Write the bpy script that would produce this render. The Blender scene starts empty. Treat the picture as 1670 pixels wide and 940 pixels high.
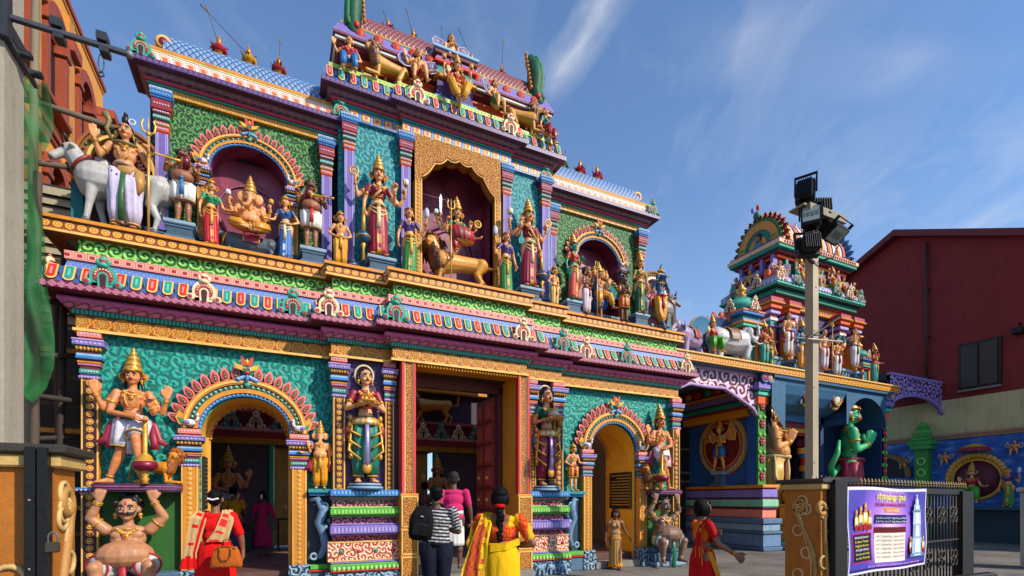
import bpy, math, random
import numpy as np
from mathutils import Vector, Matrix
random.seed(7); np.random.seed(7)
SC = bpy.context.scene
COLL = SC.collection
PI = math.pi
def hx(s, k=1.0):
 s = s.lstrip('#'); o = []
 for i in (0, 2, 4):
  c = int(s[i:i+2], 16)/255
  o.append((c/12.92 if c <= .04045 else ((c+.055)/1.055)**2.4)*k)
 return tuple(min(1, c**1.1) for c in o)
TEAL=hx('#0f9c8a'); DTEAL=hx('#0b4f4c'); GOLD=hx('#dd9220'); GOLDL=hx('#ecc06a'); GOLDD=hx('#a05c12')
MAR=hx('#86233f'); PINK=hx('#e88a84'); RED=hx('#cf2c24'); ORG=hx('#e8601e'); PUR=hx('#4b2a5c'); LAV=hx('#8f7cc2')
LAVL=hx('#b7a8dc'); GRN=hx('#62b54a'); GRNL=hx('#a5d86e'); DGRN=hx('#1d4d24'); BLU=hx('#3c86c4'); BLUL=hx('#8fbce4')
GBL=hx('#56748c'); GBLL=hx('#8ea9bd'); CRM=hx('#efdcb2'); WHT=hx('#e8e6e0'); BLK=hx('#0c0b0c'); YEL=hx('#f0bc14')
MAG=hx('#b0265a'); SKIN=hx('#eaa870'); BRN=hx('#8d5a42'); SALM=hx('#f0907a'); TQ=hx('#4fc0a4'); FLESH=hx('#9a6446')
METG=hx('#d9a441')
# ---- materials
def newmat(name):
 m = bpy.data.materials.new(name); m.use_nodes = True
 nt = m.node_tree; nt.nodes.clear()
 out = nt.nodes.new('ShaderNodeOutputMaterial'); b = nt.nodes.new('ShaderNodeBsdfPrincipled')
 nt.links.new(b.outputs[0], out.inputs[0])
 return m, nt, b
class N:
 """tiny node helper"""
 def __init__(s, nt): s.nt = nt
 def node(s, t, **k):
  n = s.nt.nodes.new(t)
  for a, v in k.items(): setattr(n, a, v)
  return n
 def put(s, sock, v):
  if isinstance(v, bpy.types.NodeSocket): s.nt.links.new(v, sock)
  elif v is not None:
   if isinstance(v, tuple) and len(v) == 3 and sock.type == 'RGBA': v = v+(1,)
   sock.default_value = v
 def m(s, op, a, b=None, c=None):
  n = s.node('ShaderNodeMath', operation=op)
  s.put(n.inputs[0], a); s.put(n.inputs[1], b); s.put(n.inputs[2], c)
  return n.outputs[0]
 def mix(s, f, a, b, t='MIX'):
  n = s.node('ShaderNodeMix', data_type='RGBA', blend_type=t)
  s.put(n.inputs[0], f); s.put(n.inputs[6], a); s.put(n.inputs[7], b)
  return n.outputs[2]
 def ramp(s, f, stops, interp='LINEAR'):
  n = s.node('ShaderNodeValToRGB'); cr = n.color_ramp; cr.interpolation = interp
  while len(cr.elements) < len(stops): cr.elements.new(.5)
  for e, (p, c) in zip(cr.elements, stops): e.position = p; e.color = tuple(c)+(1,)
  s.put(n.inputs[0], f); return n.outputs[0]
 def noise(s, vec, scale, detail=3, rough=.55):
  n = s.node('ShaderNodeTexNoise'); s.put(n.inputs['Vector'], vec)
  n.inputs['Scale'].default_value = scale; n.inputs['Detail'].default_value = detail; n.inputs['Roughness'].default_value = rough
  return n.outputs[0]
 def bump(s, h, strength, dist, nrm=None):
  n = s.node('ShaderNodeBump'); s.put(n.inputs['Height'], h)
  n.inputs['Strength'].default_value = strength; n.inputs['Distance'].default_value = dist
  if nrm is not None: s.put(n.inputs['Normal'], nrm)
  return n.outputs[0]
 def pos(s): return s.node('ShaderNodeNewGeometry').outputs['Position']
 def obj(s): return s.node('ShaderNodeTexCoord').outputs['Object']
 def xyz(s, v):
  n = s.node('ShaderNodeSeparateXYZ'); s.put(n.inputs[0], v); return n.outputs
 def comb(s, x, y, z=0.0):
  n = s.node('ShaderNodeCombineXYZ'); s.put(n.inputs[0], x); s.put(n.inputs[1], y); s.put(n.inputs[2], z); return n.outputs[0]
def weather(n, col, v, amt=.35, scale=1.3):
 """uneven age, rain streaks and fine dirt on painted plaster"""
 x, y, z = n.xyz(v)
 streak = n.noise(n.comb(n.m('MULTIPLY', n.m('ADD', x, y), 9.0), n.m('MULTIPLY', z, .9)), 1.0, 4)
 big = n.noise(v, scale, 5, .65); fine = n.noise(v, 28, 3)
 f = n.m('ADD', n.m('MULTIPLY', streak, .5), n.m('ADD', n.m('MULTIPLY', big, .6), n.m('MULTIPLY', fine, .35)))
 g = n.ramp(f, [(.42, (.42, .37, .32)), (.62, (.86, .85, .83)), (.85, (1.08, 1.08, 1.08))])
 return n.mix(amt*2, col, n.mix(1.0, col, g, 'MULTIPLY')), fine
def paint(name, rough=.45, amt=.35, bump=.25, spec=.5, metallic=0.0, coat=0.0, mottling=0.0, fold=0, darkening=0.0):
 m, nt, b = newmat(name); n = N(nt)
 a = n.node('ShaderNodeAttribute', attribute_name='Col').outputs[0]
 v = n.obj()
 c, fine = weather(n, a, v, amt)
 if mottling:
  mo = n.noise(v, 11, 4, .7)
  c = n.mix(mottling, c, n.mix(1.0, c, n.ramp(mo, [(.35, (.55, .5, .5)), (.65, (1.25, 1.2, 1.15))]), 'MULTIPLY'))
 if darkening:   # ambient occlusion darkens and browns the base colour in recesses
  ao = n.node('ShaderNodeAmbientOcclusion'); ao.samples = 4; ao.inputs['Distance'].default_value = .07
  g_ = n.ramp(ao.outputs['AO'], [(.25, (.38, .31, .25)), (.8, (1, 1, 1))]); c = n.mix(darkening, c, n.mix(1.0, c, g_, 'MULTIPLY'))
 n.put(b.inputs['Base Color'], c)
 r = n.m('ADD', n.m('MULTIPLY', fine, .35), rough-.15); n.put(b.inputs['Roughness'], r)
 b.inputs['Metallic'].default_value = metallic
 b.inputs['Specular IOR Level'].default_value = spec
 b.inputs['Coat Weight'].default_value = coat; b.inputs['Coat Roughness'].default_value = .18
 nb = n.bump(n.noise(v, 60, 3), bump, .006)
 if fold: nb = n.bump(n.noise(n.comb(n.m('MULTIPLY', n.xyz(v)[0], 9), n.m('MULTIPLY', n.xyz(v)[1], 9), n.m('MULTIPLY', n.xyz(v)[2], 3.5)), 1.0, 4, .6), .6, .04, nb)
 n.put(b.inputs['Normal'], nb)
 return m
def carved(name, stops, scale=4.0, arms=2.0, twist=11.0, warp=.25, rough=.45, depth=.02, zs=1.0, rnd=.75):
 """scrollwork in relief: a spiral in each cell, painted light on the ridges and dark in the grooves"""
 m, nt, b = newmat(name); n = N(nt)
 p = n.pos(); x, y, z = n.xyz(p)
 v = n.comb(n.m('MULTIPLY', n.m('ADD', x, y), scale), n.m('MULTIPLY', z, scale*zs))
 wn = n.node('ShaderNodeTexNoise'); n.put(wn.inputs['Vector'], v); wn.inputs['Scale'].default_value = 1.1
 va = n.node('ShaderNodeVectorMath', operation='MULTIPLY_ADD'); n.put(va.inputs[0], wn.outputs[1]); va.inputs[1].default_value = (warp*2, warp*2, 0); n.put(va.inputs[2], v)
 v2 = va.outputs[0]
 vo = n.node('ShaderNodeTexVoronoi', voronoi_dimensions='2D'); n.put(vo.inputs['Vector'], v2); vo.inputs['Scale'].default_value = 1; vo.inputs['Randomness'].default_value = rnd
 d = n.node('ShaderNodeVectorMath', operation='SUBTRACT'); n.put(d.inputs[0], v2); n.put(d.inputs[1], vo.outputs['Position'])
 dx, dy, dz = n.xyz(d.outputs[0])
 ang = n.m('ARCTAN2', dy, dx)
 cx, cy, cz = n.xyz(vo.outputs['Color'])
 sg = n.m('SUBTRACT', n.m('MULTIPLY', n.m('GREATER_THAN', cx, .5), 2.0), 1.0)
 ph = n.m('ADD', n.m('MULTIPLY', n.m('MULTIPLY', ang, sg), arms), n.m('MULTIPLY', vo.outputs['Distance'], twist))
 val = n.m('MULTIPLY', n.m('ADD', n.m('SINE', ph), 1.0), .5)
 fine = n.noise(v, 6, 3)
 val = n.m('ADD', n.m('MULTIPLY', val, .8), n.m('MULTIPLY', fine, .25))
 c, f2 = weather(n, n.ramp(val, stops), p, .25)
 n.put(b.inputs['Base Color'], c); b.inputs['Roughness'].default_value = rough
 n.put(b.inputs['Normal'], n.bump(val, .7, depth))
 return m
def band(name, pitch, z0, h, stops, mode='ring', rough=.45, depth=.012, sub=None):
 """a frieze band of repeated motifs, pitch metres apart, painted in nested rings or diamonds"""
 m, nt, b = newmat(name); n = N(nt)
 p = n.pos(); x, y, z = n.xyz(p)
 u = n.m('SUBTRACT', n.m('FRACT', n.m('DIVIDE', n.m('ADD', x, y), pitch)), .5)
 v = n.m('SUBTRACT', n.m('DIVIDE', n.m('SUBTRACT', z, z0), h), .5)
 if mode == 'ring': r = n.m('SQRT', n.m('ADD', n.m('MULTIPLY', u, u), n.m('MULTIPLY', v, v)))
 elif mode == 'diamond': r = n.m('ADD', n.m('ABSOLUTE', u), n.m('ABSOLUTE', v))
 elif mode == 'box': r = n.m('MAXIMUM', n.m('ABSOLUTE', u), n.m('ABSOLUTE', v))
 elif mode == 'flower':
  r = n.m('SQRT', n.m('ADD', n.m('MULTIPLY', u, u), n.m('MULTIPLY', v, v)))
  pet = n.m('SINE', n.m('MULTIPLY', n.m('ARCTAN2', v, u), 8.0))
  r = n.m('ADD', r, n.m('MULTIPLY', pet, .045))
 elif mode == 'scale':
  r = n.m('SQRT', n.m('ADD', n.m('MULTIPLY', u, u), n.m('MULTIPLY', n.m('ADD', v, .5), n.m('ADD', v, .5))))
 elif mode == 'teeth': r = n.m('ABSOLUTE', u)
 col = n.ramp(r, stops)
 c, f2 = weather(n, col, p, .22)
 n.put(b.inputs['Base Color'], c); b.inputs['Roughness'].default_value = rough
 bw = n.node('ShaderNodeRGBToBW'); n.put(bw.inputs[0], col)
 n.put(b.inputs['Normal'], n.bump(bw.outputs[0], .6, depth))
 return m
def simple(name, c, rough=.6, metallic=0.0, bump=.3, bs=30, amt=.3, coat=0.0):
 m, nt, b = newmat(name); n = N(nt); v = n.pos()
 cc, f = weather(n, n.mix(0.0, c, c), v, amt)
 n.put(b.inputs['Base Color'], cc); n.put(b.inputs['Roughness'], n.m('ADD', n.m('MULTIPLY', f, .3), rough-.15))
 b.inputs['Metallic'].default_value = metallic; b.inputs['Coat Weight'].default_value = coat
 n.put(b.inputs['Normal'], n.bump(n.noise(v, bs, 4), bump, .01))
 return m
PAINT = paint('painted_plaster', .6, .5, .45, coat=.0, darkening=.5, mottling=.16)
ENAMEL = paint('enamelled_statue', .48, .34, .3, coat=.1, mottling=.28, darkening=.5)
SKINM = paint('skin', .55, .08, .1)
CLOTH = paint('cloth', .85, .12, .35, spec=.25, fold=1)
GILT = paint('gilt', .38, .4, .5, metallic=.35, coat=.2, mottling=.3)
IRON = paint('painted_iron', .5, .35, .3, metallic=.2)
M_TEAL = carved('teal_carved_plaster', [(.15, hx('#0a6f63')), (.45, hx('#0f8c7e')), (.7, hx('#139c8e')), (.98, hx('#2ab09e'))], 6.5, 1.0, 10, .35, depth=.018, rnd=.9, rough=.6)
M_GRN = carved('green_carved_plaster', [(.2, hx('#1a4620')), (.6, hx('#2a6230')), (.95, hx('#64a452'))], 9.5, 1, 10, .4, depth=.014, rnd=.95, rough=.6)
M_CYAN = carved('blue_green_carved_plaster', [(.15, hx('#106a72')), (.5, hx('#188a90')), (.95, hx('#34a6a8'))], 7.5, 1.0, 10, .35, depth=.014, rnd=.9, rough=.6)
M_FRIEZE = carved('green_scroll_frieze', [(.15, hx('#1c4a1c')), (.35, hx('#459a3a')), (.65, hx('#7cc458')), (.9, hx('#9cd873'))], 6.0, 1, 14, .1, depth=.03, rnd=.3)
M_GOLDSC = carved('gold_scroll', [(.15, hx('#84420c')), (.5, hx('#c07a1e')), (.95, hx('#dca03c'))], 20, 1, 10, .4, depth=.015, rnd=1)
M_FRET = carved('pink_fret_carving', [(.2, hx('#55182c')), (.48, hx('#8b3350')), (.62, hx('#d9a8c8')), (.9, hx('#e8cfe2'))], 2.6, 1, 14, .15, depth=.03, rnd=.4)
M_FRETP = carved('lilac_fret_carving', [(.2, hx('#5a2035')), (.46, hx('#6a3a78')), (.6, hx('#a08ad2')), (.9, hx('#b9a6e2'))], 3.2, 1, 14, .15, depth=.03, rnd=.4)
M_NICHE = carved('maroon_niche', [(.2, hx('#7a2c42')), (.6, hx('#8e3850')), (.9, hx('#9a4660'))], 1.3, 1, 5, .2, depth=.01)
M_PLUM = carved('plum_niche', [(.2, hx('#3f2150')), (.6, hx('#4f2c66')), (.9, hx('#5b3574'))], 9, 2, 6, .3, depth=.006)
M_PINKSC = carved('pink_gold_scroll', [(.2, hx('#a83a1c')), (.45, hx('#e79a3a')), (.65, hx('#f3b7a2')), (.9, hx('#fbd7c8'))], 8.5, 1, 12, .15, depth=.02)
M_GBSC = carved('slate_blue_scroll', [(.2, hx('#213848')), (.5, hx('#4d6c84')), (.85, hx('#9cb6c8'))], 7, 1, 12, .2, depth=.02)
M_MAGSC = carved('pink_scroll', [(.2, hx('#5c1830')), (.5, hx('#a8405e')), (.85, hx('#dc8fa0'))], 10, 1, 10, .2)
def pathsafe(o): return o
# ---- mesh builder
class MB:
 def __init__(s): s.v = []; s.f = []; s.c = []; s.sm = []
 def add(s, vs, fs, col, smooth=False):
  b = len(s.v); s.v.extend([tuple(map(float, p)) for p in vs])
  for i, f in enumerate(fs):
   s.f.append([b+k for k in f]); s.c.append(col[i] if isinstance(col, list) else col); s.sm.append(smooth)
 def quad(s, a, b, c, d, col): s.add([a, b, c, d], [(0, 1, 2, 3)], col)
 def box(s, x0, x1, y0, y1, z0, z1, col, bev=0.0):
  if bev:
   e = bev
   o = [(x0+e, y0+e), (x1-e, y0+e), (x1-e, y1-e), (x0+e, y1-e)]; w = [(x0, y0), (x1, y0), (x1, y1), (x0, y1)]
   L = [[(x, y, z0) for x, y in o], [(x, y, z0+e) for x, y in w], [(x, y, z1-e) for x, y in w], [(x, y, z1) for x, y in o]]
   vs = sum(L, []); fs = [(3, 2, 1, 0), (12, 13, 14, 15)]
   for r in range(3):
    for k in range(4): fs.append((r*4+k, r*4+(k+1) % 4, r*4+4+(k+1) % 4, r*4+4+k))
   s.add(vs, fs, col); return
  vs = [(x0, y0, z0), (x1, y0, z0), (x1, y1, z0), (x0, y1, z0), (x0, y0, z1), (x1, y0, z1), (x1, y1, z1), (x0, y1, z1)]
  s.add(vs, [(3, 2, 1, 0), (4, 5, 6, 7), (0, 1, 5, 4), (1, 2, 6, 5), (2, 3, 7, 6), (3, 0, 4, 7)], col)
 def taper(s, cx, cy, z0, z1, a0, b0, a1, b1, col):
  vs = [(cx+i*a0, cy+j*b0, z0) for i, j in ((-1, -1), (1, -1), (1, 1), (-1, 1))]+[(cx+i*a1, cy+j*b1, z1) for i, j in ((-1, -1), (1, -1), (1, 1), (-1, 1))]
  s.add(vs, [(3, 2, 1, 0), (4, 5, 6, 7), (0, 1, 5, 4), (1, 2, 6, 5), (2, 3, 7, 6), (3, 0, 4, 7)], col)
 def ball(s, c, r, col, seg=12, rings=8, M=None):
  if not isinstance(r, (tuple, list)): r = (r, r, r)
  vs = []; fs = []
  for i in range(rings+1):
   t = PI*i/rings
   for j in range(seg):
    a = 2*PI*j/seg
    p = Vector((r[0]*math.sin(t)*math.cos(a), r[1]*math.sin(t)*math.sin(a), r[2]*math.cos(t)))
    if M is not None: p = M @ p
    vs.append((c[0]+p.x, c[1]+p.y, c[2]+p.z))
  for i in range(rings):
   for j in range(seg):
    fs.append((i*seg+j, (i+1)*seg+j, (i+1)*seg+(j+1) % seg, i*seg+(j+1) % seg))
  s.add(vs, fs, col, True)
 def lathe(s, prof, c=(0, 0, 0), seg=16, axis='Z', M=None):
  """prof: list of (r, z, col)"""
  vs = []; fs = []; cs = []
  for r, z, *_ in prof:
   for j in range(seg):
    a = 2*PI*j/seg
    p = Vector((r*math.cos(a), r*math.sin(a), z))
    if axis == 'Y': p = Vector((p.x, -p.z, p.y))
    if axis == 'X': p = Vector((p.z, p.x, p.y))
    if M is not None: p = M @ p
    vs.append((p.x+c[0], p.y+c[1], p.z+c[2]))
  for i in range(len(prof)-1):
   for j in range(seg):
    fs.append((i*seg+j, i*seg+(j+1) % seg, (i+1)*seg+(j+1) % seg, (i+1)*seg+j)); cs.append(prof[i][2])
  s.add(vs, fs, cs, True)
 def tube(s, path, rad, col, seg=8, ripple=0, rn=6, flat=1.0, cap=True, up=(0, 0, 1)):
  P = [Vector(p) for p in path]; n = len(P)
  if not isinstance(rad, (list, tuple)): rad = [rad]*n
  vs = []; fs = []
  u0 = None
  for i, p in enumerate(P):
   d = (P[min(i+1, n-1)]-P[max(i-1, 0)])
   d = d.normalized() if d.length > 1e-9 else Vector((0, 0, 1))
   if u0 is None:
    h = Vector(up); h = h if abs(h.normalized().dot(d)) < .95 else Vector((1, 0, 0)); u0 = (h-d*h.dot(d)).normalized()
   else:
    u0 = (u0-d*u0.dot(d)).normalized()
   w = d.cross(u0)
   for j in range(seg):
    a = 2*PI*j/seg; r = rad[i]*(1+ripple*math.sin(rn*a))
    vs.append(tuple(p+(u0*math.cos(a)*flat+w*math.sin(a))*r))
  for i in range(n-1):
   for j in range(seg): fs.append((i*seg+j, i*seg+(j+1) % seg, (i+1)*seg+(j+1) % seg, (i+1)*seg+j))
  if cap: fs.append(tuple(range(seg))[::-1]); fs.append(tuple((n-1)*seg+j for j in range(seg)))
  s.add(vs, fs, col, True)
 def ring(s, c, ax, R, r, col, seg=16, m=6, ry=None):
  ax = Vector(ax).normalized(); h = Vector((0, 0, 1)) if abs(ax.z) < .9 else Vector((1, 0, 0))
  u = (h-ax*h.dot(ax)).normalized(); w = ax.cross(u); ry = ry or R
  vs = []; fs = []
  for i in range(seg):
   a = 2*PI*i/seg; e = (w*math.cos(a)*R+u*math.sin(a)*ry); en = e.normalized(); c0 = Vector(c)+e
   for j in range(m):
    b = 2*PI*j/m; vs.append(tuple(c0+en*math.cos(b)*r+ax*math.sin(b)*r))
  for i in range(seg):
   for j in range(m):
    fs.append((i*m+j, ((i+1) % seg)*m+j, ((i+1) % seg)*m+(j+1) % m, i*m+(j+1) % m))
  s.add(vs, fs, col, True)
 def plate(s, pts, O, ux, uz, t, col, rim=None):
  """2-D outline pts in plane (ux,uz) at O, extruded by t toward the viewer side n = ux x uz * -1"""
  O = Vector(O); ux = Vector(ux); uz = Vector(uz); n = uz.cross(ux).normalized()*-1
  k = len(pts); a = [O+ux*p[0]+uz*p[1] for p in pts]; b = [q+n*t for q in a]
  fs = [tuple(range(k, 2*k))]+[(i, (i+1) % k, k+(i+1) % k, k+i) for i in range(k)]
  s.add([tuple(q) for q in a+b], fs, [col]+[rim or col]*k)
 def build(s, name, mat, parent=None, label=None, kind=None, flat=False, loc=None):
  me = bpy.data.meshes.new(name)
  off = Vector((0, 0, 0))
  if parent is not None and parent.get('_w'): off = Vector(parent['_w'])
  vs = np.array(s.v, dtype=np.float64).reshape(-1, 3)-np.array(off)
  if loc is not None: vs = vs-np.array(loc)
  me.from_pydata(vs.tolist(), [], s.f)
  ca = me.color_attributes.new('Col', 'FLOAT_COLOR', 'CORNER')
  cnt = [len(f) for f in s.f]
  arr = np.ones((len(s.c), 4)); arr[:, :3] = np.array(s.c).reshape(-1, 3)
  ca.data.foreach_set('color', np.repeat(arr, cnt, axis=0).ravel())
  me.polygons.foreach_set('use_smooth', [bool(q) and not flat for q in s.sm])
  me.materials.append(mat); me.update()
  o = bpy.data.objects.new(name, me); COLL.objects.link(o)
  if parent is not None: o.parent = parent
  if loc is not None: o.location = loc
  if label: o['label'] = label
  if kind: o['kind'] = kind
  return o
def thing(name, label, cat, loc=(0, 0, 0), rz=0.0, group=None, world=False):
 o = bpy.data.objects.new(name, None); COLL.objects.link(o); o.location = loc; o.rotation_euler = (0, 0, rz)
 o.empty_display_size = .2
 o['label'] = label; o['category'] = cat
 if group: o['group'] = group
 if world: o['_w'] = tuple(loc)
 return o
def tag(o, label, cat, group=None):
 o['label'] = label; o['category'] = cat
 if group: o['group'] = group
 return o
def dup(root, loc, rz=None, label=None, group=None, scale=None):
 r = root.copy(); COLL.objects.link(r); r.location = loc
 if rz is not None: r.rotation_euler = (0, 0, rz)
 if label: r['label'] = label
 if group: r['group'] = group
 if scale: r.scale = scale
 for ch in list(root.children):
  c = ch.copy(); COLL.objects.link(c); c.parent = r
  for g in ch.children:
   d = g.copy(); COLL.objects.link(d); d.parent = c
 return r
def cyl_pts(r, n=16, rz=None, a0=0, a1=2*PI):
 rz = rz or r
 return [(r*math.cos(a0+(a1-a0)*i/n), rz*math.sin(a0+(a1-a0)*i/n)) for i in range(n)]
def opath(pts, o):
 """offset an axis-aligned plan polyline outward (outward = to the right-hand viewer side) with mitres"""
 out = []
 n = len(pts); nr = []
 for i in range(n-1):
  dx = pts[i+1][0]-pts[i][0]; dy = pts[i+1][1]-pts[i][1]; L = math.hypot(dx, dy); nr.append((dy/L, -dx/L))
 for i in range(n):
  a = nr[max(i-1, 0)]; b = nr[min(i, n-2)]
  if i == 0: q = nr[0]
  elif i == n-1: q = nr[-1]
  elif abs(a[0]*b[0]+a[1]*b[1]) < .1: q = (a[0]+b[0], a[1]+b[1])
  else: q = a
  out.append((pts[i][0]+q[0]*o, pts[i][1]+q[1]*o))
 return out
def sweep(mb, pts, prof, cols, smooth=False):
 R = [opath(pts, o) for o, z in prof]
 n = len(pts)
 for k in range(len(prof)-1):
  vs = [(x, y, prof[k][1]) for x, y in R[k]]+[(x, y, prof[k+1][1]) for x, y in R[k+1]]
  fs = [(i, i+1, n+i+1, n+i) for i in range(n-1)]
  mb.add(vs, fs, cols[k] if isinstance(cols, list) else cols)
# ---- the setting
def ground():
 m, nt, b = newmat('street_concrete'); n = N(nt); p = n.pos()
 f = n.noise(p, .7, 6, .65); g = n.noise(p, 14, 5, .7)
 c = n.ramp(n.m('ADD', n.m('MULTIPLY', f, .6), n.m('MULTIPLY', g, .4)), [(.3, hx('#4a4540')), (.5, hx('#79726a')), (.7, hx('#948b80'))])
 x, y, z = n.xyz(p)
 jx = n.m('LESS_THAN', n.m('ABSOLUTE', n.m('SUBTRACT', n.m('FRACT', n.m('DIVIDE', x, 1.9)), .5)), .006)
 jy = n.m('LESS_THAN', n.m('ABSOLUTE', n.m('SUBTRACT', n.m('FRACT', n.m('DIVIDE', y, 1.9)), .5)), .006)
 j = n.m('MAXIMUM', jx, jy)
 c = n.mix(j, c, hx('#3a3632'))
 n.put(b.inputs['Base Color'], c); b.inputs['Roughness'].default_value = .8
 n.put(b.inputs['Normal'], n.bump(n.m('SUBTRACT', g, j), .35, .01))
 mb = MB(); mb.quad((-400, -400, 0), (400, -400, 0), (400, 400, 0), (-400, 400, 0), (.2, .2, .2))
 mb.build('ground', m, kind='structure')
ground()
# ---- gateway building, lower storey
YA, YB, YC = 9.25, 9.04, 8.83
BACK = 10.3
LOW = [(-2.47, BACK), (-2.47, YA), (.96, YA), (.96, YB), (1.95, YB), (1.95, YC), (4.31, YC), (4.31, YB), (5.23, YB), (5.23, YA), (8.60, YA), (8.60, BACK)]
LOW.reverse()
# walking right to left gives outward normals pointing to the viewer
def _chk():
 a = opath(LOW, 1.0)
 return a[3][1] < LOW[3][1]
if not _chk(): LOW.reverse()
gate = thing('temple_gateway', 'ornate two-storey Hindu temple gateway with teal carved walls, arches and stacked cornices', 'temple gateway', (3.1, 9.25, 0), world=True)
def moulding(name, pts, prof, cols, mat=PAINT, label=None):
 mb = MB(); sweep(mb, pts, prof, cols); return mb.build(name, mat, gate, label)
GB_F = band('gold_flower_band', .24, 3.96, .2, [(.0, hx('#7a3410')), (.1, hx('#f2c152')), (.17, hx('#6e2d0c')), (.24, hx('#e69a22')), (.33, hx('#7b3f0d')), (.40, hx('#e8a22a')), (.55, hx('#8a4a10'))], 'flower', depth=.02)
moulding('gold_frieze', LOW, [(.0, 3.94), (.12, 3.94), (.12, 4.16), (.0, 4.16)], GOLD, GB_F)
mb = MB()
sweep(mb, LOW, [(.125, 3.925), (.15, 3.925), (.15, 3.965), (.122, 3.965)], GOLDL)
mb.build('gold_bead', PAINT, gate)
TEETH = band('green_dentil_band', .05, 4.16, .07, [(.0, hx('#0b8a74')), (.28, hx('#17b092')), (.33, hx('#053c34')), (.5, hx('#04302b'))], 'teeth')
moulding('dentil_band', LOW, [(.1, 4.163), (.17, 4.163), (.17, 4.225), (.1, 4.225)], TEAL, TEETH)
COVE = band('pink_wave_band', .17, 4.17, .2, [(.0, hx('#9a6a80')), (.2, hx('#c880a0')), (.26, hx('#5f2f45')), (.36, hx('#d08aa8')), (.5, hx('#c87898')), (.56, hx('#54273c')), (.66, hx('#c8608c')), (1.0, hx('#b04a7c'))], 'scale', depth=.015)
moulding('cove', LOW, [(.16, 4.228), (.2, 4.235), (.255, 4.27), (.285, 4.31), (.29, 4.34), (.27, 4.37), (.1, 4.385)], MAR, COVE)
moulding('soffit', LOW, [(.08, 4.39), (.445, 4.405)], hx('#6a2a42'))
LIP = band('maroon_diamond_band', .1, 4.405, .09, [(.0, hx('#c03668')), (.12, hx('#a2285a')), (.2, hx('#e9b9c6')), (.28, hx('#8a2048')), (.36, hx('#8a2048')), (.44, hx('#e6b0bf')), (.55, hx('#8e2450')), (1, hx('#7a1c40'))], 'diamond')
moulding('cornice_lip', LOW, [(.43, 4.4), (.45, 4.408), (.45, 4.5), (.42, 4.5)], MAR, LIP)
moulding('petal_bed', LOW, [(.44, 4.5), (.40, 4.515), (.27, 4.77), (.24, 4.775)], hx('#3a62a0'))
STAR = band('blue_star_band', .085, 4.775, .125, [(.0, hx('#20336e')), (.12, hx('#8fb0e6')), (.22, hx('#35559a')), (.34, hx('#7b9ad6')), (.42, hx('#3d5fa4')), (.5, hx('#8ba6dc'))], 'box')
moulding('star_band', LOW, [(.22, 4.775), (.19, 4.9), (.15, 4.903)], LAV, STAR)
CHAIN = band('salmon_chain_band', .14, 4.905, .11, [(.0, hx('#b3262a')), (.2, hx('#b3262a')), (.24, hx('#f5b7a5')), (.34, hx('#f3a894')), (.38, hx('#a8342c')), (.44, hx('#f2a390')), (.6, hx('#f2a390'))], 'box')
moulding('chain_band', LOW, [(.16, 4.905), (.22, 4.905), (.22, 5.02), (.12, 5.022)], SALM, CHAIN)
moulding('scroll_frieze', LOW, [(.1, 5.024), (.1, 5.29)], GRN, M_FRIEZE)
# gold ledge that carries the statues; it runs out further to the left
LED = [(-2.6, BACK)]+[p for p in LOW if .9 < p[0] < 5.3]+[(8.60, BACK)]
LED = [(8.60, BACK), (8.60, YA), (5.23, YA), (5.23, YB), (4.31, YB), (4.31, YC), (1.95, YC), (1.95, YB), (.96, YB), (.96, YA), (-2.75, YA), (-2.75, 10.6)]
if opath(LED, 1)[3][1] > LED[3][1]: LED.reverse()
DISC = band('gold_disc_band', .135, 5.31, .12, [(.0, hx('#f4c873')), (.1, hx('#f0b44a')), (.18, hx('#b56b16')), (.25, hx('#efb14a')), (.37, hx('#eaa53a')), (.43, hx('#7c3f0c')), (.6, hx('#a3560f'))], 'ring', depth=.02)
moulding('ledge_front', LED, [(.19, 5.30), (.2, 5.31), (.2, 5.43), (.19, 5.435)], GOLD, DISC)
mb = MB()
sweep(mb, LED, [(.22, 5.436), (.235, 5.44), (.235, 5.487), (.2, 5.49)], GOLD)
sweep(mb, LED, [(.19, 5.262), (.215, 5.265), (.215, 5.30), (.18, 5.305)], GOLDL)
mb.build('ledge_trim', PAINT, gate)
moulding('ledge_underside', LED, [(.0, 5.255), (.2, 5.26)], hx('#7a4a18'))
mb = MB()
mb.box(-2.94, 8.79, 9.075, 10.6, 5.265, 5.488, hx('#7c8894')); mb.box(.78, 5.41, 8.865, 9.075, 5.27, 5.486, hx('#7c8894')); mb.box(1.77, 4.49, 8.655, 8.865, 5.28, 5.484, hx('#7c8894'))
mb.build('ledge_top', PAINT, gate)
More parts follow.
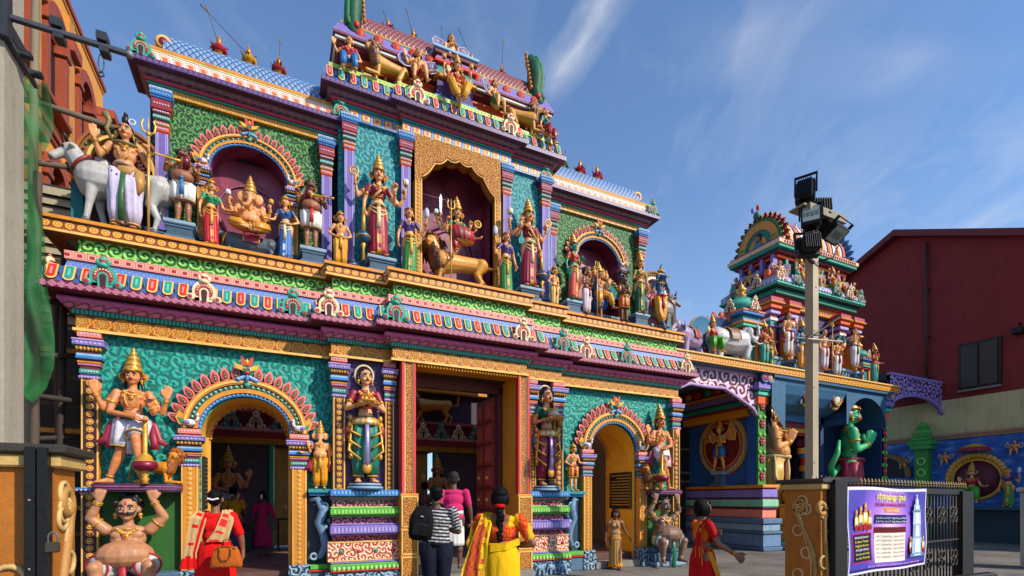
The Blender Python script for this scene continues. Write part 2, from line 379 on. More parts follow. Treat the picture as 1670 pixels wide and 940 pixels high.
# petals standing on the cornice, alternately red and green in gold frames
def petals(pts, o0, z0, o1, z1, pitch, name, w=.052, cols=(RED, TEAL), skip=()):
 mb = MB(); k = 0
 for i in range(len(pts)-1):
  (xa, ya), (xb, yb) = opath(pts, o0)[i], opath(pts, o0)[i+1]
  if abs(ya-yb) > .01 : continue
  (xc, yc) = opath(pts, o1)[i]
  L = abs(xb-xa); n = max(1, int(L/pitch)); d = 1 if xb > xa else -1
  H = math.hypot(o0-o1, z1-z0); up = Vector((0, (yc-ya), z1-z0)).normalized()
  for j in range(n):
   x = min(xa, xb)+L*(j+.5)/n; O = Vector((x, ya, z0))+up*.012
   def outl(w, h0, h1): return [(-w, h1)]+[(w*math.cos(PI+PI*q/6), h0+w+w*math.sin(PI+PI*q/6)) for q in range(7)]+[(w, h1)]
   mb.plate(outl(w, 0, H*.95), O, (1, 0, 0), up, .022, GOLDL, GOLDD)
   mb.plate(outl(w*.68, H*.1, H*.9), O, (1, 0, 0), up, .028, cols[k % 2], GOLDD)
   mb.plate(outl(w*.22, H*.25, H*.72), O, (1, 0, 0), up, .034, hx('#d88a80') if k % 2 == 0 else hx('#6ab8a0'), cols[k % 2])
   for q in (-.5, .5):
    if j+q+.5 <= n: mb.ball((x+q*L/n, ya-.01+(yc-ya)*.4, z0+(z1-z0)*.45), (.012, .012, .07), hx('#6a90c4'), 6, 4)
   k += 1
 return mb.build(name, PAINT, gate)
petals(LOW, .41, 4.505, .27, 4.77, .185, 'petal_row', .064)
# horseshoe ornaments
def kudu_mesh(c0, c1, s=1.0, knob=True):
 mb = MB(); r = .16*s
 def arc(r, ins, foot):
  p = [(r*math.cos(a), r*.95+r*math.sin(a)) for a in np.linspace(-.62, PI+.62, 18)]
  q = [(-foot, -.02*s), (-foot*1.12, .05*s)]; q2 = [(foot*1.12, .05*s), (foot, -.02*s)]
  return q2[::1][:0]+p+q+[(foot, -.02*s), (foot*1.12, .05*s)][0:2]
 ux, uz = (1, 0, 0), (0, 0, 1)
 mb.plate(arc(r, 0, .19*s), (0, 0, 0), ux, uz, .035*s, c0, c0)
 for sx in (-1, 1): mb.lathe([(0, 0, c0), (.055*s, 0, c0), (.055*s, .03*s, c0), (.03*s, .05*s, c1), (0, .055*s, CRM)], (sx*.175*s, -.03*s, .045*s), 12, 'Y')
 p = [(r*.72*math.cos(a), r*.95+r*.72*math.sin(a)) for a in np.linspace(-.6, PI+.6, 16)]
 mb.plate(p, (0, 0, 0), ux, uz, .05*s, c1, c0)
 for a in np.linspace(.1, PI-.1, 9): mb.ball((r*.57*math.cos(a), -.052*s, r*.95+r*.57*math.sin(a)), .014*s, CRM, 6, 4)
 p = [(r*.4*math.cos(a), r*.85+r*.42*math.sin(a)) for a in np.linspace(-.3, PI+.3, 12)]+[(-.06*s, -.0), (.06*s, 0)]
 mb.plate(p, (0, 0, 0), ux, uz, .056*s, c0, c0)
 p = [(r*.25*math.cos(a), r*.85+r*.27*math.sin(a)) for a in np.linspace(-.3, PI+.3, 12)]+[(-.03*s, 0), (.03*s, 0)]
 mb.plate(p, (0, 0, 0), ux, uz, .062*s, hx('#4a1420'), c1)
 if knob:
  mb.lathe([(0, .26*s, c0), (.06*s, .28*s, c0), (.075*s, .31*s, c0), (.045*s, .34*s, c1), (.06*s, .37*s, c0), (.05*s, .41*s, c0), (.025*s, .43*s, c1), (.03*s, .45*s, c0), (0, .47*s, c0)], (0, -.02*s, 0), 8)
  for sx in (-1, 1): mb.ball((sx*.06*s, -.03*s, .35*s), (.03*s, .03*s, .045*s), c0, 8, 6)
 return mb
def place_part(mb_or_obj, name, mat, parent, loc, rz=0, sc=1.0):
 """a child at a world position"""
 off = Vector(parent['_w']) if parent.get('_w') else Vector((0, 0, 0))
 if isinstance(mb_or_obj, MB):
  o = mb_or_obj.build(name, mat); o.parent = parent
 else:
  o = mb_or_obj.copy(); COLL.objects.link(o); o.parent = parent
 o.location = Vector(loc)-off; o.rotation_euler = (0, 0, rz); o.scale = (sc, sc, sc)
 return o
kT = kudu_mesh(hx('#3fae96'), hx('#b32c3c')); kC = kudu_mesh(CRM, hx('#c23440'))
kt = place_part(kT, 'horseshoe_ornament', PAINT, gate, (-2.2, 8.86, 4.5))
kc = place_part(kC, 'horseshoe_ornament', PAINT, gate, (-.98, 8.86, 4.5))
for x, y, k in ((.25, 8.86, kt), (.78, 8.64, kc), (1.82, 8.43, kt), (4.2, 8.43, kc), (5.2, 8.64, kt), (5.9, 8.86, kc), (6.97, 8.86, kt), (8.7, 8.86, kc)):
 place_part(k, '', None, gate, (x, y, 4.5))
place_part(kc, '', None, gate, (-2.86, 9.15, 4.5), -PI/2)
# walls ---------------------------------------------------------------
def wall_arch(mb, x0, x1, z1, y, cx, rx, zs, crown, col, zb=0.0, deep=.6, rcol=None, seg=26):
 """wall from x0 to x1 with an arched opening, plus its reveal"""
 mb.quad((x0, y, zb), (cx-rx, y, zb), (cx-rx, y, z1), (x0, y, z1), col); mb.quad((cx+rx, y, zb), (x1, y, zb), (x1, y, z1), (cx+rx, y, z1), col)
 P = [(cx-rx*math.cos(PI*i/seg), zs+(crown-zs)*math.sin(PI*i/seg)) for i in range(seg+1)]
 for (a, b), (c, d) in zip(P[:-1], P[1:]): mb.quad((a, y, b), (c, y, d), (c, y, z1), (a, y, z1), col)
def reveal(mb, cx, rx, zs, crown, y0, y1, col, seg=26, zb=0.0, rx2=None, cr2=None):
 rx2 = rx2 or rx; cr2 = cr2 or crown
 P = [(cx-rx*math.cos(PI*i/seg), zs+(crown-zs)*math.sin(PI*i/seg)) for i in range(seg+1)]
 Q = [(cx-rx2*math.cos(PI*i/seg), zs+(cr2-zs)*math.sin(PI*i/seg)) for i in range(seg+1)]
 P = [(cx-rx, zb)]+P+[(cx+rx, zb)]; Q = [(cx-rx2, zb)]+Q+[(cx+rx2, zb)]
 for i in range(len(P)-1): mb.quad((P[i][0], y0, P[i][1]), (P[i+1][0], y0, P[i+1][1]), (Q[i+1][0], y1, Q[i+1][1]), (Q[i][0], y1, Q[i][1]), col)
LA = dict(cx=-.40, rx=.67, zs=2.52, cr=3.17); RA = dict(cx=6.87, rx=.63, zs=2.55, cr=3.2)
for A, x0, x1 in ((LA, -2.47, .96), (RA, 5.23, 8.60)):
 mb = MB(); wall_arch(mb, x0, x1, 3.95, YA, A['cx'], A['rx'], A['zs'], A['cr'], TEAL, zb=1.68)
 for (a, b) in ((x0, A['cx']-A['rx']), (A['cx']+A['rx'], x1)): mb.quad((a, YA, 0), (b, YA, 0), (b, YA, 1.68), (a, YA, 1.68), TEAL)
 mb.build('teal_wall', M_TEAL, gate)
 IY = 9.85 if A is LA else 10.26
 mb = MB(); reveal(mb, A['cx'], A['rx'], A['zs'], A['cr'], YA, IY, hx('#f0b838')); mb.build('arch_reveal', PAINT, gate, 'ochre yellow reveal')
 mb = MB()   # inner arch wall, narrower
 wall_arch(mb, A['cx']-.9, A['cx']+.9, 3.6, IY, A['cx'], A['rx']-.07, A['zs'], A['cr']-.06, hx('#e0aa3c'))
 for i in range(40):
  t = PI*(i+.5)/40; mb.ball((A['cx']-(A['rx']-.075)*math.cos(t), IY-.02, A['zs']+(A['cr']-.07-A['zs'])*math.sin(t)), .02, hx('#d0603a') if i % 2 else hx('#d8b070'), 6, 4)
 mb.build('inner_arch', PAINT, gate)
mb = MB()   # solid backs above the openings, returns and top slab
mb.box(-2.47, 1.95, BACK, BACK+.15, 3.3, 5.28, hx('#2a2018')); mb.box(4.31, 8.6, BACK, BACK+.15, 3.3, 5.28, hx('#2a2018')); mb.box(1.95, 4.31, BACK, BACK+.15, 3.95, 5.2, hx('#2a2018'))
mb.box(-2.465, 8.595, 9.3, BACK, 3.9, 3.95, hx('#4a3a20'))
for x in (-2.47, 8.6): mb.box(x-.004, x+.004, YA, BACK+1.0, 0, 5.2, hx('#7a5a30'))
mb.quad((.96, YB, 0), (.96, YA, 0), (.96, YA, 3.95), (.96, YB, 3.95), PUR); mb.quad((5.23, YB, 0), (5.23, YA, 0), (5.23, YA, 3.95), (5.23, YB, 3.95), PUR)
mb.build('return_walls', PAINT, gate)
for (a, b) in ((.96, 1.99), (4.55, 5.23)):
 mb = MB(); mb.quad((a, YB, 0), (b, YB, 0), (b, YB, 3.95), (a, YB, 3.95), PUR); mb.build('plum_panel', M_PLUM, gate)
# arch surrounds --------------------------------------------------------
def arch_band(mb, cx, zs, r0, h0, r1, h1, y0, y1, col, seg=40, a0=0, a1=PI):
 """ring segment between ellipse (r0,h0) and (r1,h1), from the wall y1 out to y0"""
 for i in range(seg):
  t, u = a0+(a1-a0)*i/seg, a0+(a1-a0)*(i+1)/seg
  f = lambda r, h, t: (cx+r*math.cos(t), zs+h*math.sin(t))
  a, b, c, d = f(r0, h0, t), f(r0, h0, u), f(r1, h1, u), f(r1, h1, t)
  mb.quad((a[0], y0, a[1]), (b[0], y0, b[1]), (c[0], y0, c[1]), (d[0], y0, d[1]), col)
  mb.quad((c[0], y0, c[1]), (c[0], y1, c[1]), (d[0], y1, d[1]), (d[0], y0, d[1]), col)
  mb.quad((a[0], y0, a[1]), (a[0], y1, a[1]), (b[0], y1, b[1]), (b[0], y0, b[1]), col)
def petal_shape(w, h): return [(0, 0), (w*.8, .12*h), (w, .45*h), (w*.75, .75*h), (w*.2, h), (-w*.1, h*1.04), (-w*.6, .85*h), (-w, .5*h), (-w*.8, .12*h)]
def arch_ornament(parent, cx, zs, rx, h, y, s=1.0, npet=9, col=GOLD, wide=.27, simple_=False):
 o = MB(); w = wide*s
 arch_band(o, cx, zs, rx, h, rx+w*.18, h+w*.18, y-.05*s, y, BLU)
 arch_band(o, cx, zs, rx+w*.18, h+w*.18, rx+w*.42, h+w*.42, y-.075*s, y, GOLD)
 arch_band(o, cx, zs, rx+w*.42, h+w*.42, rx+w*.7, h+w*.7, y-.055*s, y, hx('#12735e'))
 arch_band(o, cx, zs, rx+w*.7, h+w*.7, rx+w, h+w, y-.085*s, y, GOLD)
 arch_band(o, cx, zs, rx+w*.78, h+w*.78, rx+w*.9, h+w*.9, y-.10*s, y-.08*s, GOLDL)
 n = int(34*rx/.67*(.67/s if s < 1 else 1)) if not simple_ else 16
 for i in range(n):
  t = PI*(i+.5)/n; a, b = rx+w*.56, h+w*.56
  o.ball((cx+a*math.cos(t), y-.06*s, zs+b*math.sin(t)), .022*s, hx('#bfe3d0') , 8, 5)
  o.ball((cx+(rx+w*.09)*math.cos(t), y-.055*s, zs+(h+w*.09)*math.sin(t)), .014*s, hx('#a9cdf0'), 6, 4)
  o.ball((cx+a*math.cos(t), y-.082*s, zs+b*math.sin(t)), .009*s, hx('#c9302c') , 6, 4)
 ob = o.build('arch_frame', PAINT, parent)
 for sg in (-1, 1):
  p = MB()
  for i in range(npet):
   t = .12+(PI/2-.3)*i/(npet-1)
   a, b = rx+w*1.0, h+w*1.0
   X, Z = cx+sg*a*math.cos(t), zs+b*math.sin(t)
   nrm = Vector((sg*math.cos(t)/a, 0, math.sin(t)/b)).normalized(); up = (nrm+Vector((-sg*.1, 0, .45))).normalized()
   ux = Vector((up.z, 0, -up.x))
   hh = .215*s; ww = .066*s*(9/npet)
   p.plate([(q[0]*-sg, q[1]) for q in petal_shape(ww, hh)], (X, y, Z), ux, up, .045*s, hx('#e88a86'), hx('#b34a40'))
   p.plate([(q[0]*-sg, q[1]*.85+.1*hh) for q in petal_shape(ww*.68, hh*.82)], (X, y, Z), ux, up, .055*s, hx('#c4372e'), hx('#c4372e'))
   c = Vector((X, y-.056*s, Z))
   for q, rr in ((.28, .022), (.46, .019), (.62, .014)): e = c+up*hh*q; p.ball(tuple(e), (rr*s, .014*s, rr*s), hx('#1d8a66'), 8, 5); p.ball((e.x, e.y-.013*s, e.z), .006*s, CRM, 5, 4)
  p.build('petal_crest', PAINT, parent)
 k = MB(); zt = zs+h+w; yy = y-.1*s
 k.ball((cx, yy, zt+.13*s), (.075*s, .05*s, .075*s), hx('#1a7a5c')); k.ball((cx, yy-.04*s, zt+.09*s), (.04*s, .04*s, .03*s), RED, 8, 6)
 for sg in (-1, 1):
  k.ball((cx+sg*.035*s, yy-.05*s, zt+.16*s), .018*s, WHT, 8, 6); k.ball((cx+sg*.035*s, yy-.065*s, zt+.16*s), .009*s, BLK, 6, 4)
  k.plate([(0, 0), (sg*.1*s, .03*s), (sg*.15*s, .12*s), (sg*.09*s, .1*s), (sg*.02*s, .08*s)], (cx+sg*.04*s, yy, zt+.12*s), (1, 0, 0), (0, 0, 1), .04*s, hx('#eab23a'))
  k.plate([(0, 0), (sg*.07*s, .02*s), (sg*.08*s, .16*s), (sg*.03*s, .12*s)], (cx+sg*.01*s, yy, zt+.2*s), (1, 0, 0), (0, 0, 1), .03*s, hx('#cf4a3c'))
  for q in range(3): k.ball((cx+sg*(.04+.04*q)*s, yy-.01, zt+(.03-.02*q)*s), (.04*s, .03*s, .03*s), hx('#8fb8e0'), 8, 6)
  k.ring((cx+sg*.13*s, yy, zt-.02*s), (0, 1, 0), .028*s, .013*s, hx('#5c93cc'), 10, 5)
 k.ball((cx, yy-.03*s, zt+.01*s), (.03*s, .03*s, .07*s), hx('#4f86c0'), 8, 6); k.lathe([(.0, .2*s, GOLD), (.03*s, .23*s, GOLD), (.035*s, .27*s, YEL), (.012*s, .31*s, GOLD), (0, .34*s, GOLD)], (cx, yy, zt), 8)
 k.ball((cx, yy+.01, zt-.08*s), (.05*s, .03*s, .05*s), hx('#4fae90'), 8, 6)
 k.build('crowning_face', PAINT, parent)
 for sg in (-1, 1):
  q = MB(); X = cx+sg*(rx+w*.55); Z = zs+.03*s
  q.ball((X, y-.1*s, Z+.05*s), (.085*s, .05*s, .05*s), WHT); q.tube([(X-sg*.07*s, y-.11*s, Z+.07*s), (X-sg*.105*s, y-.11*s, Z+.12*s), (X-sg*.09*s, y-.11*s, Z+.16*s)], [.026*s, .02*s, .02*s], WHT, 8)
  q.ball((X-sg*.1*s, y-.12*s, Z+.17*s), .028*s, WHT, 8, 6); q.tube([(X-sg*.12*s, y-.12*s, Z+.17*s), (X-sg*.16*s, y-.12*s, Z+.15*s)], [.014*s, .004*s], ORG, 6)
  q.plate([(0, 0), (sg*.12*s, .02*s), (sg*.17*s, .13*s), (sg*.12*s, .24*s), (sg*.05*s, .16*s), (sg*.02*s, .08*s)], (X+sg*.03*s, y-.02, Z), (1, 0, 0), (0, 0, 1), .06*s, hx('#e7a23c'))
  q.plate([(0, .02*s), (sg*.08*s, .03*s), (sg*.11*s, .12*s), (sg*.06*s, .1*s)], (X+sg*.05*s, y-.02, Z+.01), (1, 0, 0), (0, 0, 1), .07*s, hx('#1f8f72'))
  q.ball((X+sg*.04*s, y-.14*s, Z+.05*s), (.05*s, .02*s, .03*s), LAV, 8, 5)
  q.build('swan', PAINT, parent)
arch_ornament(gate, LA['cx']-.02, 2.62, .63, .56, 9.2, 1.0, 9)
arch_ornament(gate, RA['cx'], 2.62, .62, .6, 9.2, 1.0, 9, wide=.25)
# capitals and shafts ----------------------------------------------------
STACK = [(.0, .05, .2, LAV), (.05, .08, .03, hx('#5a4a8a')), (.08, .155, .12, hx('#2fa58c')), (.155, .20, .06, MAR), (.2, .24, .24, hx('#c07898')), (.24, .27, .3, GOLD), (.27, .3, .2, hx('#7a3a20')), (.3, .34, .45, BLU), (.34, .385, .38, BLUL), (.385, .42, .1, SALM), (.42, .49, .42, 'F'), (.49, .50, .3, DTEAL), (.50, .575, .72, LAV), (.575, .6, .78, LAVL), (.6, .64, .15, hx('#b8363a')), (.64, .74, .3, SALM)]
def capital(mb, cx, y, w, z, k=1.0, stack=STACK, d=.1, out=.12):
 """stacked mouldings; w half-width of shaft, z bottom, each layer widens by its factor"""
 for z0, z1, e, c in stack:
  a = w*(1+e); dd = out*(.35+e)
  if c == 'F':
   a0, a1 = w*1.12, w*1.7
   zz0, zz1 = z+z0*k, z+z1*k
   mb.add([(cx-a0, y-out*.5, zz0), (cx+a0, y-out*.5, zz0), (cx+a0, y+.05, zz0), (cx-a0, y+.05, zz0), (cx-a1, y-out*1.1, zz1), (cx+a1, y-out*1.1, zz1), (cx+a1, y+.05, zz1), (cx-a1, y+.05, zz1)],
    [(3, 2, 1, 0), (4, 5, 6, 7), (0, 1, 5, 4), (1, 2, 6, 5), (2, 3, 7, 6), (3, 0, 4, 7)], hx('#3a7a5a'))
   n = 7
   for i in range(n):
    t = (i+.5)/n*2-1
    mb.ball((cx+t*a1*.86, y-out*.85, z+(z0+z1)/2*k), (a1/n*.9, .03, (z1-z0)*k*.48), hx('#dca04a') if i % 2 else hx('#c58836'), 6, 5)
   continue
  mb.box(cx-a, cx+a, y-dd, y+.05, z+z0*k, z+z1*k, c, bev=min(.008, (z1-z0)*k*.3))
  if z1-z0 > .045 and e > .1:
   n = 6
   for i in range(n):
    t = (i+.5)/n*2-1; mb.ball((cx+t*a*.85, y-dd-.001, z+(z0+z1)/2*k), (.016, .01, .016), hx('#c8bcd8') if c != BLU else hx('#8ab4dc'), 6, 4)
def shaft(mb, x0, x1, y0, y1, z0, z1, col, inner=None, disc=None, pitch=.085, rim=.02):
 mb.box(x0, x1, y0, y1, z0, z1, col)
 w = x1-x0
 if inner is not None: mb.box(x0+rim*1.4, x1-rim*1.4, y0-.006, y0+.01, z0+.03, z1-.03, inner)
 for q in (x0+rim*.8, x1-rim*.8): mb.box(q-rim*.4, q+rim*.4, y0-.014, y0+.002, z0, z1, GOLDL)
 if disc is not None:
  n = int((z1-z0)/pitch)
  for i in range(n):
   z = z0+(z1-z0)*(i+.5)/n
   mb.lathe([(0, .012, disc), (pitch*.2, .012, disc), (pitch*.22, .008, GOLDD), (pitch*.3, .008, disc), (pitch*.34, .014, disc), (pitch*.42, .010, disc), (pitch*.44, -.004, disc)], ((x0+x1)/2, y0-.004, z), 10, 'Y')
def pilaster(x0, x1, y, z0, zc, z1, style='disc', out=.1, name='pilaster'):
 """one pilaster with its capital as a sub-part; y is the wall plane behind it"""
 s_ = MB(); cx = (x0+x1)/2
 if style == 'disc': shaft(s_, x0, x1, y-out, y, z0, zc, GOLD, hx('#4a1e14'), hx('#e9ad4c'), pitch=(x1-x0)*.5)
 elif style == 'gold': shaft(s_, x0, x1, y-out, y, z0, zc, GOLD, hx('#d08a20'), hx('#efc267'), pitch=(x1-x0)*.32)
 elif style == 'lav':
  s_.box(x0, x1, y-out, y, z0, zc, hx('#7a68b4'))
  for q in (.06, .2, .8, .94): s_.box(x0+(x1-x0)*q-.007, x0+(x1-x0)*q+.007, y-out-.008, y-out+.001, z0, zc, LAVL)
 o = s_.build(name, PAINT, gate)
 c = MB(); k = (z1-zc)/.74
 capital(c, cx, y-out*.6, (x1-x0)/2, zc, k, STACK if style != 'lav' else UPSTACK)
 cc = c.build('capital', PAINT); cc.data.transform(Matrix.Translation(-Vector(gate['_w']))); cc.parent = o
 return o
UPSTACK = [(.0, .03, .05, hx('#c03a2c')), (.03, .12, .12, ORG), (.12, .18, .22, hx('#d8a03a')), (.18, .23, .1, hx('#7a1c2c')), (.23, .29, .3, TQ), (.29, .33, .18, DTEAL), (.33, .38, .34, hx('#d0584a')), (.38, .56, .5, hx('#9a2434')), (.56, .6, .6, hx('#2f70b4')), (.6, .68, .7, BLU), (.68, .74, .74, BLUL)]
pilaster(-2.54, -2.33, 9.25, 1.68, 3.25, 3.94)
pilaster(.87, 1.07, 9.04, 1.68, 3.25, 3.94)
pilaster(1.74, 1.90, 9.04, 1.68, 3.25, 3.94)
pilaster(4.62, 4.76, 9.04, 1.68, 3.25, 3.94)
pilaster(5.18, 5.40, 9.04, 1.68, 3.25, 3.94)
pilaster(8.56, 8.78, 9.25, 0.45, 3.2, 3.94)
pilaster(-2.54, -2.33, 9.25, 0.0, 1.6, 1.66)
for x0, x1 in ((-1.32, -1.09), (.24, .47), (6.0, 6.22), (7.52, 7.74)):
 pilaster(x0, x1, 9.22, .42, 2.02, 2.6, 'gold', .12, 'arch_jamb')
 b = MB(); b.box(x0-.05, x1+.05, 9.0, 9.25, 0, .42, GBL, .01); b.build('jamb_base', M_GBSC, gate)
# main door ---------------------------------------------------------------
for x0 in (2.0, 4.26):
 d = MB(); x1 = x0+.22
 d.box(x0, x1, 8.74, 9.4, 1.62, 3.94, GOLD)
 for q in (x0+.012, x1-.012): d.box(q-.024, q+.024, 8.70, 8.9, 1.62, 3.94, hx('#d6402c'));
 for q in (x0+.042, x1-.042): d.box(q-.007, q+.007, 8.715, 8.9, 1.62, 3.94, WHT)
 o = d.build('door_post', PAINT, gate, 'gold door post edged with red strips')
 e = MB(); e.box(x0+.05, x1-.05, 8.725, 8.75, 1.64, 3.92, GOLD); e.build('scroll_inlay', M_GOLDSC, gate)
 e = MB(); e.box(x0-.04, x1+.05, 8.66, 9.3, 0, 1.62, GOLD, .01)
 for z0, z1 in ((.06, .5), (.56, .98), (1.04, 1.56)):
  for zz in (z0, z1): e.box(x0-.02, x1+.03, 8.645, 8.67, zz-.012, zz+.012, GOLDL)
  for xx in (x0-.02, x1+.03): e.box(xx-.012, xx+.012, 8.643, 8.67, z0, z1, GOLDL)
 e.build('door_plinth', PAINT, gate)
 e = MB()
 for z0, z1 in ((.08, .48), (.58, .96), (1.06, 1.54)): e.box(x0+.0, x1+.01, 8.652, 8.68, z0, z1, GOLD)
 e.build('scroll_inlay', M_GOLDSC, gate)
d = MB()
for x, sx in ((2.24, 1), (4.24, -1)): d.box(min(x, x-.04*sx), max(x, x-.04*sx), 8.84, 9.43, 0, 3.93, hx('#d89a24'))
d.quad((2.24, 8.76, 3.93), (4.24, 8.76, 3.93), (4.24, 9.43, 3.93), (2.24, 9.43, 3.93), hx('#d89a24'))
d.build('door_reveal', PAINT, gate, 'mustard yellow door reveal')
d = MB(); n = 34
for i in range(n):
 x = 2.26+1.98*(i+.5)/n; d.ball((x, 8.74, 3.90), (.025, .03, .035), hx('#e8a52c'), 8, 5)
d.build('valance', PAINT, gate)
d = MB(); WD = hx('#5c1f1a')
d.box(2.24, 2.36, 9.43, 9.53, 0, 3.8, WD); d.box(4.12, 4.24, 9.43, 9.53, 0, 3.8, WD); d.box(2.24, 4.24, 9.43, 9.53, 3.68, 3.93, WD)
for k in range(3): d.box(2.25+.03*k, 4.23-.03*k, 9.42+.0, 9.43, 3.70+.05*k, 3.715+.05*k, hx('#7d3528'))
d.build('door_frame', PAINT, gate, 'dark maroon timber frame')
for xx, lab in ((4.13, 'open timber door leaf with carved panels and brass bosses'),):
 d = MB(); d.box(xx-.05, xx+.01, 9.54, 10.5, .32, 3.66, hx('#8a3030'))
 for r in range(7):
  for c_ in range(2):
   y0 = 9.58+.46*c_; z0 = .38+.465*r
   d.box(xx-.075, xx-.05, y0, y0+.40, z0, z0+.41, hx('#a8443a'), .01); d.box(xx-.09, xx-.075, y0+.06, y0+.34, z0+.06, z0+.35, hx('#bc5a4a'), .008)
   if r < 4: d.lathe([(0, .05, METG), (.03, .04, METG), (.045, 0, METG)], (xx-.09, y0+.2, z0+.2), 10, 'X', Matrix.Scale(-1, 3, (1, 0, 0)))
 d.build('door_leaf', PAINT, gate, lab)
d = MB()   # threshold and steps
d.box(2.05, 4.46, 8.45, 9.43, 0, .17, hx('#8b857c'), .01); d.box(2.24, 4.26, 8.75, 12.2, .17, .32, hx('#6e675f'), .01)
d.build('door_steps', PAINT, gate)
for A in (LA, RA):
 d = MB(); d.box(A['cx']-A['rx'], A['cx']+A['rx'], 9.0, 9.6, 0, .15, hx('#8b857c'), .01); d.box(A['cx']-A['rx'], A['cx']+A['rx'], 9.35, 10.4, .15, .3, hx('#6b4a42'), .01); d.build('arch_steps', PAINT, gate)
# plinths under the niches --------------------------------------------------
def niche_plinth(x0, x1):
 y = YB
 L = [(.0, .30, .30, GBL), (.30, .325, .36, RED), (.325, .43, .32, GRN), (.43, .46, .27, LAV), (.465, .805, .22, SALM), (.805, .9, .08, MAR), (.9, .93, .26, LAV), (.93, 1.07, .3, LAV), (1.07, 1.1, .26, LAV), (1.1, 1.21, .08, MAR), (1.215, 1.25, .22, GRN), (1.25, 1.36, .27, GRN), (1.36, 1.39, .23, GRNL), (1.39, 1.50, .08, MAR), (1.50, 1.525, .18, TEAL), (1.525, 1.56, .21, hx('#c76a86')), (1.565, 1.68, .27, BLU)]
 m_ = MB()
 for z0, z1, o, c in L:
  if c == MAR or (z0 == .0) or (z0 == .465): continue
  m_.box(x0-(.0 if o < .1 else .1*(o-.08)), x1+.04, y-o, y, z0, z1, c, .012)
 for x in np.arange(x0+.03, x1, .075): m_.ball((x, y-.325, .35), (.035, .02, .045), hx('#9fdc7c'), 6, 4); m_.ball((x+.037, y-.3, .315), (.018, .07, .022), RED, 6, 4)
 for x in np.arange(x0+.03, x1, .06):
  m_.box(x, x+.035, y-.278, y-.27, 1.275, 1.335, GRNL); m_.box(x, x+.03, y-.308, y-.3, .96, 1.04, LAVL); m_.box(x, x+.028, y-.278, y-.27, 1.6, 1.65, BLUL)
 m_.build('stepped_plinth', PAINT, gate)
 for z0, z1 in ((.805, .9), (1.1, 1.215), (1.39, 1.5)): m_ = MB(); m_.box(x0+.02, x1-.02, y-.1, y, z0, z1, MAR); m_.build('plinth_recess', M_MAGSC, gate)
 m_ = MB(); m_.box(x0-.06, x1+.04, y-.22, y, .465, .803, SALM)
 m_.build('plinth_scroll', M_PINKSC, gate)
 m_ = MB()
 for i in range(4):
  x = x0+(x1-x0)*(i+.5)/4; c = (TEAL, RED, TEAL, MAG)[i]
  m_.lathe([(0, .02, c), (.025, .018, c), (.035, .0, c)], (x, y-.222, .63), 10, 'Y')
 for z in (.475, .79): m_.box(x0-.06, x1+.04, y-.232, y-.218, z-.009, z+.009, GOLDL)
 m_.build('plinth_gems', PAINT, gate)
 m_ = MB(); m_.box(x0-.1, x1+.04, y-.31, y, 0, .298, GBL); m_.build('plinth_base', M_GBSC, gate)
niche_plinth(.84, 2.0); niche_plinth(4.56, 5.42)
# elephants carved along the foot of the plinth
for x0 in (.9, 4.66):
 e = MB()
 for i in range(4 if x0 < 2 else 3):
  x = x0+.26*i+.1; c = hx('#7f9cb2')
  e.ball((x, 8.72, .15), (.085, .04, .07), c, 10, 6); e.ball((x-.085, 8.70, .18), (.045, .04, .05), c, 8, 6)
  e.tube([(x-.115, 8.69, .17), (x-.14, 8.69, .11), (x-.125, 8.69, .05)], [.018, .014, .009], c, 6)
  for q in (-.05, .05): e.box(x+q-.02, x+q+.02, 8.69, 8.75, .02, .12, c)
  e.ball((x-.06, 8.68, .18), (.03, .012, .04), hx('#a4bccd'), 8, 5)
 e.build('elephant_relief', PAINT, gate)
# side panels: slate bracket next to plinths, green panels with purple shelves
def yali(x0, x1, flip):
 m_ = MB(); m_.box(x0, x1, YA-.05, YA, .4, 1.62, hx('#2e4456')); s = -1 if flip else 1; cx = (x0+x1)/2
 P = [(cx-s*.12, 9.12, .5), (cx+s*.02, 9.08, .56), (cx+s*.1, 9.05, .72), (cx+s*.05, 9.05, .92), (cx-s*.02, 9.03, 1.12), (cx+s*.06, 9.0, 1.34), (cx-s*.04, 9.05, 1.52), (cx-s*.15, 9.1, 1.5)]
 m_.tube(P, [.03, .06, .08, .065, .075, .085, .05, .03], hx('#6f90ab'), 10)
 m_.ring((cx+s*.07, 9.0, 1.40), (0, 1, 0), .05, .018, hx('#9db8cc'), 14, 6); m_.ring((cx-s*.1, 9.05, .55), (0, 1, 0), .05, .02, hx('#9db8cc'), 14, 6)
 for i in range(7):
  t = i/6; m_.ball((cx+s*(.13-.07*math.sin(t*5)), 9.02, .75+.6*t), (.04, .03, .05), hx('#a7c0d2') if i % 2 else hx('#5f8099'), 8, 5)
 m_.build('scroll_bracket', PAINT, gate)
yali(.49, .86, False); yali(5.44, 5.96, True)
for x0, x1 in ((.49, .86), (5.46, 5.98)):
 m_ = MB(); m_.box(x0, x1, 8.98, YA, 1.62, 1.69, hx('#2c8f94'), .012); m_.box(x0+.02, x1-.02, 9.03, YA, 1.58, 1.62, BLU); m_.build('shelf', PAINT, gate)
 m_ = MB(); m_.box(x0, x1, 9.02, YA, .0, .3, GBL, .01); m_.box(x0, x1, 8.98, YA, .3, .33, RED); m_.box(x0, x1, 9.0, YA, .33, .41, GRN, .01); m_.build('shelf_base', PAINT, gate)
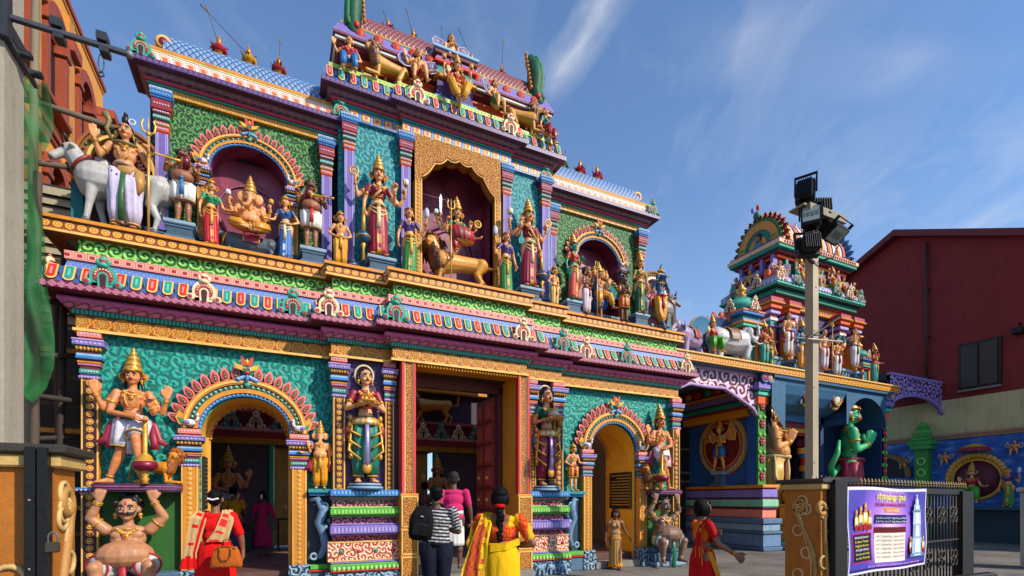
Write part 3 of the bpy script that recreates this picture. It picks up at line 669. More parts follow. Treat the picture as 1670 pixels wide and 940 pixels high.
for x0, x1 in ((-2.33, -1.32), (7.74, 8.56)):
 m_ = MB(); m_.box(x0, x1+.001, YA-.02, YA, .42, 1.62, hx('#2f6a24')); m_.build('green_panel', PAINT, gate, 'plain dark green panel')
 cx = (x0+x1)/2; w = (x1-x0)/2+.02
 m_ = MB();
 pts = [(cx-w, YA)]+[(cx-w*math.cos(PI*i/14), 8.98-.2*math.sin(PI*i/14)**.5) for i in range(15)]+[(cx+w, YA)]
 for z0, z1, e, c in ((1.62, 1.645, .0, hx('#3e1c38')), (1.645, 1.69, .02, hx('#6a3a62')), (1.69, 1.70, .035, hx('#c46a96')), (1.70, 1.735, .03, hx('#5a2f52'))):
  p0 = [(x+(x-cx)*e*.5, y-e if y < YA-.01 else y, z0) for x, y in pts]; n = len(p0); p1 = [(a, b, z1) for a, b, _ in p0]
  m_.add(p0+p1, [(i, (i+1) % n, n+(i+1) % n, n+i) for i in range(n)]+[tuple(range(n, 2*n)), tuple(range(n))[::-1]], c)
 m_.build('carried_shelf', PAINT, gate, 'purple shelf edged in pink')
 m_ = MB(); m_.box(x0, x1+.02, 8.75, YA, 0, .1, GBLL, .015); m_.box(x0, x1, 8.82, YA, .1, .3, GBL, .02); m_.box(x0-.0, x1+.0, 8.88, YA, .3, .42, GBL, .02); m_.build('green_panel_base', PAINT, gate)
m_ = MB(); m_.box(-2.6, -2.31, 9.08, YA, 1.64, 1.68, BLU); m_.build('shelf_edge', PAINT, gate)
# half-round pedestals in the plum niches
for cx in (1.40, 4.99):
 m_ = MB();
 for r, z0, z1 in ((.30, 1.68, 1.735), (.27, 1.735, 1.79)): m_.lathe([(0, z0, GBL), (r, z0, GBL), (r*1.02, (z0+z1)/2, GBLL), (r, z1, GBL), (0, z1, GBL)], (cx, 8.94, 0), 24)
 m_.build('round_pedestal', PAINT, gate)
# plaque inside the right arch
m_ = MB(); m_.box(7.46, 7.497, 9.34, 10.16, 1.30, 2.16, hx('#101010'));
for i in range(11):
 z = 2.09-.07*i; L = .7 if i != 1 else .5
 yy = 9.39
 while yy < 9.37+L:
  w = random.choice((.03, .045, .02, .06)); m_.box(7.455, 7.459, yy, min(yy+w, 10.12), z-.012, z+.012, hx('#c9a44a')); yy += w+.014
for a in (9.35, 10.15): m_.box(7.452, 7.462, a-.006, a+.006, 1.31, 2.15, hx('#b8923a'))
pq = m_.build('inscription_plaque', PAINT)
tag(pq, 'black stone plaque with gold lettering on the yellow reveal of the right arch', 'plaque')
m_ = MB(); m_.box(-1.065, -1.03, 9.32, 9.72, 1.35, 2.2, hx('#101010'))
for i in range(12): m_.box(-1.03, -1.026, 9.36, 9.68-(i % 3)*.05, 1.42+.065*i, 1.445+.065*i, hx('#7a6a4a'))
tag(m_.build('notice_board', PAINT), 'black notice board on the left side of the left arch', 'notice board')
# ---- upper storey
UA, UB, UC = 9.5, 9.3, 9.2
def up(pts):
 return pts if opath(pts, 1)[1][1] < pts[1][1]+.01 and opath(pts, 1)[len(pts)//2][1] < pts[len(pts)//2][1] else pts[::-1]
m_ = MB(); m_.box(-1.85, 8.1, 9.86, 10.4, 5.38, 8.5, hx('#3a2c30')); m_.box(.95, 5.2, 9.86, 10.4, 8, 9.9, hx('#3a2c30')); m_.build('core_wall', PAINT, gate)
# slate dado running under the pavilions
m_ = MB()
sweep(m_, up([(8.1, 9.8), (8.1, UA), (5.3, UA), (5.3, UB), (1.0, UB), (1.0, UA), (-1.9, UA), (-1.9, 9.8)]), [(.0, 5.48), (.12, 5.49), (.12, 5.55), (.06, 5.57), (.06, 5.66), (.1, 5.68), (.1, 5.73), (.0, 5.74)], GBL)
m_.build('slate_dado', M_GBSC, gate)
NL = dict(cx=-.40, rx=.60, zs=6.86, cr=7.42); NR = dict(cx=6.62, rx=.60, zs=6.86, cr=7.42)
for A, x0, x1 in ((NL, -1.75, .9), (NR, 5.35, 8.0)):
 mb = MB(); wall_arch(mb, x0, x1, 7.92, UA, A['cx'], A['rx'], A['zs'], A['cr'], GRN, zb=5.4)
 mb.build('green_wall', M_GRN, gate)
 mb = MB(); reveal(mb, A['cx'], A['rx'], A['zs'], A['cr'], UA, 9.84, MAR, zb=5.4)
 mb.quad((A['cx']-.7, 9.84, 5.4), (A['cx']+.7, 9.84, 5.4), (A['cx']+.7, 9.84, 7.35), (A['cx']-.7, 9.84, 7.35), MAR)
 mb.build('niche_shell', M_NICHE, gate, 'maroon arched niche')
 mb = MB(); mb.box(A['cx']-.7, A['cx']+.7, 9.2, 9.84, 5.40, 5.5, GBL); mb.build('niche_sill', PAINT, gate)
 mb = MB(); mb.ring((A['cx'], 9.82, 6.45), (0, 1, 0), .5, .018, hx('#9a5a78'), 32, 5)
 for i in range(28):
  a = PI*(i+.5)/28; mb.tube([(A['cx']+.22*math.cos(a), 9.83, 6.4+.22*math.sin(a)), (A['cx']+.46*math.cos(a), 9.825, 6.4+.46*math.sin(a))], [.008, .003], hx('#c9924a'), 4)
 mb.build('halo', PAINT, gate)
 arch_ornament(gate, A['cx'], 6.9, A['rx']-.03, .5, 9.46, .76, 9, wide=.22)
 for sg in (-1, 1):
  xa = A['cx']+sg*(A['rx']+.07); pilaster(xa-.075, xa+.075, 9.47, 5.72, 6.55, 6.88, 'gold', .08, 'niche_jamb')
 for sg in (-1, 1):
  xa = A['cx']+sg*1.21+(.0); pilaster(xa-.085, xa+.085, 9.5, 5.72, 7.22, 7.88, 'lav', .12)
# central block
for x in (1.17, 2.17, 4.22, 5.12): pilaster(x-.085, x+.085, 9.3, 5.72, 7.66, 8.26, 'lav', .12)
for a, b in ((1.0, 2.3), (4.08, 5.3)):
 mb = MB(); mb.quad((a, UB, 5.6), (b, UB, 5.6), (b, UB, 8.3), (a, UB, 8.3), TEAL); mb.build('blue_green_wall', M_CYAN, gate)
mb = MB()
mb.quad((1.0, UB, 5.4), (1.0, UA, 5.4), (1.0, UA, 8.3), (1.0, UB, 8.3), TEAL); mb.quad((5.3, UB, 5.4), (5.3, UA, 5.4), (5.3, UA, 8.3), (5.3, UB, 8.3), TEAL)
mb.build('side_returns', M_CYAN, gate)
mb = MB()
x0, x1 = 2.32, 4.06
for a, b in ((x0, x0+.14), (x1-.14, x1)):
 shaft(mb, a, b, 9.12, 9.35, 5.72, 7.45, GOLD, hx('#d08a20'), hx('#efc267'), pitch=.07)
mb.build('niche_jamb', PAINT, gate)
# cusped arch head of the big niche
mb = MB(); cx = 3.19; hw = .73
def cusp(t):  # t -1..1
 a = abs(t); return 8.0-.5*a**2.4-.06*abs(math.sin(a*PI*3.0))
seg = 60
for i in range(seg):
 t0, t1 = -1+2*i/seg, -1+2*(i+1)/seg
 a, b = cx+hw*t0, cx+hw*t1
 mb.quad((a, 9.12, cusp(t0)), (b, 9.12, cusp(t1)), (b, 9.12, 8.28), (a, 9.12, 8.28), GOLD)
 mb.quad((a, 9.12, cusp(t0)), (b, 9.12, cusp(t1)), (b, 9.3, cusp(t1)), (a, 9.3, cusp(t0)), GOLD)
mb.quad((x0, 9.12, 7.4), (cx-hw, 9.12, 7.4), (cx-hw, 9.12, 8.28), (x0, 9.12, 8.28), GOLD); mb.quad((cx+hw, 9.12, 7.4), (x1, 9.12, 7.4), (x1, 9.12, 8.28), (cx+hw, 9.12, 8.28), GOLD)
mb.build('cusped_arch', M_GOLDSC, gate)
mb = MB(); mb.tube([(cx+hw*(-1+2*i/60), 9.11, cusp(-1+2*i/60)+.012) for i in range(61)], .014, GOLDL, 6); mb.tube([(cx+hw*(-1+2*i/60), 9.113, cusp(-1+2*i/60)+.055) for i in range(61)], .009, hx('#b5651a'), 6)
mb.build('arch_bead', PAINT, gate)
mb = MB(); PL = hx('#7a3a5c')
mb.quad((x0, 9.84, 5.4), (x1, 9.84, 5.4), (x1, 9.84, 8.28), (x0, 9.84, 8.28), PL)
for x in (x0+.14, x1-.14): mb.quad((x, 9.2, 5.4), (x, 9.84, 5.4), (x, 9.84, 8.28), (x, 9.2, 8.28), PL)
mb.quad((x0, 9.2, 8.28), (x1, 9.2, 8.28), (x1, 9.84, 8.28), (x0, 9.84, 8.28), PL); mb.box(x0, x1, 9.0, 9.84, 5.4, 5.5, hx('#5f7c90'))
mb.build('niche_shell', M_NICHE, gate, 'deep plum niche')
mb = MB()
P = [(cx+.6*math.cos(a), 9.8, 6.3+ .85*math.sin(a)-.06*abs(math.sin(a*4))) for a in np.linspace(0, PI, 40)]
mb.tube(P, .03, hx('#84486a'), 6); mb.tube([(p[0]*.86+cx*.14, p[1], 6.3+(p[2]-6.3)*.86) for p in P], .014, hx('#b06a8c'), 6)
for sg in (-1, 1): mb.tube([(cx+sg*(.6+.08*math.cos(a)*q), 9.79, 6.5+.16*math.sin(a)*q) for a, q in zip(np.linspace(0, 4*PI, 24), np.linspace(1, .2, 24))], .016, hx('#8c5472'), 5)
mb.build('halo', PAINT, gate)
# entablatures -------------------------------------------------------------
GBAND2 = band('gold_panel_band', .16, 7.88, .1, [(.0, hx('#e8b050')), (.18, hx('#b0681a')), (.26, hx('#edbb58')), (.36, hx('#8c4a10')), (.42, hx('#e0a038')), (.6, hx('#e0a038'))], 'box')
GBAND3 = band('gem_panel_band', .2, 8.27, .19, [(.0, hx('#c83a5a')), (.13, hx('#d86a7a')), (.17, hx('#f0c468')), (.3, hx('#e0a038')), (.36, hx('#7a3c10')), (.42, hx('#3d7ec0')), (.6, hx('#8fc0e8'))], 'box')
WAVE2 = band('grey_pink_wave', .13, 8.03, .13, [(.0, hx('#7a6470')), (.14, hx('#a88a98')), (.2, hx('#5c4450')), (.32, hx('#a58496')), (.38, hx('#54404c')), (.5, hx('#907080')), (.9, hx('#6c4a5c'))], 'scale')
WAVE3 = band('grey_pink_wave_upper', .13, 8.51, .13, [(.0, hx('#7a6470')), (.14, hx('#a88a98')), (.2, hx('#5c4450')), (.32, hx('#a58496')), (.38, hx('#54404c')), (.5, hx('#907080')), (.9, hx('#6c4a5c'))], 'scale')
LIP2 = band('plum_zigzag', .075, 8.14, .075, [(.0, hx('#7d5c92')), (.2, hx('#54346c')), (.3, hx('#9a7cb4')), (.42, hx('#4c2c60')), (.7, hx('#5d3d72'))], 'diamond')
LIP3 = band('plum_zigzag_upper', .075, 8.62, .075, [(.0, hx('#7d5c92')), (.2, hx('#54346c')), (.3, hx('#9a7cb4')), (.42, hx('#4c2c60')), (.7, hx('#5d3d72'))], 'diamond')
def entab(pts, z, gh, gb, wv, lp):
 """gold band, teal dentil, rolled pink torus, wave band, deep soffit and purple lip"""
 moulding('gold_band', pts, [(0, z), (.06, z), (.06, z+gh), (0, z+gh)], GOLD, gb); z += gh
 m_ = MB(); sweep(m_, pts, [(.05, z+.001), (.09, z+.001), (.09, z+.025), (.07, z+.03)], TEAL)
 sweep(m_, pts, [(.07, z+.031), (.11, z+.035), (.13, z+.055), (.13, z+.07), (.11, z+.09), (.08, z+.092)], hx('#b8405c'))
 m_.build('roll_moulding', PAINT, gate)
 moulding('wave_band', pts, [(.1, z+.093), (.16, z+.11), (.2, z+.15)], MAR, wv)
 moulding('soffit', pts, [(.15, z+.152), (.3, z+.155)], hx('#5c2c4c'))
 moulding('cornice_lip', pts, [(.28, z+.153), (.31, z+.158), (.31, z+.235), (.28, z+.24), (.1, z+.245)], PUR, lp)
TL = up([(.98, 9.95), (.98, UA), (-1.72, UA), (-1.72, 9.95)])
TR = up([(7.9, 9.95), (7.9, UA), (5.22, UA), (5.22, 9.95)])
TC = up([(5.2, 9.95), (5.2, UB), (4.24, UB), (4.24, UC), (2.16, UC), (2.16, UB), (1.0, UB), (1.0, 9.95)])
LIPm2 = LIP2
for T in (TL, TR): entab(T, 7.88, .1, GBAND2, WAVE2, LIP2)
entab(TC, 8.27, .19, GBAND3, WAVE3, LIP3)
# side roofs ----------------------------------------------------------------
def lattice(name, z0, a, bcol, ccol, pitch=.1, lines=hx('#12284c')):
 m, nt, b = newmat(name); n = N(nt); p = n.pos(); x, y, z = n.xyz(p)
 zz = n.m('MULTIPLY', z, .75)
 u = n.m('DIVIDE', n.m('ADD', x, zz), pitch); v = n.m('DIVIDE', n.m('SUBTRACT', x, zz), pitch)
 fu = n.m('ABSOLUTE', n.m('SUBTRACT', n.m('FRACT', u), .5)); fv = n.m('ABSOLUTE', n.m('SUBTRACT', n.m('FRACT', v), .5))
 r = n.m('MAXIMUM', fu, fv)
 c = n.ramp(r, [(.0, ccol), (.12, ccol), (.16, a), (.26, a), (.3, bcol), (.38, bcol), (.42, lines), (.6, lines)])
 c, f = weather(n, c, p, .25); n.put(b.inputs['Base Color'], c); b.inputs['Roughness'].default_value = .45
 n.put(b.inputs['Normal'], n.bump(n.m('MULTIPLY', r, -1.0), .6, .03))
 return m
BLUELAT = lattice('blue_lattice_tiles', 8, hx('#3f86c4'), hx('#8cb8e0'), hx('#e0a8a0'))
REDSC = lattice('red_scale_tiles', 8, hx('#8f2a34'), hx('#c0686a'), hx('#3aa488'), .085, hx('#3c0e18'))
ORGB = band('orange_petal_band', .17, 8.22, .19, [(.0, hx('#e8581e')), (.2, hx('#f08a50')), (.3, hx('#f2e2d2')), (.36, hx('#d8481c')), (.42, hx('#f6efe6')), (.6, hx('#e85a20'))], 'box')
def side_roof(x0, x1, n):
 p = up([(x1, 9.95), (x1, UA), (x0, UA), (x0, 9.95)])
 moulding('orange_petal_band', p, [(.24, 8.215), (.23, 8.22), (.19, 8.41), (.15, 8.412)], ORG, ORGB)
 m_ = MB(); sweep(m_, p, [(.15, 8.413), (.19, 8.42), (.18, 8.45), (.12, 8.46)], hx('#cfc98a')); sweep(m_, p, [(.12, 8.461), (.17, 8.465), (.17, 8.51), (.1, 8.52)], GOLD)
 m_.build('gold_roll', PAINT, gate)
 m_ = MB(); n_ = 12; P = []
 for i in range(n_+1):
  a = PI*.5*i/n_; P.append((UA+.4-.5*math.cos(a), 8.52+.52*math.sin(a)))
 P += [(9.92+.56*math.sin(a), 8.52+.52*math.cos(a)) for a in np.linspace(.2, PI/2, 6)]
 vs = [(x0+.12, y, z) for y, z in P]+[(x1-.12, y, z) for y, z in P]; k = len(P)
 m_.add(vs, [(i, i+1, k+i+1, k+i) for i in range(k-1)]+[tuple(range(k))[::-1], tuple(range(k, 2*k))], BLU, False)
 o = m_.build('barrel_roof', BLUELAT, gate)
 m_ = MB(); m_.tube([(x0+.1, 9.88, 9.04), (x1-.1, 9.88, 9.04)], .03, hx('#c4607c'), 8)
 for q in np.arange(x0+.2, x1-.1, .09): m_.ball((q, 9.86, 9.06), .022, TQ, 6, 4)
 for xe in (x0+.12, x1-.12):
  m_.lathe([(0, .08, MAR), (.06, .08, RED), (.07, .06, GOLDL), (.10, .07, GOLD), (.12, .04, GOLD), (.125, -.05, GOLDD)], (xe, 9.52, 8.72), 18, 'Y')
 m_.build('ridge_scroll', PAINT, gate)
 for xe in (x0-.12, x1+.12): place_part(kt, '', None, gate, (xe, 9.23, 8.21), 0, .8)
side_roof(-1.72, .92, 3); side_roof(5.28, 7.9, 3)
# finial pots on the ridges
def finial(x, y, z, s, cloth, lab, stick=None):
 t = thing('roof_finial', lab, 'finial', (x, y, z), 0, 'gilt pot finials along the roof ridges')
 m_ = MB(); G1 = hx('#d08a20')
 m_.lathe([(.05, 0, G1), (.07, .03, G1), (.03, .06, G1), (.07, .1, G1), (.105, .15, G1), (.1, .2, G1), (.05, .25, G1), (.06, .27, G1), (.03, .3, G1), (.045, .33, G1), (.02, .37, G1), (.012, .43, G1), (0, .46, G1)], (0, 0, 0), 14)
 o = m_.build('pot', GILT, t);
 m_ = MB(); m_.lathe([(.07, .11, cloth), (.118, .14, cloth), (.112, .2, cloth), (.06, .26, cloth)], (0, 0, 0), 12)
 m_.tube([(.08, -.05, .2), (.12, -.06, .1), (.1, -.05, .02)], [.03, .025, .01], cloth, 6)
 for i in range(9):
  a = random.uniform(0, 6.3); m_.tube([(.1*math.cos(a), .1*math.sin(a), .22), (.15*math.cos(a+.2), .15*math.sin(a+.2), .2+random.uniform(-.08, .1))], [.016, .003], hx('#6d5232'), 5)
 m_.build('cloth_wrap', CLOTH, t)
 if stick:
  m_ = MB(); dx, L = stick; m_.tube([(0, 0, .25), (dx*.5, 0, .25+L*.5), (dx, 0, .25+L)], [.008, .006, .004], hx('#6a5636'), 5); m_.tube([(dx*.82, 0, .25+L*.82), (dx*1.02, 0, .25+L*1.02)], [.006, .016], hx('#8a734c'), 5)
  m_.build('dry_stalk', CLOTH, t)
 t.scale = (s, s, s); return t
FIN = [(-.88, 9.88, 9.04, hx('#a01830'), 'gilt pot finial wrapped in crimson cloth, leftmost on the left blue lattice roof', (-.2, .62)),
(-.43, 9.88, 9.04, hx('#b8862a'), 'gilt pot finial in dry leaves with a slanting stalk, middle of the left blue roof', (-.75, .62)),
(.04, 9.88, 9.04, hx('#8a3022'), 'gilt pot finial with an upright plume, rightmost on the left blue roof', (.03, .5)),
(5.95, 9.88, 9.04, hx('#3a6a2c'), 'gilt pot finial wrapped in green cloth, leftmost on the right blue roof', (.1, .3)),
(6.42, 9.88, 9.04, hx('#b01c3a'), 'gilt pot finial wrapped in red cloth, middle of the right blue roof', None),
(6.9, 9.88, 9.04, hx('#c02a58'), 'gilt pot finial wrapped in pink cloth, rightmost on the right blue roof', None),
(2.0, 9.95, 10.58, hx('#8c1850'), 'gilt pot finial in magenta cloth, leftmost on the top red scale roof', (-.1, .3)),
(2.5, 9.95, 10.58, hx('#c98a1a'), 'gilt pot finial in yellow cloth, second on the top red scale roof', (-.15, .55)),
(3.1, 9.95, 10.58, hx('#9a1c34'), 'gilt pot finial in red cloth behind the winged figure on the top roof', (.0, .5)),
(3.75, 9.95, 10.58, hx('#7a1a3c'), 'gilt pot finial with a tall thin stalk right of the winged figure', (-.3, .6)),
(4.45, 9.95, 10.58, hx('#a0222c'), 'gilt pot finial in dark red cloth, rightmost on the top red scale roof', (.04, .8))]
for x, y, z, c, l, st in FIN: finial(x, y, z, .95, c, l, st)
# top storey over the central block -----------------------------------------
m_ = MB(); sweep(m_, TC, [(.28, 8.70), (.26, 8.705), (.16, 8.97), (.13, 8.975)], hx('#2f6fb8')); m_.build('petal_bed', PAINT, gate)
petals(TC, .265, 8.71, .17, 8.97, .17, 'petal_row', .05, (hx('#c8365a'), TEAL))
LIMEB = band('lime_chain', .07, 8.985, .06, [(.0, hx('#3c6a1c')), (.2, hx('#cfe07a')), (.34, hx('#5a8a28')), (.42, hx('#d2e288')), (.7, hx('#b8d060'))], 'diamond')
moulding('lime_band', TC, [(.12, 8.976), (.18, 8.98), (.18, 9.05), (.0, 9.06)], GRNL, LIMEB)
for x, y in ((1.72, 8.95), (2.2, 8.85), (4.2, 8.85), (4.74, 8.95)):
 if x in (2.2, 4.2): place_part(kc, '', None, gate, (x+.12 if x < 3 else x-.02, y+.08, 8.7), 0, .95)
TT = up([(5.0, 10), (5.0, 9.45), (1.2, 9.45), (1.2, 10)])
m_ = MB()
m_.box(1.2, 5.0, 9.45, 10.3, 8.8, 9.5, hx('#2c6a7a'))
for x in np.arange(1.4, 5.0, .42): m_.box(x, x+.05, 9.4, 9.46, 8.86, 9.2, hx('#e8a890')); m_.box(x+.08, x+.34, 9.43, 9.46, 8.9, 9.16, hx('#12806c'))
sweep(m_, TT, [(0, 8.85), (.14, 8.85), (.14, 8.9), (.08, 8.91), (0, 8.91)], BLU)
sweep(m_, TT, [(0, 9.2), (.06, 9.2), (.08, 9.25), (.12, 9.26), (.12, 9.31), (.02, 9.32)], ORG)
sweep(m_, TT, [(.02, 9.32), (.1, 9.33), (.2, 9.36), (.24, 9.42)], hx('#7a1c34')); sweep(m_, TT, [(.24, 9.42), (.27, 9.43), (.27, 9.47), (.26, 9.475)], WHT)
sweep(m_, TT, [(.26, 9.475), (.3, 9.48), (.3, 9.52)], hx('#7a2440'))
sweep(m_, TT, [(.3, 9.52), (.3, 9.54), (.22, 9.73), (.2, 9.735)], hx('#8672bc'))
sweep(m_, TT, [(.18, 9.735), (.2, 9.74), (.2, 9.78), (.15, 9.79)], hx('#12806c')); sweep(m_, TT, [(.14, 9.79), (.17, 9.8), (.17, 9.83), (.1, 9.84)], GOLD)
m_.build('upper_storey_mouldings', PAINT, gate)
for i in range(12):
 x = 1.35+3.5*i/11
 if abs(x-3.15) < .3: continue
 m_ = MB(); m_.lathe([(0, .05, hx('#d04a34')), (.02, .045, hx('#e07858')), (.03, .03, hx('#b8321f')), (.055, .04, hx('#e06a4a')), (.065, .025, hx('#b8321f')), (.085, .02, hx('#d8553a')), (.088, -.01, hx('#9a2a18'))], (x, 9.19, 9.63), 16, 'Y'); m_.build('rosette', PAINT, gate)
m_ = MB()
for x in np.arange(1.3, 5, .05): m_.ball((x, 9.175, 9.56), .009, LAVL, 5, 4)
m_.build('bead_row', PAINT, gate)
m_ = MB(); P = [(9.95-.62*math.cos(a), 9.84+.6*math.sin(a)) for a in np.linspace(0, PI, 20)]; k = len(P)
m_.add([(1.35, y, z) for y, z in P]+[(4.85, y, z) for y, z in P], [(i, i+1, k+i+1, k+i) for i in range(k-1)]+[tuple(range(k))[::-1], tuple(range(k, 2*k))], RED)
m_.build('barrel_roof', REDSC, gate, 'red scale-tiled barrel roof')
m_ = MB(); m_.tube([(1.35, 9.93, 10.42), (4.85, 9.93, 10.42)], .05, TQ, 8)
for x in np.arange(1.45, 4.8, .16): m_.ball((x, 9.9, 10.44), (.05, .05, .035), hx('#c4607c') if int(x*10) % 2 else hx('#6fa0c8'), 8, 5)
m_.build('ridge_scroll', PAINT, gate)
for sg, xe in ((-1, 1.26), (1, 4.96)):   # green curling gable horns
 m_ = MB(); DG = hx('#0f5a3a'); DG2 = hx('#1c7c4c')
 ctr = [(9.28, 9.62), (9.3, 9.74), (9.42, 9.95), (9.36, 10.2), (9.42, 10.5), (9.6, 10.82), (9.72, 10.95)]
 m_.tube([(xe, y, z) for y, z in ctr], [.06, .16, .21, .21, .18, .13, .04], DG, 12, flat=.75, up=(1, 0, 0))
 m_.tube([(xe+sg*.1, y-.12, z) for y, z in ctr[1:]], [.04, .06, .06, .055, .05, .02], DG2, 8)
 for i in range(9):
  y, z = 9.28+.03*i, 9.9+.11*i
  m_.ball((xe+sg*.1, y, z), (.05, .07, .045), DG2 if i % 2 else DG, 8, 5)
  m_.ball((xe-sg*.17, y-.06, z+.02), (.03, .05, .04), GOLD, 6, 4)
 m_.ball((xe+sg*.02, 9.24, 9.7), (.11, .1, .12), DG, 10, 7); m_.ball((xe-sg*.03, 9.14, 9.74), (.05, .03, .06), RED, 8, 5)
 m_.ring((xe+sg*.05, 9.74, 10.9), (1, 0, 0), .07, .03, DG2, 12, 6)
 m_.build('gable_horn', PAINT, gate, 'dark green curling gable horn')
# central projection with steps up to the winged figure
m_ = MB()
for z0, z1, w, y, c in ((8.85, 9.0, .42, 9.1, BLU), (9.0, 9.35, .36, 9.16, hx('#5a3478')), (9.35, 9.42, .42, 9.1, GOLD), (9.42, 9.6, .36, 9.14, hx('#2d9a8c')), (9.6, 9.68, .42, 9.08, RED), (9.68, 9.76, .38, 9.12, LAV), (9.76, 9.84, .42, 9.08, hx('#6a1c38')), (9.84, 9.9, .45, 9.05, BLUL)):
 m_.box(3.12-w, 3.12+w, y, 9.7, z0, z1, c, .012)
m_.build('central_pedestal', PAINT, gate)
for o_ in list(gate.children):
 if o_.name.split('.')[0] in ('upper_storey_mouldings', 'rosette', 'bead_row', 'gable_horn', 'central_pedestal') or (o_.name.startswith('barrel_roof') and o_.data.materials[0] == REDSC) or (o_.name.startswith('ridge_scroll') and max(v.co.z for v in o_.data.vertices) > 10): o_.location.z += .16
# pedestals on the ledge under standing statues
def ped(x, y, w, z0, z1, name='pedestal'):
 m_ = MB(); h = z1-z0
 m_.box(x-w, x+w, y-w*.75, y+.28, z0, z0+h*.18, GBL, .01); m_.box(x-w*.84, x+w*.84, y-w*.6, y+.28, z0+h*.18, z0+h*.62, hx('#3f5a70'));
 m_.box(x-w*.92, x+w*.92, y-w*.68, y+.28, z0+h*.62, z0+h*.76, GBL, .01); m_.box(x-w*1.04, x+w*1.04, y-w*.82, y+.28, z0+h*.76, z1, GBLL, .015)
 return m_.build(name, PAINT, gate)
for x, y, w in ((-1.33, 9.2, .2), (.57, 9.2, .2), (1.68, 9.05, .24), (4.62, 9.05, .24), (5.76, 9.2, .2), (7.58, 9.2, .2)): ped(x, y, w, 5.489, 5.77)
# big gilded halo arches at both ends of the ledge
for cx, zc, R, lab in ((-2.12, 6.62, .56, 0), (8.22, 6.5, .5, 1)):
 m_ = MB(); c1, c2 = (hx('#8e6a22'), hx('#5a1f1c')) if lab == 0 else (hx('#c8a878'), hx('#c88a94'))
 arch_band(m_, cx, zc-.1, R-.14, R-.06, R, R+.08, 9.42, 9.6, c1); arch_band(m_, cx, zc-.1, 0, 0, R-.14, R-.06, 9.5, 9.6, c2)
 arch_band(m_, cx, zc-.1, R-.17, R-.09, R-.13, R-.05, 9.39, 9.5, GOLDL if lab == 0 else WHT); arch_band(m_, cx, zc-.1, R-.02, R+.06, R+.02, R+.1, 9.39, 9.5, GOLDD)
 for i in range(22):
  t = PI*(i+.5)/22; m_.ball((cx+(R-.07)*math.cos(t), 9.41, zc-.1+(R+.01)*math.sin(t)), .02, (hx('#2f8a6a'), hx('#b03030'))[i % 2], 8, 5)
 for i in range(18):
  t = PI*(i+.5)/18; m_.tube([(cx+.1*math.cos(t), 9.49, zc-.1+.1*math.sin(t)), (cx+(R-.2)*math.cos(t), 9.49, zc-.1+(R-.12)*math.sin(t))], [.008, .012], hx('#7a3030') if lab == 0 else hx('#e0b8b0'), 4)
 for sg in (-1, 1):
  m_.box(cx+sg*(R-.02)-.07, cx+sg*(R-.02)+.07, 9.42, 9.6, 5.4, zc-.3, hx('#1f7a80')); m_.box(cx+sg*(R-.02)-.1, cx+sg*(R-.02)+.1, 9.38, 9.6, zc-.3, zc-.1, hx('#2b8a78'), .02)
  m_.ring((cx+sg*(R+.03), 9.42, zc-.22), (0, 1, 0), .07, .03, c1, 12, 6)
 m_.quad((cx-R, 9.6, 5.4), (cx+R, 9.6, 5.4), (cx+R, 9.6, zc), (cx-R, 9.6, zc), c2)
 m_.build('halo_arch', PAINT, gate)
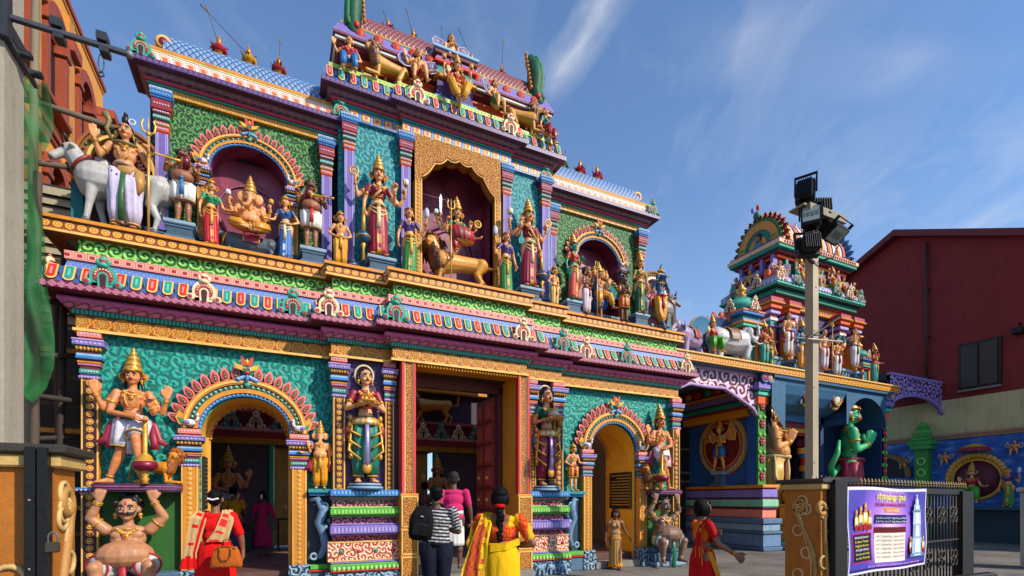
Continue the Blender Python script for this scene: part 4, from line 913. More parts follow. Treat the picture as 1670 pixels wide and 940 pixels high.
# ---- figures: one skin grown over round limbs
def U_(v): v = np.asarray(v, float); L = np.linalg.norm(v); return v/L if L > 1e-9 else np.array((0, 0, 1.0))
A_ = lambda *v: np.array(v, float)
class Skin:
 def __init__(s): s.p = []
 def c(s, a, b, ra, rb, col): s.p.append(('c', A_(*a), A_(*b), ra, rb, col)); return s
 def e(s, c, r, col, R=None):
  if not isinstance(r, (tuple, list)): r = (r, r, r)
  s.p.append(('e', A_(*c), A_(*r), np.eye(3) if R is None else R, 0, col)); return s
 def mesh(s):
  V = []; F = []; base = 0; seg, rg = 12, 8
  for p in s.p:
   if p[0] == 'c':
    a, b, ra, rb = p[1:5]; d = U_(b-a); h = A_(0, 0, 1) if abs(d[2]) < .9 else A_(1, 0, 0); u = U_(np.cross(h, d)); w = np.cross(d, u)
    rows = []
    for i in range(rg+1):
     t = PI*i/rg
     c, r = (a, ra) if i <= rg//2 else (b, rb)
     rows.append((c-d*r*math.cos(t), r*math.sin(t)))
    rows.insert(rg//2+1, (b, rb))
    for c, r in rows:
     for j in range(seg):
      q = 2*PI*j/seg; V.append(c+(u*math.cos(q)+w*math.sin(q))*max(r, 1e-5))
    nr = len(rows)
   else:
    c, r, R = p[1:4]; nr = rg+1
    for i in range(nr):
     t = PI*i/rg
     for j in range(seg):
      q = 2*PI*j/seg; V.append(c+R@(A_(max(math.sin(t), 1e-4)*math.cos(q), max(math.sin(t), 1e-4)*math.sin(q), -math.cos(t))*r))
   for i in range(nr-1):
    for j in range(seg): F.append((base+i*seg+j, base+i*seg+(j+1) % seg, base+(i+1)*seg+(j+1) % seg, base+(i+1)*seg+j))
   F.append(tuple(base+j for j in range(seg))[::-1]); F.append(tuple(base+(nr-1)*seg+j for j in range(seg)))
   base += nr*seg
  return V, F
 def grow(s, vox=.012, smooth=3, colfn=None, H=1.0):
  """returns an MB holding the fused surface in figure units times H"""
  V, F = s.mesh()
  me = bpy.data.meshes.new('tmp'); me.from_pydata((np.array(V)*H).tolist(), [], F); me.update()
  ob = bpy.data.objects.new('tmp', me); COLL.objects.link(ob)
  r = ob.modifiers.new('r', 'REMESH'); r.mode = 'VOXEL'; r.voxel_size = vox; r.adaptivity = 0
  m = ob.modifiers.new('s', 'SMOOTH'); m.factor = .5; m.iterations = smooth
  dg = bpy.context.evaluated_depsgraph_get(); ev = ob.evaluated_get(dg); em = ev.to_mesh()
  n = len(em.vertices); co = np.empty(n*3); em.vertices.foreach_get('co', co); co = co.reshape(-1, 3)/H
  faces = [tuple(p.vertices) for p in em.polygons]
  ev.to_mesh_clear(); bpy.data.objects.remove(ob); bpy.data.meshes.remove(me)
  best = np.full(n, 1e9); col = np.zeros((n, 3))
  for p in s.p:
   if p[0] == 'c':
    a, b, ra, rb = p[1:5]; ab = b-a; t = np.clip(((co-a)@ab)/max(ab@ab, 1e-9), 0, 1); d = np.linalg.norm(co-(a+t[:, None]*ab), axis=1)-(ra+(rb-ra)*t)
   else:
    c, r, R = p[1:4]; q = (co-c)@R; k = np.linalg.norm(q/r, axis=1); d = (k-1)*float(min(r))*.9
   m_ = d < best; best[m_] = d[m_]; col[m_] = p[5]
  if colfn is not None: col = colfn(co, col)
  mb = MB(); mb.v = [tuple(v) for v in (co*H)]; mb.f = [list(f) for f in faces]
  mb.c = [tuple(col[list(f)].mean(axis=0)) for f in faces]; mb.sm = [True]*len(faces); return mb
def hand(S, w, d, nrm, mode, col, s=1.0, th=1):
 d = U_(d); nrm = U_(np.asarray(nrm, float)-d*np.dot(nrm, d)); t = np.cross(nrm, d)*th
 fr = .0085*s; L = (.040, .046, .042, .033)
 for i in range(4):
  k = w+d*.050*s+t*(.0185-.0125*i)*s
  S.c(w+d*.008*s+t*(.008-.005*i)*s, k, .0125*s, .0105*s, col)
  if mode == 'open': m1 = k+(d*.98+t*(.12-.08*i))*L[i]*.55*s; m2 = m1+(d+t*(.1-.07*i)+nrm*.1)*L[i]*.5*s
  elif mode == 'relax': m1 = k+U_(d+nrm*.35)*L[i]*.6*s; m2 = m1+U_(d*.7+nrm*.8)*L[i]*.5*s
  elif mode == 'mudra': m1 = k+U_(d+nrm*(.1 if i == 0 else 1.2))*L[i]*.6*s; m2 = m1+U_(d*(1 if i == 0 else -.4)+nrm*.5)*L[i]*.5*s
  else: m1 = k+U_(d*.35+nrm)*L[i]*.6*s; m2 = m1+U_(-d+nrm*.15)*L[i]*.5*s
  S.c(k, m1, fr*1.05, fr, col); S.c(m1, m2, fr, fr*.8, col)
 b = w+d*.016*s+t*.016*s
 if mode in ('open', 'relax'): m1 = b+U_(d*.7+t*.75)*.030*s; m2 = m1+U_(d+t*.2+nrm*.15)*.026*s
 else: m1 = b+U_(d*.7+t*.6+nrm*.4)*.028*s; m2 = m1+U_(d*.2-t*.5+nrm)*.024*s
 S.c(b, m1, .0115*s, .0095*s, col); S.c(m1, m2, .0095*s, .0075*s, col)
def rotz(a): return np.array(((math.cos(a), -math.sin(a), 0), (math.sin(a), math.cos(a), 0), (0, 0, 1)))
def rotx(a): return np.array(((1, 0, 0), (0, math.cos(a), -math.sin(a)), (0, math.sin(a), math.cos(a))))
def roty(a): return np.array(((math.cos(a), 0, math.sin(a)), (0, 1, 0), (-math.sin(a), 0, math.cos(a))))
def loft(mb, secs, seg, colf, rip=0.0, rn=14, close=True):
 """secs: (cx, cy, z, rx, ry); colf(i, angle) -> colour; ripples grow towards the hem"""
 vs = []; fs = []; cs = []; n = len(secs)
 for i, (cx, cy, z, rx, ry) in enumerate(secs):
  k = rip*(i/(n-1))
  for j in range(seg):
   a = 2*PI*j/seg; w = 1+k*math.sin(rn*a+math.sin(a*2)*1.5)
   vs.append((cx+rx*w*math.cos(a), cy+ry*w*math.sin(a), z))
 for i in range(n-1):
  for j in range(seg):
   fs.append((i*seg+j, (i+1)*seg+j, (i+1)*seg+(j+1) % seg, i*seg+(j+1) % seg)); cs.append(colf(i/(n-1), 2*PI*(j+.5)/seg))
 if close: fs += [tuple(range(seg)), tuple((n-1)*seg+j for j in range(seg))[::-1]]; cs += [colf(0, 0), colf(1, 0)]
 mb.add(vs, fs, cs, True)
def crown_mb(mb, M, off, kind, s=1.0, gold=METG, side=True):
 """tall tiered crown set on the brow; M head rotation, off head centre"""
 g2 = hx('#a8741e')
 if kind == 'tall': pr = [(.0, -.0, gold), (.058, .0, g2), (.063, .012, gold), (.058, .028, gold), (.06, .034, g2), (.054, .055, gold), (.046, .075, gold), (.05, .08, g2), (.042, .1, gold), (.034, .115, gold), (.038, .12, g2), (.028, .138, gold), (.018, .15, gold), (.023, .157, g2), (.012, .17, gold), (.014, .18, gold), (.004, .2, gold), (0, .203, gold)]
 elif kind == 'short': pr = [(.0, 0, gold), (.058, .0, g2), (.062, .012, gold), (.05, .03, gold), (.045, .045, gold), (.03, .058, g2), (.02, .07, gold), (.012, .085, gold), (0, .1, gold)]
 else: pr = [(.0, 0, gold), (.058, -.004, g2), (.061, .006, gold), (.05, .016, gold), (0, .02, gold)]
 mm = Matrix(M.tolist()) @ Matrix.Rotation(-.12, 3, 'X')
 mb.lathe([(r*s, z*s, c) for r, z, c in pr], tuple(off+M@A_(0, .004, .028)*s), 16, M=mm)
 if side and kind != 'band':
  for sg in (-1, 1):
   c = off+M@A_(sg*.062, .02, .0)*s
   for r, q in ((.034, gold), (.022, g2), (.01, RED)): mb.lathe([(0, .006*s+(.034-r)*.3*s, q), (r*s, .004*s+(.034-r)*.3*s, q), (r*s, -.004*s, q)], tuple(c), 12, 'Y', mm)
  c = off+M@A_(0, -.056, .05)*s; mb.ball(tuple(c), .009*s, RED, 6, 5); mb.ball(tuple(off+M@A_(0, -.058, .038)*s), (.03*s, .008*s, .012*s), gold, 8, 5)
FIGN = 0
def figure(name, label, cat, loc, rz, H, o, group=None):
 g = o.get; s = g('hs', 1.1); skin = g('skin', SKIN); fem = g('fem', False); dz = g('dz', 0.0); be = g('belly', 0.0)
 vox = g('vox', .012); t = thing(name, label, cat, loc, rz, group)
 palm = tuple(min(1, c*1.15) for c in skin)
 S = Skin(); sh = .098 if fem else .112; sw = g('stout', 1.0)
 sx = g('sway', 0.0)  # hips pushed sideways
 pel = A_(sx, 0, .525+dz); che = A_(0, 0, .715+dz)
 def T(x, y, z):  # torso point with sway
  k = min(1, max(0, (z-.5)/.2)); return A_(x+sx*(1-k), y+g('lean', 0)*(z-.52), z+dz)
 hipw = .052 if fem else .05
 S.e(T(0, .005, .525), ((.088 if fem else .08)*sw, .066*sw, .06), skin)
 S.e(T(0, 0, .60), ((.062 if fem else .074)*sw+be*.6, .052*sw+be*.5, .07), skin)
 if be: S.e(T(0, -.035-be*.5, .60), (.075*sw+be*.9, .055+be*.85, .072+be*.35), skin); S.e(T(0, -.07-be*1.33, .585), (.008, .004, .008), tuple(c*.3 for c in skin))
 S.e(T(0, -.002, .705), ((.08 if fem else .094)*sw, .058*sw, .082), skin)
 S.e(T(0, .0, .775), ((.078 if fem else .092)*sw, .045*sw, .035), skin)
 if fem:
  for sg in (-1, 1): S.e(T(sg*.036, -.048, .722), (.034, .034, .034), skin)
 else:
  for sg in (-1, 1): S.e(T(sg*.042*sw, -.036*sw, .74), (.042*sw, .024, .03), skin)
 nk = T(0, .004, .79); S.c(nk, nk+A_(0, -.004, .07), .033*sw**.5, .029, skin)
 Rh = rotz(g('yaw', 0)) @ rotx(g('pitch', 0)) @ roty(g('roll', 0)); hc = T(0, -.006, .79)+A_(0, 0, .125*(.75+.25*s))
 hp = lambda x, y, z: hc+Rh@(A_(x, y, z)*s)
 heads = g('heads', [(0, 0)])
 if not g('eleph'):
  S.e(hp(0, .008, .014), tuple(q*s for q in (.050, .060, .054)), skin, Rh)
  S.e(hp(0, -.010, -.016), tuple(q*s for q in (.043, .046, .050)), skin, Rh)
  S.e(hp(0, -.030, -.050), tuple(q*s for q in (.022, .02, .016)), skin, Rh)
  S.c(hp(0, -.052, .006), hp(0, -.064, -.018), .006*s, .010*s, skin)
  for sg in (-1, 1):
   S.e(hp(sg*.051, .006, -.01), tuple(q*s for q in (.008, .014, .022)), skin, Rh); S.e(hp(sg*.024, -.042, -.022), tuple(q*s for q in (.015, .012, .014)), skin, Rh)
   S.c(hp(sg*.008, -.053, .016), hp(sg*.03, -.047, .018), .006*s, .005*s, skin)
 else:
  S.e(hp(0, .0, .01), tuple(q*s for q in (.062, .06, .06)), skin, Rh)
  for sg in (-1, 1): S.e(hp(sg*.075, .008, -.005), tuple(q*s for q in (.046, .012, .055)), skin, Rh); S.c(hp(sg*.035, -.04, -.035), hp(sg*.045, -.085, -.05), .009*s, .004*s, WHT)
  P = [(0, -.05, -.01), (0, -.078, -.045), (-.004, -.085, -.085), (-.02, -.088, -.12), (-.045, -.092, -.135), (-.06, -.095, -.115)]
  for i in range(5): S.c(hp(*P[i]), hp(*P[i+1]), (.03-.004*i)*s, (.026-.004*i)*s, skin)
 armlist = g('arms', []); jew = []
 fat = g('fat', 1.0)*(.85 if fem else 1.0)
 for ar in armlist:
  sd, el, wr, mode = ar[:4]; ex = ar[4] if len(ar) > 4 else {}
  shp = T(sd*sh*sw, .004, .775)+A_(*ex.get('so', (0, 0, 0))); el = A_(*el); wr = A_(*wr)
  S.c(shp, el, .033*fat, .024*fat, skin); S.c(shp+(el-shp)*.25, shp+(el-shp)*.7, .031*fat, .028*fat, skin)
  S.c(el, el+(wr-el)*.35, .024*fat, .024*fat, skin); S.c(el+(wr-el)*.3, wr, .023*fat, .0155*fat, skin)
  d = ex.get('d'); d = U_(wr-el) if d is None else U_(d)
  nrm = ex.get('n', (0, -1, 0)); hand(S, wr, d, nrm, mode, palm if mode == 'open' else skin, ex.get('s', 1.12), ex.get('th', sd))
  jew.append((shp, el, wr))
 legs = g('legs', [((-.055, 0, .28), (-.06, 0, .045), (-.15, -1, 0)), ((.055, 0, .28), (.06, 0, .045), (.15, -1, 0))])
 lf = g('legfat', 1.0)
 for i, (kn, an, fd) in enumerate(legs):
  sg = -1 if i == 0 else 1; hp_ = T(sg*hipw*sw, .005, .51); kn = A_(*kn); an = A_(*an); fd = U_(fd)
  S.c(hp_, kn, .060*lf, .037*lf, skin); S.c(kn, kn+(an-kn)*.35+A_(0, .008, 0), .036*lf, .038*lf, skin); S.c(kn+(an-kn)*.3, an, .036*lf, .020*lf, skin)
  hl = an+A_(0, 0, -.022)-fd*.018; S.c(an, hl, .022, .02, skin); ball = an+fd*.075+A_(0, 0, -.028+g('ft', 0)); S.c(an+A_(0, 0, -.01), ball, .021, .017, skin); S.c(hl, ball, .018, .016, skin)
  sd_ = U_(np.cross(fd, (0, 0, 1)))
  for q in range(5): S.c(ball+sd_*(q-2)*.009, ball+sd_*(q-2)*.0105+fd*(.034-.004*abs(q-1.5)*(1.5))+A_(0, 0, -.003), .0095, .0075, skin)
 if g('extra'): g('extra')(S, hp)
 b = S.grow(vox, g('smooth', 2), None, H)
 K = lambda v: tuple(A_(*v)*H)
 if not g('eleph') and g('face', True):
  iris = BLK
  for sg in (-1, 1):
   e = hp(sg*.0205, -.0515, .002); b.ball(K(e), (.0105*s*H, .005*s*H, .0058*s*H), WHT, 8, 6, M=Matrix(Rh.tolist())); b.ball(K(e+Rh@A_(0, -.0035, 0)*s), (.0048*s*H, .003*s*H, .005*s*H), iris, 8, 6, M=Matrix(Rh.tolist()))
   b.tube([K(hp(sg*.0085, -.058, .0165)), K(hp(sg*.02, -.0585, .0215)), K(hp(sg*.034, -.049, .0165))], [.0028*s*H, .0036*s*H, .002*s*H], BLK, 5)
   b.tube([K(hp(sg*.010, -.0555, .0075)), K(hp(sg*.021, -.0575, .0105)), K(hp(sg*.032, -.050, .006))], .0016*s*H, BLK, 4)
  b.ball(K(hp(0, -.0545, -.0325)), (.0145*s*H, .006*s*H, .0052*s*H), hx('#a03028'), 8, 6, M=Matrix(Rh.tolist()))
  if g('tilak', True): b.ball(K(hp(0, -.0575, .03)), (.0035*s*H, .003*s*H, .009*s*H), hx('#c01818'), 6, 5)
 elif g('eleph'):
  for sg in (-1, 1): b.ball(K(hp(sg*.03, -.05, .015)), .008*s*H, WHT, 8, 6); b.ball(K(hp(sg*.031, -.057, .015)), .0045*s*H, BLK, 6, 5)
  b.ball(K(hp(0, -.056, .035)), (.02*s*H, .006*s*H, .012*s*H), WHT, 8, 5)
 if g('mous'):
  for sg in (-1, 1): b.tube([K(hp(0, -.062, -.022)), K(hp(sg*.018, -.060, -.026)), K(hp(sg*.036, -.05, -.022)), K(hp(sg*.046, -.042, -.008))], [q*s*H for q in (.006, .0075, .005, .0015)], BLK, 6)
 b.build('body', g('bmat', ENAMEL), t)
 # ---- hair
 hm = MB(); hair = g('hair', 'back')
 if hair:
  HS = Skin(); hb = BLK if not g('haircol') else g('haircol')
  HS.e(hp(0, .018, .024), tuple(q*s for q in (.054, .060, .052)), hb, Rh)
  if hair == 'curly':
   rnd = random.Random(3)
   for i in range(64):
    a = rnd.uniform(-.3, PI+.3); e = rnd.uniform(-.9, 1.3); v = A_(math.cos(a)*math.cos(e)*.058, (.012+math.sin(a)*math.cos(e)*.062), .018+math.sin(e)*.056)
    if v[2] < .03 and v[1] < .0: v[1] = .01
    v = v*1.06
    HS.e(hp(*v), .0155*s, hb)
  if hair in ('back', 'long', 'braid'):
   for sg in (-1, 1): HS.e(hp(sg*.045, .022, -.01), tuple(q*s for q in (.016, .035, .04)), hb, Rh)
   HS.e(hp(0, .05, -.02), tuple(q*s for q in (.045, .028, .05)), hb, Rh)
  if hair == 'long':
   for sg in (-1, 1): HS.c(hp(sg*.05, .03, -.03), T(sg*.075, .01, .78), .016, .012, hb)
   HS.c(hp(0, .05, -.03), T(0, .05, .72), .04, .03, hb)
  if hair == 'bun': HS.e(hp(0, .075, -.012), tuple(q*s for q in (.036, .028, .034)), hb, Rh); HS.e(hp(0, .04, -.01), tuple(q*s for q in (.048, .035, .045)), hb, Rh)
  if hair == 'short': HS.e(hp(0, .035, -.005), tuple(q*s for q in (.048, .036, .05)), hb, Rh)
  if hair == 'braid':
   for i in range(9): HS.e(T(.006*math.sin(i*1.9), .066+.004*math.sin(i), .85-.024*i), (.032-.0018*i, .022, .02), hb); HS.e(T(.014*math.cos(i*2.1), .072, .84-.024*i), (.014, .012, .012), hb)
  if hair == 'bob':
   for sg in (-1, 1): HS.e(hp(sg*.048, .006, -.02), tuple(q*s for q in (.02, .045, .055)), hb, Rh)
   HS.e(hp(0, .04, -.02), tuple(q*s for q in (.052, .04, .058)), hb, Rh); HS.e(hp(0, -.046, .034), tuple(q*s for q in (.038, .012, .016)), hb, Rh)
  h = HS.grow(max(.008, vox*.8), 1, None, H); h.build('hair', g('hmat', ENAMEL), t)
 # ---- crown and jewellery
 if g('crown'):
  c = MB(); crown_mb(c, Rh, hc*H, g('crown'), s*H, g('crowncol', METG)); c.build('crown', GILT, t)
 if g('jewel', True):
  j = MB(); gd = METG
  for sg in (-1, 1):
   if g('ears', True): j.ball(K(hp(sg*.056, -.002, -.034)), .012*s*H, gd, 8, 6); j.ball(K(hp(sg*.058, -.002, -.05)), .008*s*H, gd, 6, 5)
  for r, zz, yy, th in ((.045, .80, -.006, .006), (.062, .775, -.012, .008)):
   j.ring(K(T(0, yy, zz)), (0, -.45, 1), r*H*sw, th*H, gd, 20, 6, ry=r*.75*H)
  fr = .058*sw
  for i in range(9):
   a = -1+2*i/8; j.ball(K(T(a*.055, -fr+.012*a*a+.004, .748+.032*a*a)), (.013*H, .008*H, .014*H), gd, 8, 5)
  j.ball(K(T(0, -fr-.006, .728)), (.02*H, .009*H, .02*H), gd, 10, 6); j.ball(K(T(0, -fr-.014, .73)), .007*H, RED, 6, 5)
  if g('necklace', False):
   P = [T(.05*math.cos(a), -.052-.012*math.sin(a), .765-.12*math.sin(a)) for a in np.linspace(0, PI, 14)]; j.tube([K(p) for p in P], .005*H, gd, 6)
  for shp, el, wr in jew:
   ax = el-shp; j.ring(K(shp+ax*.55), ax, .031*fat*H, .007*H, gd, 14, 6); j.ball(K(shp+ax*.55+A_(0, -.028, .008)), (.013*H, .008*H, .016*H), gd, 8, 5)
   ax = wr-el; j.ring(K(el+ax*.88), ax, .019*fat*H, .0055*H, gd, 12, 6); j.ring(K(el+ax*.80), ax, .020*fat*H, .004*H, gd, 12, 5)
  for kn, an, fd in legs:
   kn, an = A_(*kn), A_(*an); j.ring(K(an+(kn-an)*.1), kn-an, .026*H, .006*H, gd, 12, 6)
  j.build('jewellery', GILT, t)
 # ---- clothes
 lw = g('lower'); lc = g('lc', RED); bc = g('bc', METG); sc = g('sc', METG)
 if lw in ('sari', 'skirt'):
  m_ = MB(); top = g('wtop', .585)+dz; hem = g('hem', .035); rx = g('rx', .092); ry = g('ry', .072); fl = g('flare', 1.05); hx_ = g('hemx', 0)
  secs = []
  for i in range(12):
   q = i/11; z = top+(hem-top)*q; w = 1-.1*(1-q) if q < .15 else 1.0; k = [.80, .98, 1.05][min(2, i)] if i < 2 else 1.05+(fl-1.05)*q
   secs.append(((sx*(1-q)+hx_*q)*H, -.002*H, z*H, rx*k*H, ry*k*H))
  spot = g('spots')
  def cf(q, a):
   f = abs(((a-1.5*PI+PI) % (2*PI))-PI)
   if q > .93: return bc
   if lw == 'sari' and f < .17: return bc if g('panel', True) and (int(q*22) % 3) else lc
   if spot and (int(q*16) % 3 == 0) and (int(a*8) % 5 == 0): return bc
   return lc
  loft(m_, secs, 64, cf, g('rip', .07), 17)
  m_.build('skirt' if lw == 'skirt' else 'sari', g('cmat', ENAMEL), t)
  if g('sash', True):
   m_ = MB(); m_.ring(K(T(0, 0, .565)), (0, 0, 1), rx*H, .014*H, sc, 24, 6, ry=ry*H)
   for q in range(2): m_.tube([K(T(-.09+.0*q, -.03, .55-.03*q)), K(T(-.04, -.078, .51-.045*q)), K(T(.04, -.082, .49-.05*q)), K(T(.092, -.03, .53-.03*q))], .009*H, sc, 6)
   m_.tube([K(T(0, -.083, .54)), K(T(.004, -.088, .40)), K(T(0, -.085, .30))], [.02*H, .022*H, .026*H], sc, 8, flat=.4, up=(0, 1, 0))
   m_.ball(K(T(0, -.088, .55)), (.022*H, .012*H, .02*H), METG, 8, 6)
   m_.build('waist_sash', g('cmat', ENAMEL), t)
 if lw in ('dhoti', 'shorts', 'pants', 'jeans'):
  m_ = MB(); end = {'dhoti': .12, 'shorts': .36, 'pants': .05, 'jeans': .03}[lw]
  fat_ = {'dhoti': 1.2, 'shorts': 1.2, 'pants': 1.15, 'jeans': 1.12}[lw]*g('cf', 1.0)
  for i, (kn, an, fd) in enumerate(legs):
   sg = -1 if i == 0 else 1; hp_ = T(sg*hipw*sw, .003, .535); kn = A_(*kn); an = A_(*an)
   frac = g('endf', [1, 1])[i]
   if lw == 'shorts': P = [hp_, hp_+(kn-hp_)*.3, hp_+(kn-hp_)*.6, hp_+(kn-hp_)*.88]; R_ = [.066, .066, .063, .062]
   else:
    e = kn+(an-kn)*(.92 if frac == 1 else frac)
    P = [hp_, hp_+(kn-hp_)*.5, kn, kn+(e-kn)*.5, e]; R_ = [.062, .058, .044, .041, .034] if lw != 'dhoti' else [.062, .063, .052, .05, .035]
   m_.tube([K(p) for p in P], [r*fat_*H*lf**.5 for r in R_], lc, 28, ripple=.085 if lw in ('dhoti', 'shorts') else .02, rn=7)
   m_.ring(K(P[-1]), P[-1]-P[-2], R_[-1]*fat_*1.01*H*lf**.5, .007*H, bc if lw != 'jeans' else lc, 20, 5)
  q = T(0, .003, .535); m_.ball(K(q), ((.094*sw+be*.3)*H, (.078*sw+be*.4)*H, .058*H), lc, 20, 10)
  if lw in ('dhoti', 'shorts') and g('sash', True):
   m_.ring(K(T(0, 0, .56)), (0, 0, 1), (.09*sw+be*.35)*H, .016*H, sc, 24, 6, ry=(.073*sw+be*.5)*H)
   y0 = -.08*sw-be*.7
   m_.tube([K(T(0, y0, .555)), K(T(.004, y0-.01, .45)), K(T(0, y0-.002, g('tail', .34)))], [.018*H, .024*H, .03*H], g('tc', sc), 10, flat=.45, up=(0, 1, 0))
   m_.ball(K(T(0, y0-.01, .555)), (.026*H, .018*H, .02*H), sc, 10, 6)
   if g('streamer'):
    for sg in (-1, 1): m_.tube([K(T(sg*.09, 0, .56)), K(T(sg*.15, .0, .50)), K(T(sg*.18, -.0, .38)), K(T(sg*.24, -.01, .34))], [q_*H for q_ in (.018, .03, .034, .02)], g('streamer'), 10, ripple=.12, rn=5, flat=.5, up=(0, 1, 0)); m_.tube([K(T(sg*.13, -.01, .5)), K(T(sg*.15, -.01, .36)), K(T(sg*.16, -.01, .30))], [q_*H for q_ in (.02, .028, .034)], g('streamer'), 10, ripple=.12, rn=5, flat=.5, up=(0, 1, 0))
  m_.build({'dhoti': 'dhoti', 'shorts': 'loincloth', 'pants': 'trousers', 'jeans': 'jeans'}[lw], g('cmat', ENAMEL), t)
 if g('top'):
  tc = g('top'); HS = Skin(); tl = g('topl', .66 if fem else .5); mid = g('midc', tc)
  sl = g('sleeve', .5)
  HS.e(T(0, -.002, .705), ((.084 if fem else .098)*sw*g('tw', 1), .064*sw*g('tw', 1), .085), tc); HS.e(T(0, .0, .775), ((.083 if fem else .096)*sw, .05*sw, .036), tc)
  if fem:
   for sg in (-1, 1): HS.e(T(sg*.036, -.05, .722), (.037, .037, .037), tc)
  if tl < .62: HS.e(T(0, 0, .62), ((.072 if fem else .084)*sw*g('tw', 1), .062*sw*g('tw', 1), .09), mid); HS.e(T(0, .003, tl+.05), (.094*sw*g('tw', 1), .076*sw*g('tw', 1), .07), mid)
  for (shp, el, wr), ar in zip(jew, armlist):
   if sl <= 1: HS.c(shp, shp+(el-shp)*sl, .039*fat, .033*fat, tc)
   else: HS.c(shp, el, .039*fat, .031*fat, tc); HS.c(el, el+(wr-el)*(sl-1), .031*fat, .026*fat, tc)
  cfn = g('topfn'); h = HS.grow(max(vox, .010), 2, cfn, H)
  if g('topcut'):
   pass
  h.build({True: 'blouse', False: 'shirt'}[fem], g('cmat', ENAMEL), t)
 if g('items'):
  g('items')(t, H, K, T, hp, jew, S)
 return t
# ---- poses and held things
def arm(sd, kind, **ex):
 P = {'down': ((.150, .01, .61), (.160, -.03, .49), 'relax', dict(d=(0, -.15, -1), n=(-sd, 0, 0))),
  'hip': ((.195, .03, .63), (.105, -.055, .555), 'relax', dict(d=(-sd, -.3, -.1), n=(0, .5, -1))),
  'bless': ((.165, .0, .63), (.185, -.085, .715), 'open', dict(d=(sd*.1, -.1, 1), n=(0, -1, 0))),
  'high': ((.20, .02, .70), (.255, -.02, .80), 'open', dict(d=(sd*.15, 0, 1), n=(0, -1, 0))),
  'holdup': ((.205, .02, .67), (.245, -.04, .79), 'grip', dict(d=(0, 0, 1), n=(-sd, 0, 0))),
  'holdlow': ((.155, .0, .615), (.165, -.07, .535), 'grip', dict(d=(0, -.4, -1), n=(-sd, 0, 0))),
  'front': ((.140, .0, .63), (.075, -.115, .645), 'relax', dict(d=(-sd*.5, -.6, .1), n=(0, 0, 1))),
  'pray': ((.125, -.02, .63), (.020, -.125, .675), 'open', dict(d=(-sd*.05, -.25, 1), n=(-sd, 0, 0))),
  'staff': ((.185, .0, .63), (.185, -.07, .735), 'grip', dict(d=(0, -.5, .8), n=(-sd, -.2, 0))),
  'out': ((.16, -.01, .63), (.235, -.07, .60), 'relax', dict(d=(sd, -.6, 0), n=(0, -.3, 1)))}[kind]
 e, w, m, x = P; x = dict(x); x.update({k: v for k, v in ex.items() if k not in ('e', 'w', 'm', 'dz')}); dz = ex.get('dz', 0)
 e = ex.get('e', (e[0]*sd, e[1], e[2])); w = ex.get('w', (w[0]*sd, w[1], w[2])); m = ex.get('m', m)
 return (sd, (e[0], e[1], e[2]+dz), (w[0], w[1], w[2]+dz), m, x)
def item(mb, name, t, mat=None): return mb.build(name, mat or GILT, t)
def trident(t, x, y, z0, z1, s=1.0, name='trident'):
 m_ = MB(); g = hx('#d9b05c'); m_.tube([(x, y, z0), (x, y, z1-.2*s)], .014*s, g, 8); m_.ball((x, y, z1-.2*s), .03*s, g, 8, 6)
 m_.tube([(x, y, z1-.2*s), (x, y, z1)], [.014*s, .004*s], g, 8)
 for sg in (-1, 1): m_.tube([(x, y, z1-.2*s), (x+sg*.06*s, y, z1-.17*s), (x+sg*.07*s, y, z1-.09*s), (x+sg*.05*s, y, z1-.04*s), (x+sg*.075*s, y, z1-.005)], [.014*s, .013*s, .012*s, .01*s, .003*s], g, 8)
 return item(m_, name, t)
def mace(t, a, b, s=1.0, head=hx('#7c2440')):
 """a handle end, b head end"""
 m_ = MB(); a = Vector(a); b = Vector(b); d = (b-a).normalized(); L = (b-a).length; Q = d.to_track_quat('Z', 'Y').to_matrix()
 m_.lathe([(0, 0, METG), (.03*s, .01, METG), (.018*s, .04, METG), (.022*s, L*.5, METG), (.034*s, L*.68, METG), (.028*s, L*.7, METG), (.085*s, L*.74, METG), (.10*s, L*.76, head), (.125*s, L*.84, head), (.105*s, L*.93, head), (.06*s, L*.96, METG), (.03*s, L*.985, METG), (0, L, METG)], tuple(a), 16, M=Q)
 return item(m_, 'mace', t)
def sword(t, p, L=.4):
 m_ = MB(); x, y, z = p; m_.tube([(x, y, z-.05), (x, y, z+.03)], .012, METG, 6); m_.plate([(-.018, 0), (.018, 0), (.026, L*.8), (0, L), (-.026, L*.8)], (x, y, z+.03), (1, 0, 0), (0, 0, 1), .01, hx('#c8ccd4')); return item(m_, 'sword', t)
def lotus(t, p, s=1.0, col=hx('#e29ab0'), name='lotus'):
 m_ = MB(); x, y, z = p; m_.tube([(x, y, z-.09*s), (x, y, z)], .008*s, hx('#3a8a4a'), 6)
 for i in range(8):
  a = 2*PI*i/8; m_.ball((x+.025*s*math.cos(a), y+.025*s*math.sin(a), z+.04*s), (.02*s, .02*s, .045*s), col, 6, 5)
 return item(m_, name, t, ENAMEL)
def whisk(t, p, s=1.0):
 m_ = MB(); x, y, z = p; m_.tube([(x, y, z-.1*s), (x, y, z+.1*s)], [.012*s, .022*s], METG, 8)
 for i in range(9):
  a = 2*PI*i/9; m_.ball((x+.03*s*math.cos(a), y+.03*s*math.sin(a), z+.2*s), (.03*s, .03*s, .1*s), hx('#c9c8e2'), 6, 6)
 m_.ball((x, y, z+.27*s), (.03*s, .03*s, .06*s), WHT, 6, 6); return item(m_, 'fly_whisk', t, ENAMEL)
def wheel(t, p, r=.06, name='discus'):
 m_ = MB(); m_.ring(p, (0, 1, 0), r, r*.22, METG, 16, 6); m_.ball(p, r*.3, METG, 8, 6)
 for i in range(6):
  a = PI*i/3; m_.tube([p, (p[0]+r*math.cos(a), p[1], p[2]+r*math.sin(a))], r*.1, METG, 5)
 return item(m_, name, t)
